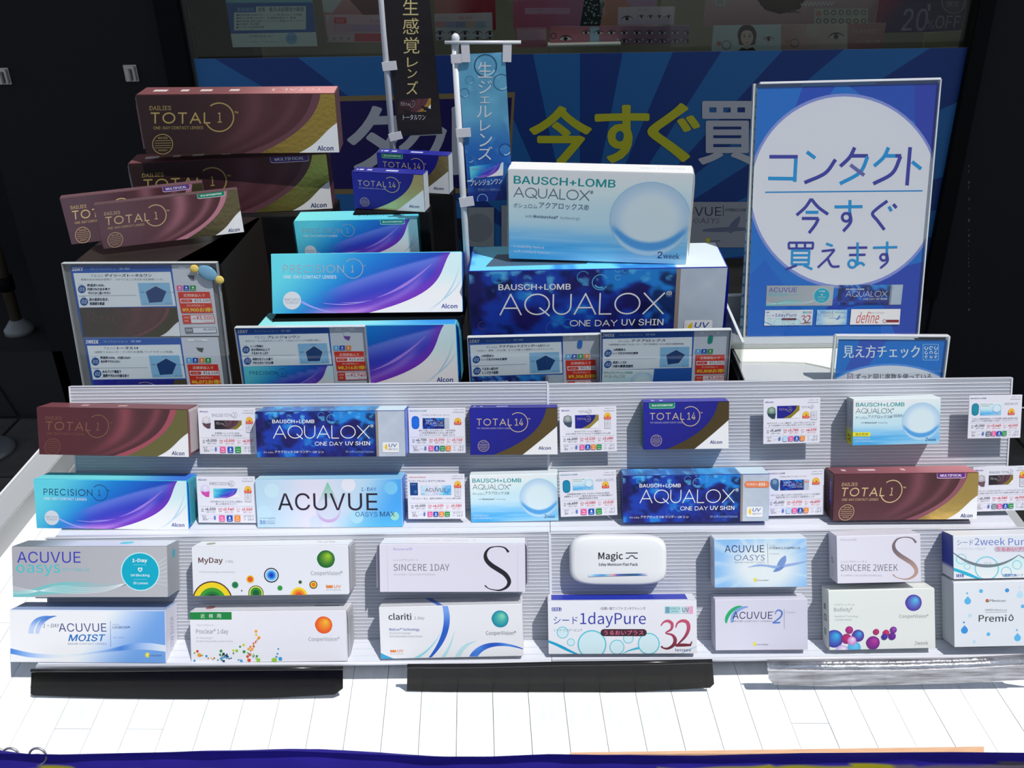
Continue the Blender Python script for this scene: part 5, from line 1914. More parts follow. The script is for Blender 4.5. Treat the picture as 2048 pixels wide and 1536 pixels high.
lens_box('o2', 'light blue box with white starburst and splashing ripple, third row',
         lo_([(1428.3, 1077.3), (1613.8, 1076.4), (1613.8, 1172.5), (1428.6, 1175.8)], .022), .022, art_oasys2, (222, 230, 242), {'left': (190, 196, 210)}, G3,
         left=side_text('ACUVUE', (110, 120, 150), (200, 204, 216), .2, .62, .35, .62))
lens_box('s2', 'lilac white small box with a large bronze letter S, third row',
         lo_([(1672.9, 1072), (1840.8, 1068.8), (1842.2, 1162.7), (1674.5, 1167.3)], .026), .026, art_sincere2, (226, 224, 234), {'left': (206, 204, 216)}, G3,
         left=lambda T: (T.grid(2, 2, lambda S, t: np.tile(np.array([206., 204, 216]), (len(S), 1))), T.text('S', .3, .5, .6, .62, (60, 58, 66)), T.text('Sincere', .3, .72, .5, .92, (140, 140, 150), rot=90)))
lens_box('pu2', 'white box with aqua bubbles and dark blue side, third row at the right',
         lo_([(1906.5, 1071.4), (2090, 1068), (2090, 1154), (1906.5, 1158.5)], .026), .026, art_pure2, (228, 230, 236), {'left': (46, 60, 160)}, G3,
         left=lambda T: T.grid(2, 10, lambda S, t: np.where((t < .8)[:, None], np.array([36., 54, 150]), np.array([206., 208, 218]))))
lens_box('mo', 'white to blue box with double swoosh and blue wave, leftmost of the bottom row',
         lo_([(21.9, 1219.6), (332.2, 1221), (330, 1325.7), (17.6, 1323.5)], .030), .030, art_moist, (222, 226, 240), {'right': (222, 220, 230), 'top': (150, 170, 206)}, G4,
         right=side_text('ACUVUE MOIST', (130, 140, 170), (222, 220, 230), .2, .85, .4, .68))
lens_box('pr', 'white box with orange ball logo and green label, bottom row',
         lo_([(380, 1223.3), (694, 1220), (692, 1321.6), (381.3, 1324.4)], .028), .028, art_proclear, (226, 226, 230), {'right': (220, 220, 224)}, G4,
         top=lambda T: (T.grid(4, 2, lambda S, t: np.tile(np.array([214., 214, 218]), (len(S), 1))), T.circle(.1, .5, .03, (170, 110, 104), ry=.22), T.rect(.78, .35, .94, .48, (120, 120, 126))),
         right=lambda T: (T.grid(2, 2, lambda S, t: np.tile(np.array([222., 222, 226]), (len(S), 1))), T.rect(.2, .08, .6, .5, (40, 130, 70))), flaps={1: .0016})
lens_box('cl', 'white box with teal ball logo and blue brush strokes, bottom row',
         lo_([(759.7, 1214.4), (1045.5, 1206.6), (1045, 1312), (759.3, 1317)], .028), .028, art_clariti, (228, 228, 230), {}, G4,
         top=lambda T: (T.grid(4, 2, lambda S, t: np.tile(np.array([206., 207, 210]), (len(S), 1))), T.strip([(.41, 1), (.30, 0)], [(.45, 1), (.35, 0)], (70, 110, 190)), mirror_text('clariti', .72, .2, .84, .55, (120, 120, 128))(T)))
lens_box('p32', 'white box with aqua bubbles and large crimson 32, bottom row',
         lo_([(1095.5, 1202), (1392.6, 1201.3), (1394.8, 1306), (1096.4, 1308.5)], .026), .026, art_pure1, (228, 229, 234), {'left': (196, 198, 206)}, G4,
         top=lambda T: (T.grid(4, 2, lambda S, t: np.tile(np.array([222., 224, 230]), (len(S), 1))), T.rect(.02, .05, .95, .85, (40, 56, 176))))
lens_box('a2', 'plain lilac white box with green-blue double swoosh and blue 2, bottom row',
         lo_([(1428.3, 1198.6), (1613.3, 1198), (1617.9, 1298.3), (1432, 1301.2)], .022), .022, art_acuvue2, (216, 214, 226), {'left': (180, 180, 196)}, G4,
         left=side_text('ACUVUE 2', (120, 130, 170), (186, 186, 202), .3, .8, .35, .6))
lens_box('bf', 'cream box with violet-blue ball logo and purple bubbles, bottom row',
         lo_([(1656.5, 1181.6), (1868.4, 1175.5), (1871.8, 1296), (1658.6, 1299.4)], .022), .022, art_biofinity, (226, 229, 222), {'left': (206, 210, 206)}, G4,
         left=lambda T: (T.grid(2, 2, lambda S, t: np.tile(np.array([212., 216, 210]), (len(S), 1))), T.rect(.3, .26, .6, .36, (120, 124, 122)), T.rect(.3, .44, .7, .55, (90, 94, 92)), T.rect(.38, .46, .62, .53, (200, 204, 200)), T.rect(.3, .68, .6, .8, (120, 160, 120))))
lens_box('pm', 'white box with scattered blue water drops, bottom row at the right frame edge',
         lo_([(1904.5, 1164.3), (2096, 1160), (2101, 1290), (1910.6, 1294)], .028), .028, art_premio, (228, 230, 234), {'left': (190, 196, 204)}, G4)

# pillow-shaped white case in the third row
fM = lo_([(1139, 1072), (1335, 1072), (1335, 1172), (1139, 1172)], .018)
r = root('lens_case', 'white pillow-shaped case with rounded corners and a rainbow bar, third row', 'lens case', fM.matrix(), G3)
bm = bmesh.new()
W2, H2 = fM.w / 2, fM.h / 2
NA = 72


def case_pt(a, k, z):
    c, s_ = math.cos(a), math.sin(a)
    e = 2 / 4.6
    x = W2 * math.copysign(abs(c) ** e, c) * k
    y = H2 * math.copysign(abs(s_) ** e, s_) * k
    return (x + .0022 * (y / H2) * 0, y + H2, z)


prof = [(.93, -.0172), (.985, -.014), (1.0, -.008), (.985, -.0030), (.95, -.0008), (.88, .0), (.6, .0006), (.3, .0008)]
rg = [[bm.verts.new(case_pt(2 * math.pi * i / NA, k, z)) for i in range(NA)] for k, z in prof]
for A_, B_ in zip(rg, rg[1:]):
    for i in range(NA):
        bm.faces.new((A_[i], A_[(i + 1) % NA], B_[(i + 1) % NA], B_[i]))
bm.faces.new(rg[-1])
bm.faces.new(rg[0][::-1])
bm_obj('case_shell', bm, principled('case_white', (.80, .81, .82), .3), r, True)
A = Art([(372, 112), (1460, 112), (1460, 675), (372, 675)])
A.text('Magic', 694, 290, 966, 395, (40, 40, 44), f='n', b=.004)
A.line(998, 300, 1130, 299, 9, (40, 40, 44), part='wave_emblem')
A.ribbon([(998, 360), (1028, 360), (1044, 336), (1064, 328), (1084, 336), (1100, 358), (1130, 360)], 9, (40, 40, 44), part='wave_emblem')
A.text('1day Menicon Flat Pack', 696, 410, 1132, 452, (56, 56, 62), f='n', b=.004)


def rainbow(st):
    x = st[:, 0]
    keys = [.19, .27, .34, .39, .44, .49, .6, .7, .75, .80]
    cs = np.array([(225, 230, 235), (110, 180, 220), (90, 140, 205), (140, 200, 210), (244, 160, 170), (90, 100, 180), (50, 90, 120), (40, 100, 160), (150, 160, 205), (225, 228, 232)], float)
    return np.c_[[np.interp(x, keys, cs[:, i]) for i in range(3)]].T


xs = np.linspace(585, 1240, 20)
A.strip(np.c_[xs, 541 - (xs - 585) * .018], np.c_[xs, 566 - (xs - 585) * .022], rainbow, part='rainbow_bar')
A.build(r, fM.w, fM.h, z0=.0011)

# ================================================================== PRICE CARDS
FOAM = principled('white_foam', (.75, .75, .78), .8)
IC = {'p': (232, 96, 160), 'b': (16, 76, 178), 'g': (28, 146, 60), 'o': (240, 130, 40), 'l': (176, 210, 240), 'k': (120, 126, 136)}


def price_card(label, quad, off, d, P=None):
    f = face_panel(quad, P_UP, N_UP, off)
    r = root('price_card', label, 'price card', f.matrix(), 'white price cards between the boxes')
    box('card_sheet', (-f.w / 2, 0, -.0009), (f.w / 2, f.h, 0), principled('card_paper', (.80, .79, .86), .5), r, .0001)
    box('foam_spacer', (-f.w * .12, f.h * .25, -off + .0006), (f.w * .12, f.h * .75, -.0009), FOAM, r)
    A = Art([(0, 0), (645, 0), (645, 512), (0, 512)])
    gr, rd = (96, 96, 104), (222, 54, 66)
    bc = d.get('bc', (60, 56, 150))
    bw = 95 if d['brand'] == 'Alcon' else 190
    A.text(d['brand'], 18, 26, 18 + bw, 46 if bw == 95 else 42, bc, b=.012)
    A.text('当店取扱レンズ承認', 515, 18, 625, 28, (150, 150, 160), f='n')
    A.text('高度管理医療機器承認番号', 500, 45, 628, 57, (160, 160, 170), f='n')
    tx = d['title']
    A.text(tx[0], *tx[1:5], tx[5] if len(tx) > 5 else (150, 150, 158), f='n' if ord(tx[0][0]) > 1000 else 'i', b=-.002)
    if tx[0].startswith(('TOTAL', 'PRECISION', 'DAILIES')):
        h = tx[4] - tx[2]
        ring_logo(A, tx[3] + h * .5, (tx[2] + tx[4]) / 2, h * .95, 3.5, (160, 160, 168), gap=(170, 220))
        A.text('14' if '14' in d.get('num', '1') else '1', tx[3] + h * .2, tx[2] + 3, tx[3] + h * .9, tx[4], (150, 150, 160), f='n')
    # blister / lens picture
    P_ = 'pictured_lens_pack'
    k, c1, c2 = d['lens']
    if k == 'pill':
        A.rect(36, 92, 122, 238, c1, rad=38, part=P_)
        A.rect(46, 104, 112, 226, c2, rad=30, part=P_)
        A.text('BL', 62, 190, 96, 215, c1, part=P_)
    elif k == 'rect':
        A.rect(30, 96, 118, 240, c1, part=P_)
        A.text('ACUVUE', 40, 112, 96, 124, (150, 190, 230), part=P_)
        A.circle(90, 200, 18, c2, part=P_)
    else:
        A.poly([(40, 150), (50, 104), (95, 88), (135, 104), (142, 160), (132, 226), (100, 226), (58, 196)], c2, part=P_)
        A.poly([(42, 160), (90, 172), (141, 162), (132, 226), (100, 226), (58, 196)], c1, part=P_)
        A.circle(92, 128, 26, mix(np.array(c2), np.array((255, 255, 255)), np.array(.3)), part=P_)
    x0, y0, x1, y1 = d['pic']
    S_ = A.sub([(x0, y0), (x1, y0), (x1, y1), (x0, y1)])
    S_.part = 'pictured_box'
    d['art'](S_)
    mx, my = d.get('medal', (540, 120))
    A.circle(mx, my, 36, (244, 170, 40), part='award_mark')
    A.circle(mx, my, 26, (248, 200, 70), part='award_mark')
    A.poly([(mx + 18 * math.cos(D(-90 + 72 * q * 2)), my + 18 * math.sin(D(-90 + 72 * q * 2))) for q in range(5)], (240, 150, 40), part='award_mark')
    A.poly([(mx - 42, my + 14), (mx + 42, my + 14), (mx + 38, my + 40), (mx - 38, my + 40)], (224, 70, 50), part='award_mark')
    A.text('おすすめ', mx - 30, my + 18, mx + 30, my + 36, (250, 220, 190), f='n')
    if d.get('chip', True):
        cx_, cy_ = d.get('chip_at', (545, 210))
        A.rect(cx_ - 34, cy_ - 48, cx_ + 34, cy_ + 48, (150, 150, 158))
        A.rect(cx_ - 31, cy_ - 45, cx_ + 31, cy_ + 45, (218, 217, 226))
        A.arc(cx_, cy_ - 26, 8, 2.5, (120, 120, 130), seg=12)
        A.text('高含水', cx_ - 22, cy_ - 10, cx_ + 22, cy_ + 4, gr, f='n')
        A.text('UV', cx_ - 16, cy_ + 14, cx_ + 16, cy_ + 26, gr)
    y = 266 if len(d['desc']) < 3 else 244
    for i, t in enumerate(d['desc']):
        w_ = min(560, len(t) * 24)
        A.text(t, 322 - w_ / 2, y + i * 26, 322 + w_ / 2, y + 19 + i * 26, (104, 104, 116), f='n')
    for yy in (326, 420):
        A.line(20, yy, 625, yy, 2, (190, 190, 200))
    A.line(235, 332, 235, 410, 2, (200, 200, 208))
    A.line(440, 332, 440, 410, 2, (200, 200, 208))
    A.text('通常', 38, 352, 66, 366, gr, f='n')
    A.text('価格', 38, 374, 66, 388, gr, f='n')
    A.text('定期便', 228, 350, 272, 366, rd, f='n')
    A.text('価格', 236, 374, 266, 388, rd, f='n')
    A.text('レジで', 430, 350, 472, 364, rd, f='n')
    A.text('割引', 440, 374, 466, 388, rd, f='n')
    for (xa, xb), p, c in (((80, 200), d['p'][0], (76, 76, 84)), ((284, 402), d['p'][1], rd), ((490, 606), d['p'][2], rd)):
        A.text('¥', xa, 352, xa + 14, 372, c, b=.01)
        A.text(p, xa + 17, 343, xb, 376, c, b=.012)
        A.text('1箱あたり税込', xa + 12, 384, xb - 4, 396, c, f='n')
    A.text('1箱入数', 44, 430, 92, 444, gr, f='n')
    A.text(d['qty'], 50, 452, 50 + 17 * len(d['qty']), 482, (84, 84, 92))
    A.text('枚', 54 + 17 * len(d['qty']), 464, 74 + 17 * len(d['qty']), 482, gr, f='n')
    A.line(118, 430, 118, 485, 2, (210, 210, 216))
    A.text('ピント', 130, 452, 168, 468, (130, 130, 140), f='n')
    A.text('I', 176, 434, 196, 474, (86, 120, 200), f='b', b=.01)
    n = len(d['ic'])
    w_ = 66 if n == 3 else 56
    x = d.get('icx', 232 if n == 3 else 222)
    for i, k in enumerate(d['ic']):
        gx = x + i * (w_ + (20 if n == 3 else 9))
        sq_ = A.nid('symbol_square')
        A.rect(gx, 428, gx + w_, 428 + w_, IC[k], rad=7, part=sq_)
        cx_ = gx + w_ / 2
        if k == 'b':
            A.circle(cx_, 428 + w_ * .46, w_ * .16, (236, 240, 248), part=sq_)
            A.poly([(cx_, 428 + w_ * .12), (cx_ - w_ * .14, 428 + w_ * .42), (cx_ + w_ * .14, 428 + w_ * .42)], (236, 240, 248), part=sq_)
        elif k == 'o':
            A.line(gx + w_ * .25, 436, gx + w_ * .75, 428 + w_ * .6, 4, (250, 220, 190), part=sq_)
            A.line(gx + w_ * .75, 436, gx + w_ * .25, 428 + w_ * .6, 4, (250, 220, 190), part=sq_)
        elif k in 'gk':
            A.arc(gx + w_ * .3, 428 + w_ * .5, w_ * .15, 4, (220, 240, 220), 180, 360, seg=8, part=sq_)
            A.arc(gx + w_ * .7, 428 + w_ * .5, w_ * .15, 4, (220, 240, 220), 180, 360, seg=8, part=sq_)
        else:
            A.circle(gx + w_ * .38, 428 + w_ * .36, w_ * .11, (250, 225, 240), part=sq_)
            A.circle(gx + w_ * .62, 428 + w_ * .46, w_ * .09, (250, 225, 240), part=sq_)
        A.line(gx + w_ * .2, 428 + w_ * .8, gx + w_ * .8, 428 + w_ * .8, 5, (240, 236, 246), part=sq_)
    A.text('BC', 508, 432, 528, 444, (150, 150, 160))
    A.text(d['g'][0], 616 - 14 * len(d['g'][0]), 428, 618, 446, (120, 120, 130))
    A.text('DIA', 508, 462, 534, 474, (150, 150, 160))
    A.text(d['g'][1], 552, 458, 618, 478, (120, 120, 130))
    A.build(r, f.w, f.h)


BLC = (40, 140, 160)
mt1 = lambda A: art_total1(A, gold=(190, 160, 50), lett=(190, 186, 190), dark=(40, 34, 40), hot=(120, 96, 116))
price_card('white price card with small maroon box picture, upper row beside the leftmost box', [(397.6, 816.4), (511, 817), (513, 908.5), (397.6, 908)], .012,
           dict(brand='Alcon', title=('DAILIES TOTAL', 158, 60, 395, 92), lens=('b', (92, 66, 76), (206, 204, 212)), pic=(182, 134, 488, 232), art=mt1, medal=(575, 130), chip_at=(570, 220),
                desc=('全層潤いレンズで1日中、', '何もつけていないような装着感へ'), p=('5,000', '3,500', '4,000'), qty='30', ic='pbg', g=('8.5/8.8', '14.1')))
price_card('white price card with small dark blue box picture, upper row left of the seam', [(816.9, 815.4), (930.8, 815.4), (932.3, 905.7), (818, 906.8)], .012,
           dict(brand='BAUSCH+LOMB', bc=BLC, title=('アクアロックス® ワンデー UV シン', 150, 72, 470, 92, (130, 134, 144)), lens=('pill', (20, 96, 200), (30, 110, 214)), pic=(160, 115, 460, 236), art=art_aqua_blue, medal=(557, 150), chip=False,
                desc=('自分で感じるうるおいが、1日中快適', 'いま世界最高峰のうるおい感で続く', 'パイプサイファイアで、自然になじむ'), p=('4,700', '3,290', '3,760'), qty='30', ic='pbgo', g=('8.6', '14.2')))
price_card('white price card with small navy box picture, upper row just right of the seam', [(1118, 814.8), (1232, 812.2), (1234, 902.5), (1121.3, 905)], .012,
           dict(brand='Alcon', num='14', title=('TOTAL', 215, 42, 330, 66), lens=('b', (66, 78, 100), (130, 140, 140)), pic=(176, 92, 445, 242), art=lambda A: art_total14(A, gold=(214, 180, 80)), medal=(545, 105), chip_at=(545, 200),
                desc=('水のグラデーション構造で、', 'まるで何もつけていないような快適なつけ心地'), p=('4,600', '3,220', '3,680'), qty='6', ic='pbog', g=('8.7', '14.2')))
price_card('white price card with navy and green-badged box picture, upper row right part', [(1525.6, 797.8), (1638.4, 795.7), (1641.5, 885), (1528, 888.5)], .014,
           dict(brand='Alcon', num='14', title=('TOTAL', 430, 92, 540, 112), lens=('b', (46, 66, 80), (110, 140, 120)), pic=(155, 82, 410, 222), art=lambda A: art_total14(A, '(for) ASTIGMATISM', gold=(200, 170, 60)), medal=(485, 188), chip_at=(575, 200), chip=True,
                desc=('水のグラデーション構造で、まるで何もつけていない', 'ような快適なつけ心地と安定したクリアな見え方'), p=('5,400', '3,780', '4,320'), qty='6', ic='lpbo', g=('8.6', '14.5')))
price_card('white price card at the right end of the upper row beyond the panel edge', [(1935.9, 791.6), (2041.6, 789.4), (2043.7, 875.4), (1938, 876.9)], .016,
           dict(brand='BAUSCH+LOMB', bc=(80, 100, 130), title=('AQUALOX', 432, 90, 598, 118, (170, 176, 180)), lens=('pill', (20, 126, 150), (30, 140, 160)), pic=(140, 88, 395, 236), art=lambda A: art_aqua_white(A, True), medal=(520, 196), chip=False,
                desc=('うるおいと高酸素透過性により目の健康と快適な装用感を追求', '自然でクリアな視界が実感できる新レンズクオリティレンズ'), p=('5,200', '3,640', '4,160'), qty='6', ic='kpbg', g=('8.5', '14.2')))
price_card('white price card with small turquoise-violet box picture, middle row left', [(396.2, 953), (510.5, 953), (512, 1046), (393.6, 1045)], .024,
           dict(brand='Alcon', title=('PRECISION', 145, 62, 372, 95), lens=('b', (206, 76, 170), (214, 206, 234)), pic=(182, 132, 470, 236), art=lambda A: art_precision(A, lett=(40, 120, 170)), medal=(565, 140), chip_at=(563, 230),
                desc=('1日の終わりまでうるおい感覚を', '楽しむ新世代ワンデー'), p=('4,200', '2,940', '3,360'), qty='30', ic='pbo', g=('8.3/8.7', '14.2')))
price_card('white price card with pale blue teardrop box picture, middle row', [(815.2, 948.7), (929.3, 947.6), (930, 1037.8), (815.4, 1037.8)], .024,
           dict(brand='Johnson+Johnson', bc=(226, 70, 80), title=('ワンデー アキュビュー® オアシス® MAX', 18, 64, 425, 90, (80, 90, 130)), lens=('rect', (18, 66, 130), (60, 110, 170)), pic=(152, 128, 492, 238), art=art_max, medal=(568, 115), chip_at=(568, 205),
                desc=('アキュビュー史上、最高の快適性とうるおい感を追求',), p=('6,600', '4,620', '5,280'), qty='30', ic='pbog', g=('8.5/9.0', '14.3')))
price_card('white price card with small sky blue box picture, middle row just right of the seam', [(1118.7, 944.4), (1231.9, 940), (1234.7, 1030), (1120.9, 1034)], .024,
           dict(brand='BAUSCH+LOMB', bc=BLC, title=('AQUALOX', 410, 92, 618, 122, (160, 164, 172)), lens=('pill', (10, 120, 156), (20, 136, 170)), pic=(150, 74, 385, 212), art=art_aqua_white, medal=(522, 160), chip=False,
                desc=('16時間装用後でもうるおいの95%を維持', '2種類のシリコーン素材を組み合わせた独自構造で', '高酸素透過性を実現'), p=('4,400', '3,080', '3,520'), qty='6', ic='pbg', g=('8.7', '14.2')))
price_card('white price card with blue box and orange tab picture, middle row behind the splash box', [(1532, 941), (1646.3, 938.5), (1648.9, 1028.8), (1534, 1032.5)], .020,
           dict(brand='BAUSCH+LOMB', bc=(90, 100, 130), title=('アクアロックス® ワンデー UV シン トーリック', 150, 62, 450, 84, (110, 114, 130)), lens=('b', (60, 100, 140), (70, 110, 150)), pic=(152, 110, 478, 226), art=lambda A: art_aqua_blue(A, True), medal=(556, 128), chip=False,
                desc=('やわらかい着け心地で1日中安定したクリアな視界', '強度乱視の方にも対応する新素材レンズ'), p=('5,600', '3,920', '4,480'), qty='30', ic='lpbo', g=('8.6', '14.5')))
price_card('white price card with dark maroon box picture, right end of the middle row', [(1944.5, 934.8), (2056, 931), (2058, 1020), (1947, 1023.5)], .018,
           dict(brand='Alcon', title=('DAILIES TOTAL', 190, 52, 420, 78), lens=('b', (110, 80, 92), (180, 178, 186)), pic=(182, 98, 462, 208), art=mt1, medal=(575, 98), chip_at=(575, 190),
                desc=('着けていることを忘れるほど目にフィットするマルチフォーカル', 'レンズ独自の設計が広い世代の方々に鮮明な視界をお届けします'), p=('6,200', '4,340', '4,960'), qty='30', ic='kpbg', g=('8.5', '14.1')))

# ================================================================== REAR BOXES
G5 = 'large display boxes standing behind the panels'


def rear_support(name, label, key, z_from=None, pad=0.0, depth_add=0.0, mat=M_BLACK, yshift=0.0):
    z_from = ZS if z_from is None else z_from
    o = BOXES[key]
    me = [c for c in o.children if c.name.startswith('carton')][0].data
    vs = [o.matrix_world @ v.co for v in me.vertices]
    z1 = min(v.z for v in vs)
    xa, xb = min(v.x for v in vs), max(v.x for v in vs)
    ya, yb = min(v.y for v in vs), max(v.y for v in vs)
    r = root(name, label, 'display riser', Matrix.Translation(((xa + xb) / 2, (ya + yb) / 2, z_from)), 'black risers under the rear boxes')
    hx, hy = (xb - xa) / 2 + pad, (yb - ya) / 2 + depth_add
    box('riser_block', (-hx, -hy + yshift, 0.0003), (hx, hy + yshift, z1 - z_from - .0003), mat, r, .001)
    return z1


bpy.context.view_layer.update()
# 11 blue splash box and 10 white box on top of it
f11 = face_free([(936.6, 541.7), (1453.7, 534.4), (1446, 684), (944, 692)], .975, 0, 0)
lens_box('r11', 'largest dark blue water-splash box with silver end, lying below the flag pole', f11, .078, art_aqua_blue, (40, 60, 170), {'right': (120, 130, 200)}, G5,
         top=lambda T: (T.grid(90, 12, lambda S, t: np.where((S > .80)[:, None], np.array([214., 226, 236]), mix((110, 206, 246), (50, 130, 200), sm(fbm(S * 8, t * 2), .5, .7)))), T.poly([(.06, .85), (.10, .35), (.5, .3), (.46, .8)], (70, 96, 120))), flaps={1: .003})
f10 = face_free([(1015.7, 338.1), (1387.8, 346.9), (1371.7, 528.5), (1017.8, 516.8)], .992, 0, -5)
lens_box('r10', 'large white and blue box with lens bubble standing on the dark blue box', f10, .030, art_aqua_white, (232, 240, 246), {}, G5,
         top=lambda T: (T.grid(6, 2, lambda S, t: np.tile(np.array([236., 246, 248]), (len(S), 1))), mirror_text('BAUSCH + LOMB', .72, .35, .96, .6, (190, 206, 214))(T)), flaps={-1: .0014, 1: .0020})
f9 = face_free([(518.6, 652.8), (913.5, 648.1), (915.4, 770), (524, 775)], .952, 6, 0)
lens_box('r9', 'turquoise and violet box lying lowest, partly behind a blue info card', f9, .050, lambda A: art_precision(A), (110, 214, 230), {'right': (40, 100, 214)}, G5,
         top=lambda T: (T.grid(24, 3, lambda S, t: mix((150, 232, 240), (60, 150, 226), sm(S, .5, .95))), mirror_text('PRECISION', .62, .2, .93, .5, (150, 200, 230))(T), T.rect(.18, .5, .22, .7, (226, 246, 250)), T.rect(.42, .4, .48, .6, (200, 236, 244))), flaps={-1: .004, 1: .003})
f8 = face_free([(540.8, 507), (923.1, 503.4), (926, 623), (545.2, 627.9)], .975, 24, 0)
lens_box('r8', 'turquoise and violet box leaning back, middle one of the stack', f8, .035, lambda A: art_precision(A), (110, 214, 230), {'right': (50, 90, 180)}, G5)
f7 = face_free([(588.7, 442.4), (836.2, 437.5), (838.5, 514), (596, 519)], 1.065, 0, 0)
lens_box('r7', 'turquoise and violet box with green badge, highest of its stack', f7, .035, lambda A: art_precision(A, '(for) ASTIGMATISM'), (90, 196, 206), {'right': (20, 110, 110)}, G5,
         top=lambda T: (T.grid(12, 3, lambda S, t: mix((130, 226, 226), (90, 200, 226), S)), mirror_text('PRECISION 1', .5, .3, .88, .62, (60, 140, 170))(T)), flaps={-1: .0016})
f6 = face_free([(702.2, 343), (846, 349.6), (850.4, 424), (710, 416.7)], 1.09, 0, -10)
lens_box('r6', 'small navy box with bright gold curve, front one of the pair', f6, .020, lambda A: art_total14(A, gold=(255, 214, 150)), (34, 36, 130), {'right': (206, 214, 220)}, G5,
         top=marks_top((40, 44, 150), (206, 210, 240), ((.03, .05), (.07, .13), (.18, .25), (.45, .62))))
f5 = face_free([(752.7, 305.6), (894.8, 311.7), (900.4, 388.6), (758.5, 380)], 1.165, 0, -10)
lens_box('r5', 'small navy box with green badge and gold curve, rear one of the pair', f5, .020, lambda A: art_total14(A, '(for) ASTIGMATISM', gold=(255, 206, 140)), (34, 36, 130), {'right': (206, 214, 220)}, G5,
         top=marks_top((40, 44, 150), (206, 210, 240), ((.03, .05), (.07, .13), (.18, .25), (.45, .62))))
f2 = face_free([(259.7, 326.7), (656.6, 307.3), (662.5, 416.6), (276, 438)], 1.17, 0, 7)
lens_box('r2', 'large maroon box with purple badge, lower of the two stacked at upper left', f2, .045, lambda A: art_total1(A, ((84, 54, 130), 'MULTIFOCAL'), gold=(176, 164, 90), lett=(160, 140, 80), dark=(44, 28, 30), hot=(98, 62, 70)), MAR, {'flap': (206, 204, 208), 'top': (120, 84, 88)}, G5, top=marks_top(sunlit_pink_top, (206, 190, 190)), flaps={-1: .002})
f1 = face_free([(271.4, 190), (669.8, 185.7), (679.5, 305.3), (291.9, 308)], 1.160, 0, 5)
lens_box('r1', 'large maroon box without badge on top of the stack, highest at upper left', f1, .045, lambda A: art_total1(A, gold=(196, 166, 86), lett=(166, 144, 86), dark=(46, 29, 31), hot=(104, 64, 72)), MAR, {'right': (110, 80, 84), 'flap': (214, 190, 192)}, G5,
         top=lambda T: (marks_top(sunlit_pink_top, (214, 200, 200))(T), mirror_text('TOTAL 1', .66, .3, .93, .6, (236, 196, 196))(T)), flaps={-1: .002})
f4 = face_free([(187.9, 409.3), (473.5, 379.4), (489.6, 462.9), (205.5, 498.6)], 1.015, 4, 19)
lens_box('r4', 'small maroon box with green badge tilted up to the right, front one', f4, .014, lambda A: art_total1(A, ((20, 128, 96), '(for) ASTIGMATISM'), gold=(136, 126, 92), lett=(186, 160, 124), dark=(92, 66, 74), hot=(180, 120, 136)), (100, 76, 80), {}, G5)
f3 = face_free([(122, 395.5), (404.7, 365.3), (421, 454), (139.6, 490)], 1.060, 2, 19)
lens_box('r3', 'small maroon box with purple badge tilted up behind the green-badged one', f3, .014, lambda A: art_total1(A, ((96, 60, 140), 'MULTIFOCAL'), gold=(130, 124, 84), lett=(220, 188, 130), dark=(96, 72, 82), hot=(166, 112, 130)), (110, 80, 86), {}, G5)
bpy.context.view_layer.update()

# dark carton lying under the two tilted boxes
zt = .350
pa, pb2 = at_z(150, 523, zt), at_z(442, 528, zt)
pc_ = at_z(478, 486, zt)
r = root('dark_carton', 'dark brown carton with a cream corner lying under the two tilted maroon boxes', 'carton', Matrix.Translation((0, 0, ZS)))
bm = bmesh.new()
A0, A1 = Vector((pa[0], pa[1] - .0, 0)), Vector((pb2[0], pb2[1], 0))
dv = Vector((pc_[0] - pb2[0], pc_[1] - pb2[1], 0)).normalized() * .16
cs = [A0, A1, A1 + dv, A0 + dv]
lo_v = [bm.verts.new((c.x, c.y, .0004)) for c in cs]
hi_v = [bm.verts.new((c.x, c.y, zt - ZS)) for c in cs]
bm.faces.new(lo_v[::-1])
bm.faces.new(hi_v)
for i in range(4):
    bm.faces.new((lo_v[i], lo_v[(i + 1) % 4], hi_v[(i + 1) % 4], hi_v[i]))
bm_obj('carton', bm, principled('dark_brown_card', (.022, .018, .016), .35), r)
bm = bmesh.new()
q = [A1, A1 + dv * .98, A1 + dv * .98 - Vector((.004, 0, 0)), A1 - Vector((.055, .0, 0))]
bm.faces.new([bm.verts.new((c.x, c.y, zt - ZS + .0004)) for c in q])
bmesh.ops.solidify(bm, geom=bm.faces[:], thickness=.0003)
bm_obj('cream_corner', bm, M_CREAM, r)

for nm, key, lab in (('box_riser', 'r2', 'black riser under the stacked large maroon boxes'), ('box_riser', 'r7', 'black riser under the green-badged turquoise box'),
                     ('box_riser', 'r6', 'black riser under the front small navy box'), ('box_riser', 'r5', 'black riser under the rear small navy box'), ('box_riser', 'r8', 'thin black riser under the leaning turquoise box'), ('box_riser', 'r9', 'low black riser under the lowest turquoise box'),
                     ('box_riser', 'r11', 'low black riser under the largest dark blue box')):
    kw = {}
    if key == 'r8':
        m9 = BOXES['r9'].matrix_world
        kw = dict(z_from=max((m9 @ Vector((0, f9.h, 0))).z, (m9 @ Vector((0, f9.h, -.05))).z) + .0006)
    if key == 'r7':
        kw = dict(depth_add=-.010, yshift=-.008)
    rear_support(nm, lab, key, **kw)

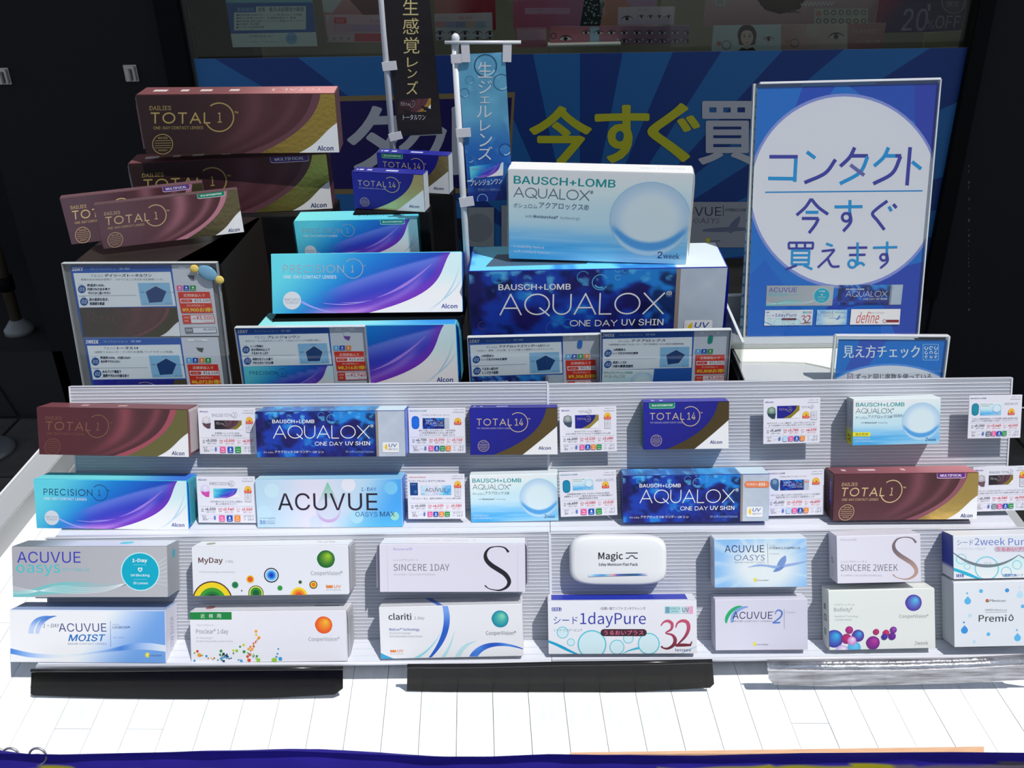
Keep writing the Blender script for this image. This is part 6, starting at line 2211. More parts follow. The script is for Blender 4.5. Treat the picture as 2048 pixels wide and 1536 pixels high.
# ================================================================== INFO CARDS AND HOLDERS
def art_info(A, d):
    A.frame([(200, 160), (1655, 150), (1715, 875), (335, 888)])
    bl, wh = (34, 88, 172), (228, 231, 240)
    gy = (206, 208, 216)
    A.poly([(150, 100), (1800, 100), (1800, 920), (150, 920)], gy)
    A.poly([(150, 140), (1255, 140), (1338, 920), (150, 920)], bl)
    A.text(d['head'], 222, 178, 222 + 24 * len(d['head']) + 20, 217, (240, 244, 250), b=.03)
    A.text('プレミアムシリコーン', 412, 184, 680, 206, (170, 205, 205), f='n', b=.006)
    A.poly([(705, 181), (715, 206), (822, 203), (835, 178)], (56, 100, 176))
    A.text('近視・遠視用', 716, 182, 820, 203, (190, 214, 236), f='n', b=.008)
    A.poly([(235, 240), (1245, 226), (1292, 578), (302, 596)], wh, part='text_panel')
    A.text(d['maker'], 418, 254, 546, 281, (70, 84, 130), f='n', b=.006)
    A.text(d['name'], 562, 248, 562 + d['nw'], 281, (40, 46, 80), f='n', b=.022, sk=-2)
    A.text(d['sub'], 315, 296, 1170, 318, (56, 60, 80), f='n', b=.008, sk=-3)
    for k, (cx, cy, no) in enumerate(((327, 407, '01'), (350, 535, '02'))):
        A.circle(cx, cy, 42, (34, 84, 150))
        A.text(no, cx - 26, cy - 18, cx + 26, cy + 18, (220, 228, 240), b=.008, it=.15)
        A.line(cx - 40, cy - 46, cx + 10, cy - 54, 3, (90, 120, 170))
    ys = [351, 391, 431]
    for k, t in enumerate(d['t1']):
        A.text(t, 378 + k * 6, ys[k], 378 + k * 6 + min(23.5 * len(t), 500), ys[k] + 30, (34, 46, 82), f='n', b=.016)
    for k, t in enumerate(d['t2']):
        A.text(t, 402 + k * 7, 496 + k * 42, 402 + k * 7 + min(25.5 * len(t), 480), 528 + k * 42, (34, 46, 82), f='n', b=.016)
    A.line(285, 476, 890, 468, 3, (150, 156, 176))
    A.poly([(905, 342), (1232, 338), (1262, 566), (938, 570)], (140, 190, 224), part='radar_chart')
    pc = (1090, 462)
    rr = d.get('rad', (96, 110, 100, 112, 104))
    A.poly([(pc[0] + 108 * math.cos(D(-90 + 72 * k)) * 1.08, pc[1] + 100 * math.sin(D(-90 + 72 * k))) for k in range(5)], (170, 190, 206), part='radar_chart')
    A.poly([(pc[0] + rr[k] * math.cos(D(-90 + 72 * k)) * 1.05, pc[1] + rr[k] * .92 * math.sin(D(-90 + 72 * k))) for k in range(5)], (26, 66, 120), part='radar_chart')
    for x, y, t in ((1045, 345, 'うるおい'), (934, 430, '酸素'), (1200, 430, 'つけ心地'), (955, 545, 'UVカット'), (1185, 545, '扱いやすさ')):
        A.text(t, x, y, x + 76 * (len(t) > 2) + 40 * (len(t) < 3), y + 14, (60, 90, 140), f='n')
    S_ = A.sub([(302, 596), (1300 if not d.get('half') else 880, 592), (1330 if not d.get('half') else 900, 880), (345, 885)])
    S_.part = 'pictured_box'
    d['art'](S_)
    # right hand price column
    A.rect(1330, 166, 1545, 192, (232, 232, 240), rad=10)
    A.text(d['brand'], 1400 - 30 * (len(d['brand']) > 6), 172, 1480 + 30 * (len(d['brand']) > 6), 187, (70, 76, 100), b=.012)
    if d['pk'][0] == 'pill':
        A.rect(1425, 208, 1480, 305, d['pk'][1], rad=26, part='pictured_lens_pack')
    else:
        A.poly([(1415, 225), (1440, 206), (1490, 212), (1498, 262), (1480, 308), (1440, 290)], (204, 206, 216), part='pictured_lens_pack')
        A.poly([(1417, 258), (1497, 262), (1482, 308), (1440, 290)], d['pk'][1], part='pictured_lens_pack')
    for k, c in enumerate(d['sq']):
        sq_ = A.nid('symbol_square')
        A.rect(1306 + k * 68, 366, 1366 + k * 68, 420, {'l': (90, 170, 224), **{a: b for a, b in IC.items() if a != 'l'}}[c], rad=6, part=sq_)
        A.circle(1336 + k * 68, 388, 10, (225, 238, 246), part=sq_)
        A.line(1318 + k * 68, 410, 1354 + k * 68, 410, 4, (225, 238, 246), part=sq_)
    rd = (214, 50, 36)
    R = 'price_block'
    A.poly([(1314, 434), (1640, 432), (1668, 645), (1346, 650)], rd, part=R)
    A.text('定期便加入で', 1372, 452, 1592, 484, (244, 214, 200), f='n', b=.008, part=R)
    A.poly([(1336, 502), (1642, 500), (1650, 546), (1344, 548)], (230, 226, 228), part=R)
    A.rect(1346, 509, 1462, 540, rd, rad=14, part=R)
    A.text('1年分購入', 1366, 517, 1444, 533, (240, 200, 190), f='n', part=R)
    A.text(d['p'][0], 1482, 507, 1638, 541, (120, 60, 60), b=.014, part=R)
    A.text('税込通常価格より', 1404, 560, 1584, 582, (244, 190, 170), f='n', part=R)
    A.text(d['p'][1] + 'お得!', 1356, 592, 1660, 638, (246, 206, 60), f='n', b=.014, part=R)
    A.poly([(1352, 668), (1672, 662), (1684, 748), (1362, 756)], rd, part=R)
    A.poly([(1436, 672), (1666, 668), (1676, 742), (1444, 748)], (230, 226, 230), part=R)
    A.text('定期便', 1366, 682, 1424, 704, (244, 196, 180), f='n', part=R)
    A.text('価格', 1374, 716, 1418, 738, (244, 196, 180), f='n', part=R)
    A.text('1箱', 1450, 694, 1490, 712, rd, f='n', part=R)
    A.text(d['p'][2], 1496, 676, 1662, 722, (214, 50, 50), b=.014, part=R)
    A.text('1箱あたり税込', 1580, 728, 1664, 738, (214, 60, 60), f='n', part=R)
    A.poly([(1374, 792), (1690, 788), (1700, 846), (1382, 852)], (120, 122, 132), part=R)
    A.poly([(1456, 796), (1684, 793), (1692, 841), (1462, 846)], (224, 224, 232), part=R)
    A.text('通常価格', 1386, 806, 1448, 832, (220, 220, 226), f='n', part=R)
    A.text(d['p'][3], 1560, 800, 1676, 826, (80, 82, 92), b=.012, part=R)


def holder(label, quad, Y, elev, yaw, cards, zfoot=ZS):
    f = face_free(quad, Y, elev, yaw)
    r = root('card_holder', label, 'card holder', f.matrix(), 'clear acrylic card holders behind the panel edge')
    box('front_panel', (-f.w / 2, 0, .0012), (f.w / 2, f.h, .0028), M_CLEAR, r, .0003)
    box('top_edge', (-f.w / 2, f.h - .0006, -.003), (f.w / 2, f.h + .0004, .003), M_EDGE, r, .0003)
    box('back_panel', (-f.w / 2, 0, -.0026), (f.w / 2, f.h, -.0012), principled('milky_acrylic', (.16, .165, .18), .25), r, .0003)
    for s in (-1, 1):
        box('side_edge', (s * f.w / 2 - .0004, 0, -.0026), (s * f.w / 2 + .0004, f.h, .0028), M_EDGE2, r)
    return r, f


def info_card(label, quad, fh, d):
    """card sheet standing inside a holder: quad is in photograph pixels on the holder plane"""
    f = Face(quad, fh.base, fh.n)
    r = root('info_card', label, 'info card', f.matrix(), 'blue and grey lens information cards')
    carton_mesh('card_sheet', f.w, f.h, .0006, (206, 208, 216), {}, r, .0001)
    A = Art(UNIT)
    A.mat = M_FLAT
    art_info(A, d)
    A.build(r, f.w, f.h, step=4e-6, z0=5e-5)


LT = [(125.4, 525.4), (434.4, 524.4), (468, 808), (175, 808)]
rH, fH = holder('tall clear holder at left with two cards one above the other', LT, .915, 8, 0, None)
info_card('upper card in the left holder, priced 9,900 and 3,500 yen', [(139.5, 531), (423, 529), (435, 671.5), (165.5, 673)], fH,
          dict(head='1DAY', maker='アルコン', name='デイリーズトータルワン', nw=490, sub='表面の水分100%が自然で、つけていることを忘れる生感覚レンズ。', t1=('表面約100%、', '内部33%の含水率で', 'やわらかく扱いやすい'), t2=('涙の蒸発を防ぎ、', '乾燥感を軽減'),
               art=lambda A: art_total1(A, gold=(90, 84, 60), lett=(90, 60, 60), dark=(58, 50, 42), hot=(110, 62, 66)), brand='Alcon', pk=('b', (90, 90, 96)), sq='pbg', p=('¥23,100', '¥9,900', '¥3,500', '¥5,000')))
info_card('lower card in the left holder, priced 6,072 yen', [(166, 676.5), (438, 674.5), (452, 815), (194, 816)], fH,
          dict(head='2WEEK', maker='アルコン', name='トータル14', nw=230, sub='2週間うるおいキープ+汚れを鉄壁バリアでずっと快適。', t1=('表面約100%、内部55%の', '含水率でやわらかい'), t2=('水のバリア構造で', '脂質や汚れの付着を防ぐ'),
               art=lambda A: art_total14(A, gold=(150, 130, 90)), brand='Alcon', pk=('b', (70, 74, 76)), sq='lbog', p=('¥14,168', '¥6,072', '¥3,220', '¥4,600')))
f = Face([(380, 528), (445, 530), (445, 568), (382, 566)], fH.base + fH.n * .0035, fH.n)
r = root('gel_sticker', 'glossy blue gel sticker with two yellow ends on the left holder corner', 'sticker', f.matrix())
A = Art([(380, 526), (446, 526), (446, 570), (380, 570)])
bm = bmesh.new()
for (cx, cy, rx, ry, z) in ((.04, .55, .28, .34, 0), (-.36, .76, .14, .20, 0), (.40, .22, .14, .20, 0)):
    bmesh.ops.create_uvsphere(bm, u_segments=20, v_segments=10, radius=1, matrix=Matrix.Translation((cx * f.w, cy * f.h, .0004)) @ Matrix.Rotation(-.5 if rx == .28 else 0, 4, 'Z') @ Matrix.Diagonal((rx * f.w * (1.15 if rx == .28 else 1), ry * f.h * 1.1, .0016, 1)))
    if rx == .28:
        nb = len(bm.faces)
me = bpy.data.meshes.new('gel_body')
bm.to_mesh(me)
bm.free()
me.materials.append(principled('blue_gel', (.16, .36, .52), .08, spec=.9))
me.materials.append(principled('yellow_gel', (.75, .56, .12), .1, spec=.9))
for i, p in enumerate(me.polygons):
    p.use_smooth = True
    p.material_index = 0 if i < nb else 1
link('gel_body', me, r)

q = [(474, 655), (733, 650.5), (740.5, 806), (489, 806)]
rH, fH = holder('clear holder standing before the lowest turquoise box', q, .905, 5, 0, None)
info_card('card left of centre, priced 8,316 and 2,940 yen', [(475, 657), (732, 652.5), (739, 782), (487, 785)], fH,
          dict(head='1DAY', maker='アルコン', name='プレシジョンワン', nw=370, sub='水のヴェールに包まれたレンズで、うるおいとクリアな視界が続く。', t1=('レンズ表面は', '含水率80%以上で', 'うるおいたっぷり'), t2=('表面の生ジェル層で', 'やわらかいつけ心地'),
               art=lambda A: art_precision(A, lett=(20, 60, 80)), brand='Alcon', pk=('b', (120, 70, 150)), sq='lbo', p=('¥19,404', '¥8,316', '¥2,940', '¥4,200'), rad=(100, 96, 104, 106, 92)))
q = [(935, 674), (1197.5, 667), (1201.6, 808), (943.6, 812)]
rH, fH = holder('clear holder standing before the largest blue box at its left', q, .905, 5, 0, None)
info_card('card at centre, priced 9,306 yen', [(936, 676), (1196.5, 669), (1200.5, 799), (943, 806)], fH,
          dict(head='1DAY', maker='ボシュロム', name='アクアロックスワンデーUVシン', nw=560, sub='うるおい、透明、つけ心地、すべてが揃った理想のコンタクトレンズ。', t1=('16時間後も', 'レンズ水分の96%を維持'), t2=('うるおい成分が', 'レンズから拡散'),
               art=art_aqua_blue, brand='BAUSCH+LOMB', pk=('pill', (50, 110, 190)), sq='lbgo', p=('¥21,714', '¥9,306', '¥3,290', '¥4,700')))
q = [(1199.5, 662.4), (1458.7, 657.8), (1454.4, 808), (1202.5, 811)]
rH, fH = holder('clear holder standing before the largest blue box at its right', q, .900, 4, 0, None)
info_card('card right of centre headed 2WEEK, priced 5,808 yen', [(1200.5, 664.5), (1457, 660), (1453.5, 788), (1202.5, 791)], fH,
          dict(head='2WEEK', maker='ボシュロム', name='アクアロックス', nw=390, sub='16時間後も95%うるおいキープ®で快適なつけ心地が2週間持続。', t1=('16時間後も', 'レンズ水分の95%を維持'), t2=('従来レンズの', '10倍の酸素透過性'),
               art=lambda A: art_aqua_white(A), half=True, brand='BAUSCH+LOMB', pk=('pill', (20, 140, 130)), sq='lbg', p=('¥13,552', '¥5,808', '¥3,080', '¥4,400'), rad=(96, 108, 84, 106, 104)))

# ================================================================== POSTER STAND
def art_poster(A):
    cyan, navy = (24, 150, 214), (60, 62, 160)
    A.poly([(1480, 150), (1900, 150), (1900, 700), (1470, 700)], (24, 112, 200))
    for pts, c in (([(1610, 160), (1680, 160), (1560, 330), (1580, 245)], (30, 76, 186)), ([(1680, 160), (1900, 160), (1900, 260), (1780, 230)], (30, 78, 180)), ([(1830, 168), (1890, 168), (1890, 330), (1830, 270)], (44, 60, 170)),
                   ([(1490, 560), (1530, 520), (1620, 640), (1580, 690), (1488, 690)], (20, 100, 196)), ([(1700, 560), (1860, 520), (1840, 680), (1590, 690)], (40, 70, 176)), ([(1600, 640), (1760, 600), (1800, 690), (1560, 690)], (30, 104, 200))):
        A.poly(pts, c)
    cx, cy, R = 1689, 382, 187
    A.circle(cx, cy, R + 5, (140, 150, 214), ry=R + 8, seg=64)
    A.circle(cx, cy, R, (238, 229, 245), ry=R + 2, seg=64)

    def strokes(o, sc, items, wd):
        for c, pts in items:
            P = [(o[0] + x / sc, o[1] + y / sc) for x, y in pts]
            if len(P) > 2:
                P = list(map(tuple, A.spline(P, 6 * len(P))))
            col_ = cyan if c == 'c' else navy if c == 'n' else (110, 104, 170)
            A.ribbon(P, wd, col_, part=A.nid('brush_letter_stroke'))
    o, sc = (1400, 0), 3.1605
    strokes(o, sc, [('n', [(438, 991), (618, 991)]), ('c', [(606, 1003), (598, 1150)]), ('c', [(430, 1128), (600, 1130)]),
                    ('c', [(675, 960), (728, 1000)]), ('n', [(857, 1008), (790, 1095), (660, 1155)]),
                    ('n', [(978, 932), (945, 995), (886, 1052)]), ('n', [(960, 985), (1062, 985)]), ('c', [(1060, 990), (1010, 1090), (884, 1162)]), ('g', [(950, 1042), (1038, 1108)]),
                    ('c', [(1192, 932), (1160, 995), (1100, 1050)]), ('c', [(1175, 985), (1245, 985)]), ('n', [(1235, 985), (1272, 985)]), ('n', [(1268, 988), (1215, 1095), (1095, 1162)]),
                    ('n', [(1328, 930), (1308, 1172)]), ('c', [(1340, 1022), (1398, 1068)])], 7.4)
    A.line(1530, 384.5, 1845, 381.5, 2.6, (30, 140, 206))
    o, sc = (1450, 400), 3.4247
    strokes(o, sc, [('n', [(590, -8), (550, 50), (490, 104)]), ('n', [(590, -8), (640, 50), (706, 98)]), ('c', [(552, 84), (640, 84)]), ('n', [(526, 126), (640, 126)]), ('n', [(640, 126), (618, 170), (575, 226)]),
                    ('c', [(750, 47), (942, 45)]), ('c', [(856, 0), (854, 86)]), ('n', [(854, 86), (860, 150), (810, 214)]),
                    ('n', [(1112, 6), (1040, 60), (1010, 96), (1044, 140), (1092, 204)]), ('c', [(1122, 44), (1140, 76)]), ('n', [(1152, 28), (1174, 54)])], 6.2)
    A.arc(o[0] + 830 / sc, o[1] + 118 / sc, 8, 5.6, navy, part=A.nid('brush_letter_stroke'))
    strokes(o, sc, [('n', [(436, 292), (606, 292)]), ('n', [(436, 292), (438, 334)]), ('n', [(604, 292), (600, 334)]), ('n', [(436, 332), (602, 332)]), ('n', [(490, 292), (490, 332)]), ('n', [(548, 292), (548, 332)]),
                    ('c', [(456, 346), (580, 346)]), ('c', [(460, 346), (458, 442)]), ('c', [(578, 346), (572, 442)]), ('c', [(458, 378), (578, 378)]), ('c', [(458, 410), (576, 410)]), ('c', [(456, 440), (576, 440)]),
                    ('n', [(492, 446), (415, 476)]), ('c', [(540, 446), (598, 474)]),
                    ('c', [(692, 298), (738, 314)]), ('n', [(662, 350), (752, 340)]), ('n', [(750, 342), (700, 400), (636, 462)]), ('n', [(702, 398), (732, 452), (784, 454)]),
                    ('n', [(840, 327), (974, 325)]), ('n', [(850, 376), (962, 374)]), ('c', [(908, 290), (908, 440)]), ('c', [(890, 452), (930, 430), (956, 448)]),
                    ('c', [(1014, 326), (1180, 322)]), ('c', [(1112, 284), (1108, 362)]), ('n', [(1108, 362), (1112, 420), (1064, 466)])], 4.6)
    A.arc(o[0] + 872 / sc, o[1] + 436 / sc, 7.6, 4.6, cyan, part=A.nid('brush_letter_stroke'))
    A.arc(o[0] + 1086 / sc, o[1] + 392 / sc, 6.4, 4.6, navy, part=A.nid('brush_letter_stroke'))
    for quad, fn in (([(1533.5, 571), (1668, 571), (1664, 611), (1531.5, 612)], art_oasys_grey), ([(1678, 570), (1806, 569), (1801.5, 609), (1675, 610)], art_aqua_blue),
                     ([(1530, 620), (1626, 619), (1623.5, 650), (1528, 651)], art_pure1), ([(1634, 619), (1694, 619), (1692, 649), (1631, 650)], art_oasys2)):
        S_ = A.sub(quad)
        S_.part = A.nid('pictured_box')
        fn(S_)
    A.poly([(1702, 618), (1800.5, 617.5), (1798, 648.5), (1699, 649)], (232, 226, 226), part='pictured_box#9')
    A.text('define', 1710, 623, 1755, 646, (196, 70, 60), f='n', it=.25, part='pictured_box#9')
    A.text('WITH ACUVUE', 1742, 624, 1768, 627, (150, 140, 140), part='pictured_box#9')
    A.rect(1772, 639, 1797, 644.5, (140, 50, 56), part='pictured_box#9')
    A.arc(1768, 642, 3.2, 1.2, (120, 90, 90), seg=12, part='pictured_box#9')


nP = normal(13.4, 0)
fo = face_free([(1508.5, 163), (1885.5, 163), (1830, 669), (1486, 682)], .985, 13.4, 0)
r = root('poster_stand', 'tall upright clear acrylic poster stand leaning back at the right', 'poster stand', fo.matrix())
box('front_panel', (-fo.w / 2, 0, .0012), (fo.w / 2, fo.h, .0030), M_CLEAR, r, .0004)
box('back_panel', (-fo.w / 2, 0, -.0040), (fo.w / 2, fo.h, -.0022), M_CLEAR, r, .0004)
box('top_edge', (-fo.w / 2 + .006, fo.h - .0008, -.003), (fo.w / 2, fo.h + .0016, .003), principled('bright_edge', (.85, .85, .87), .15, spec=1.0), r, .0004)
box('side_edge', (-fo.w / 2 - .0006, 0, -.0040), (-fo.w / 2 + .0016, fo.h, .0030), M_EDGE, r)
box('side_edge', (fo.w / 2 - .0008, 0, -.0040), (fo.w / 2 + .0006, fo.h, .0030), M_EDGE, r)
box('bottom_edge', (-fo.w / 2, -.0012, -.004), (fo.w / 2, .0004, .0034), M_EDGE, r, .0003)
box('foot', (-fo.w / 2, -.0030, -.016), (fo.w / 2, -.0014, -.004), M_CLEAR, r)
fp = Face([(1520, 171), (1883.5, 170), (1829, 668), (1489, 680)], fo.base, nP)
rp = root('poster', 'blue poster with white circle and two-tone Japanese lettering in the tall stand', 'poster', fp.matrix())
carton_mesh('poster_sheet', fp.w, fp.h, .0006, (220, 222, 228), {}, rp, .0001)
A = Art(fp.pxquad())
A.mat = M_FLAT
art_poster(A)
A.build(rp, fp.w, fp.h, step=6e-6, z0=5e-5)
fb = Face([(1508, 176), (1560, 176), (1520, 668), (1479, 668)], fo.base - nP * .0060, nP)
rb = root('spare_sheet', 'narrow showing edge of a second pale blue striped sheet behind the blue poster', 'sheet', fb.matrix())
carton_mesh('sheet', fb.w, fb.h, .0005, (176, 206, 214), {}, rb, .0001)
A = Art(UNIT)
A.mat = M_FLAT
for k in range(22):
    A.rect(0, .02 + k * .045, .6, .032 + k * .045, (90, 150, 186))
A.build(rb, fb.w, fb.h, z0=5e-5)


def art_check(A):
    A.poly([(1640, 640), (1920, 640), (1920, 800), (1640, 800)], (20, 118, 206))
    A.poly([(1730, 660), (1790, 660), (1730, 740), (1690, 740)], (50, 88, 190))
    A.circle(1780, 829, 160, (90, 150, 226), ry=102, seg=64)
    A.circle(1780, 833, 160, (228, 228, 242), ry=102, seg=64)
    W_ = (228, 236, 246)
    A.text('見え方チェック', 1686, 690, 1840, 716, W_, f='n', b=.008, res=3)
    A.rect(1845.5, 688, 1877.5, 720.5, (150, 200, 240), rad=2)
    A.rect(1846.5, 689, 1876.5, 719.5, (30, 120, 206), rad=2)
    for i in range(3):
        for j in range(3):
            rr = 3.1 - j * .5
            A.arc(1852.5 + i * 9.6, 696 + j * 9.3 - (j == 2), rr, 1.5, W_, (-40, 0, 60, 120)[(i * 2 + j) % 4], (-40, 0, 60, 120)[(i * 2 + j) % 4] + 290, seg=12)
    A.rect(1695, 747, 1706, 759, (90, 84, 84))
    A.rect(1696, 748, 1705, 758, (214, 212, 228))
    A.ribbon([(1697.5, 752), (1700, 756), (1704, 750)], 1, (190, 60, 60))
    A.text('ずっと同じ度数を使っている', 1711, 747, 1863, 759.5, (80, 78, 86), f='n', b=.004, res=2)
    A.text('見えにくいと感じることがある', 1711, 764, 1863, 776, (80, 78, 86), f='n', b=.004)


fs = face_free([(1666, 671), (1891, 672), (1887.5, 790), (1664, 789)], .879, 12, 0)
r = root('small_sign_stand', 'small clear acrylic sign stand in front of the tall poster', 'sign stand', fs.matrix())
box('front_panel', (-fs.w / 2, 0, .0012), (fs.w / 2, fs.h, .0028), M_CLEAR, r, .0003)
box('back_panel', (-fs.w / 2, 0, -.0030), (fs.w / 2, fs.h, -.0014), M_CLEAR, r, .0003)
box('top_edge', (-fs.w / 2, fs.h - .0010, -.003), (fs.w / 2, fs.h + .0012, .0028), principled('bright_edge', (.85, .85, .87), .15, spec=1.0), r, .0003)
for s in (-1, 1):
    box('side_edge', (s * fs.w / 2 - .0010, 0, -.003), (s * fs.w / 2 + .0010, fs.h, .0028), M_EDGE, r)
fc = Face([(1673, 679), (1888, 680), (1885.5, 788), (1671, 786)], fs.base, normal(12, 0))
rc = root('vision_check_card', 'blue and white card with a ring chart symbol in the small stand', 'sign', fc.matrix())
carton_mesh('card_sheet', fc.w, fc.h, .0006, (216, 218, 228), {}, rc, .0001)
A = Art(fc.pxquad())
A.mat = M_FLAT
art_check(A)
A.build(rc, fc.w, fc.h, step=6e-6, z0=5e-5)

# white tray carrying the poster stand
ty0, ty1 = .894, 1.10
tx0, tx1 = at_z(1478, 740, ZT)[0], at_z(1874, 757, ZT)[0]
r = root('white_tray', 'cream white tray under the poster stand at the right', 'tray', Matrix.Translation((0, 0, ZT)))
yb_ = at_z(1500, 722, ZT + .004)[1]
box('tray_floor', (tx0, ty0, .0004), (tx1, ty1, .004), principled('shade_grey_tray', (.52, .54, .54), .3), r, .0006)  # grey puts the shade at the tray front into the colour
yb2 = at_z(1500, 722, ZT + .0045)[1]
bm = bmesh.new()
pts = []
for x, y in ((1481, 723), (1560, 723), (1610, 725), (1640, 731), (1666, 737), (1830, 744), (1830, 700)):
    p = at_z(x, y, ZT + .006)
    pts.append((p[0], p[1]))
pts[-1] = (tx1, .99)
pts.append((tx0, .99))
vb = [bm.verts.new((x, y, .004)) for x, y in pts]
vt = [bm.verts.new((x, y, .006)) for x, y in pts]
bm.faces.new(vt)
bm.faces.new(vb[::-1])
for i in range(len(pts)):
    bm.faces.new((vb[i], vb[(i + 1) % len(pts)], vt[(i + 1) % len(pts)], vt[i]))
bmesh.ops.recalc_face_normals(bm, faces=bm.faces[:])
bm_obj('sunlit_floor', bm, M_CREAM, r)  # cream sheet paints the sunlit floor; its curved edge traces the shade
box('back_step', (tx0 - .004, .965, .006), (tx1, ty1, .012), principled('cool_grey_step', (.42, .45, .45), .35), r, .001)
box('tray_support', (tx0, ty0 + .01, ZS - ZT + .0004), (tx1, ty1, .0004), M_BLACK, r, .001)
# clear side panels left of the poster
cs_ = root('clear_box', 'empty clear acrylic box left of the poster stand', 'acrylic box', Matrix.Translation((0, 0, ZT)))
xL = at_y(1458, 640, .975)[0]
box('side_panel', (xL, .90, .0004), (xL + .002, 1.03, .045), M_CLEAR, cs_)
box('side_rim', (xL - .0004, .90, .044), (xL + .0024, 1.03, .046), M_EDGE, cs_)
box('back_panel', (xL + .002, 1.028, .0004), (tx0 + .03, 1.03, .045), principled('frosted_panel', (.30, .33, .33), .4), cs_)
box('back_rim', (xL + .002, 1.027, .044), (tx0 + .03, 1.031, .046), M_EDGE, cs_)

# ================================================================== FLAGS
def flag(label, Yp, pole, polr, cloth, fn, tabs, xbar=None, finial=None, edge=(200, 205, 210), foot=None):
    r = root('mini_flag', label, 'banner flag', Matrix.Translation((0, 0, 0)))
    pp = [at_y(x, y, Yp) for x, y in pole]
    if foot is not None:
        a, b = Vector(pp[0]), Vector(pp[-1])
        d_ = (b - a) / (b.z - a.z)
        pp[-1] = tuple(b + d_ * (foot - b.z))
    M_POLE = principled('white_pole', (.66, .68, .72), .3)
    tube('pole', pp, polr, M_POLE, r, 14)
    if finial:
        p = Vector(at_y(*finial, Yp))
        bm = bmesh.new()
        dz = Vector(pp[0]) - p
        q0 = p
        prof = [(.0, .0040), (-.0012, .0043), (-.0030, .0040)]
        tube_bm(bm, [p + Vector((0, 0, z)) for z in (.0042, .0036, .0024, .0006, -.0012, -.003, -.0046, -.006, -.026)], [.0006, .0022, .0034, .0042, .0043, .0040, .0033, .0031, .0037], 18)
        bm_obj('finial', bm, M_POLE, r, True)
    if xbar:
        a, b = at_y(*xbar[0], Yp - .004), at_y(*xbar[1], Yp - .004)
        tube('crossbar', [a, b], .0018, M_POLE, r, 12)
    f = Face(cloth, np.array([0, Yp - .002, 0]), np.array([0, -1.0, 0]))
    A = Art(f.pxquad())
    fn(A)
    hold = bpy.data.objects.new('cloth', None)
    # cloth sheet with a gentle wave, artwork follows the same wave
    c = f.base

    def W(co3):
        x, y, z = co3[:, 0], co3[:, 1], co3[:, 2]
        wv = .0016 * np.sin(y * 34) * (x / f.w + .5)
        return np.c_[c[0] + x * f.u[0] + y * f.v[0], c[1] - z + wv, c[2] + x * f.u[2] + y * f.v[2]]
    bpy.data.objects.remove(hold)
    bm = bmesh.new()
    nx, ny = 6, 60
    G = [[None] * (ny + 1) for _ in range(nx + 1)]
    co = np.array([[(i / nx - .5) * f.w, j / ny * f.h, 0] for i in range(nx + 1) for j in range(ny + 1)])
    co = W(co)
    k = 0
    for i in range(nx + 1):
        for j in range(ny + 1):
            G[i][j] = bm.verts.new(co[k] + np.array([0, .0003, 0]))
            k += 1
    for i in range(nx):
        for j in range(ny):
            bm.faces.new((G[i][j], G[i + 1][j], G[i + 1][j + 1], G[i][j + 1])).smooth = True
    bmesh.ops.solidify(bm, geom=bm.faces[:], thickness=.0003)
    me = bpy.data.meshes.new('cloth')
    bm.to_mesh(me)
    bm.free()
    a = me.color_attributes.new('Col', 'FLOAT_COLOR', 'CORNER')
    ec = lin(edge)
    a.data.foreach_set('color', np.tile(np.append(ec, 1), len(a.data)))
    cl_ = link('cloth', me, r, M_FLAT)
    A.build(cl_, f.w, f.h, step=1e-5, z0=4e-4, M=W)
    M_TAB = principled('white_tab', (.66, .66, .70), .6)
    for q_ in tabs:
        ft = Face(q_, np.array([0, Yp - .0045, 0]), np.array([0, -1.0, 0]))
        o = box('tab', (-ft.w / 2, 0, -.0006), (ft.w / 2, ft.h, .0006), M_TAB, r, .0002)
        o.matrix_local = ft.matrix()
    return r


def art_flag_black(A):
    A.grid(2, 10, lambda S, T: np.tile(np.array([26., 22, 26]), (len(S), 1)))
    g = (206, 190, 130)
    for ch, x0, x1, y0, y1 in (('生', 806, 837, -2, 30), ('感', 806, 838, 36, 68), ('覚', 807, 839, 74, 107), ('レ', 814, 836, 115, 134), ('ン', 815, 834, 138, 156), ('ズ', 813, 836, 162, 189)):
        A.text(ch, x0, y0, x1, y1, g, f='n', res=3, b=-.002)
    S_ = A.sub([(798, 199), (862, 197), (861, 222), (796, 227)])
    S_.part = 'pictured_box'
    art_total1(S_, gold=(206, 160, 60), lett=(200, 180, 190))
    A.text('トータルワン', 806, 229, 851, 240, (206, 204, 210), f='n')


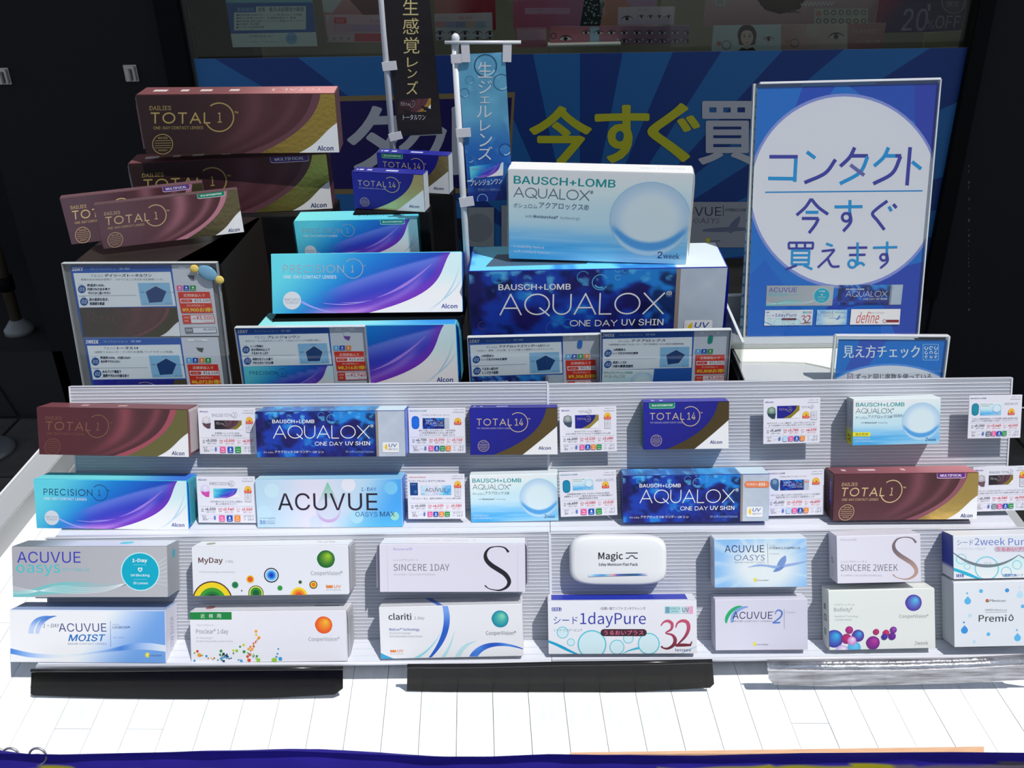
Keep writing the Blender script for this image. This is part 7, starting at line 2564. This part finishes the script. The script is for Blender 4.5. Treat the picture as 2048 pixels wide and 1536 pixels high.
def art_flag_blue(A):
    def bg(S, T):
        c = mix((84, 150, 186), (110, 180, 210), fbm(S * 3, T * 10, 3))
        c = mix(c, (30, 96, 176), sm(T, .35, .7))
        c = mix(c, (14, 40, 120), sm(T + .3 * (fbm(S * 4 + 3, T * 12) - .5), .72, 1.0))
        c = mix(c, (130, 190, 220), sm(fbm(S * 5 + 7, T * 14, 3), .58, .72) * .7 * (1 - T))
        return c
    A.grid(24, 74, bg)
    for x, y, r_, c in ((971, 131, 22, (40, 90, 120)), (1003, 164, 16, (50, 110, 140)), (939, 160, 8, (60, 120, 150)), (929, 186, 9, (50, 100, 140)), (1010, 300, 12, (20, 60, 130)), (935, 350, 14, (40, 90, 170)), (965, 398, 10, (120, 180, 220)), (940, 318, 7, (60, 130, 190))):
        A.arc(x, y, r_, r_ * .14, c, seg=24)
        A.arc(x + r_ * .1, y + r_ * .1, r_ * .75, r_ * .2, (150, 206, 226), 20, 110, seg=12)
    w_ = (206, 214, 222)
    for ch, x0, x1, y0, y1 in (('生', 956, 984, 123, 155), ('ジ', 957, 984, 160, 187), ('ェ', 960, 979, 193, 206), ('ル', 953, 984, 211, 235), ('レ', 960, 981, 240, 262), ('ン', 959, 984, 267, 293), ('ズ', 956, 985, 293, 320)):
        A.text(ch, x0, y0, x1, y1, w_, f='n', res=3, b=-.002)
    S_ = A.sub([(939, 333), (1007, 325), (1006, 351), (941, 357)])
    S_.part = 'pictured_box'
    art_precision(S_)
    A.text('プレシジョンワン', 941, 360, 1004, 372, (226, 232, 240), f='n', b=.004, sk=-4)
    A.text('乾きを感じにくい新発想のレンズ', 956, 376, 1002, 382, (120, 150, 190), f='n')


bpy.context.view_layer.update()
flag('tall black pennant with gold Japanese characters on a white pole behind the navy boxes', 1.215, [(757, -60), (763, 0), (786, 305)], .0040, [(768, -70), (870, -70), (868.5, 265), (787, 275)], art_flag_black,
     [[(765, 124), (793, 122), (794, 139), (764, 143)], [(778, 268), (802, 262), (805, 277), (779, 284)]], foot=ZS + .001, edge=(30, 26, 30))
flag('blue bubble-print pennant with white Japanese characters on a white ball-topped pole', 1.02, [(909, 85), (927, 400), (946, 720)], .0036, [(921.8, 107), (1022.9, 105.5), (1014, 398), (931, 405)], art_flag_blue,
     [[(922, 82), (940, 82), (939, 124), (923, 125)], [(1006, 81), (1026, 82), (1020, 124), (1005, 124)], [(901.5, 109), (923, 108), (924, 126), (902, 127)], [(912, 257), (941, 256), (942, 273), (912, 276)], [(919, 395), (947, 393), (948, 410), (919, 416)]],
     xbar=((889.5, 85), (1042, 84.5)), finial=(911, 75), foot=ZS + .001)

# ================================================================== DARK ACRYLIC LIPS ON THE TABLE
def lip(label, pts_top, pts_bot, mat, rough=0):
    """flat acrylic strip leaning against the lower ledge, its foot on the table"""
    T0 = at_y(*pts_top[0], .6845)
    T1 = at_y(*pts_top[-1], .6845)
    zb = .0012 if mat is M_SMOKE else .0075
    B0 = at_z(*pts_bot[len(pts_bot) // 2], zb)
    u = (T1 - T0) / np.linalg.norm(T1 - T0)
    v = B0 - T0
    v = v - u * v.dot(u)
    n = np.cross(v, u)
    n /= np.linalg.norm(n)
    out = [hit(x, y, T0, n) for x, y in pts_top] + [hit(x, y, T0, n) for x, y in pts_bot[::-1]]
    if n[1] > 0:
        n = -n
    bm = bmesh.new()
    f_ = [bm.verts.new(q + n * .0010) for q in out]
    b_ = [bm.verts.new(q) for q in out]
    bm.faces.new(f_)
    bm.faces.new(b_[::-1])
    for k in range(len(out)):
        bm.faces.new((f_[k], b_[k], b_[(k + 1) % len(out)], f_[(k + 1) % len(out)]))
    bmesh.ops.recalc_face_normals(bm, faces=bm.faces[:])
    r = root('acrylic_strip', label, 'acrylic strip', Matrix.Translation(tuple((T0 + T1) / 2)), 'acrylic strips at the foot of the display')
    o = bm_obj('strip_sheet', bm, mat, r)
    o.matrix_parent_inverse = r.matrix_world.inverted()
    rr = .0020 if mat is M_SMOKE else .0042
    c_ = (T0 + T1) / 2
    m2 = principled('smoked_roll', (.012, .012, .012), .22) if mat is M_SMOKE else M_SILVER
    tube('rolled_edge', [tuple(hit(x, y + (3 if mat is M_SMOKE else 10), T0, n) - c_ + n * rr * .6) for x, y in pts_top], rr, m2, r, 16)


lip('smoked black acrylic strip at the foot of the display, leftmost', [(64, 1337), (220, 1336), (380, 1334), (540, 1333), (686, 1332)], [(62, 1386), (68, 1390), (220, 1395), (380, 1397), (540, 1395), (670, 1388), (686, 1376)], M_SMOKE)
lip('smoked black acrylic strip at the foot of the display, below the seam', [(815, 1328), (960, 1327), (1120, 1323), (1280, 1321), (1424, 1318)], [(814, 1380), (960, 1385), (1120, 1386), (1280, 1382), (1420, 1374), (1428, 1366)], M_SMOKE)
lip('shiny scratched silver-grey acrylic strip at the foot of the display, rightmost', [(1534, 1319), (1660, 1320), (1800, 1319), (1930, 1315), (2080, 1306)], [(1537, 1356), (1548, 1368), (1660, 1371), (1800, 1368), (1930, 1364), (2080, 1356)], M_STREAK)
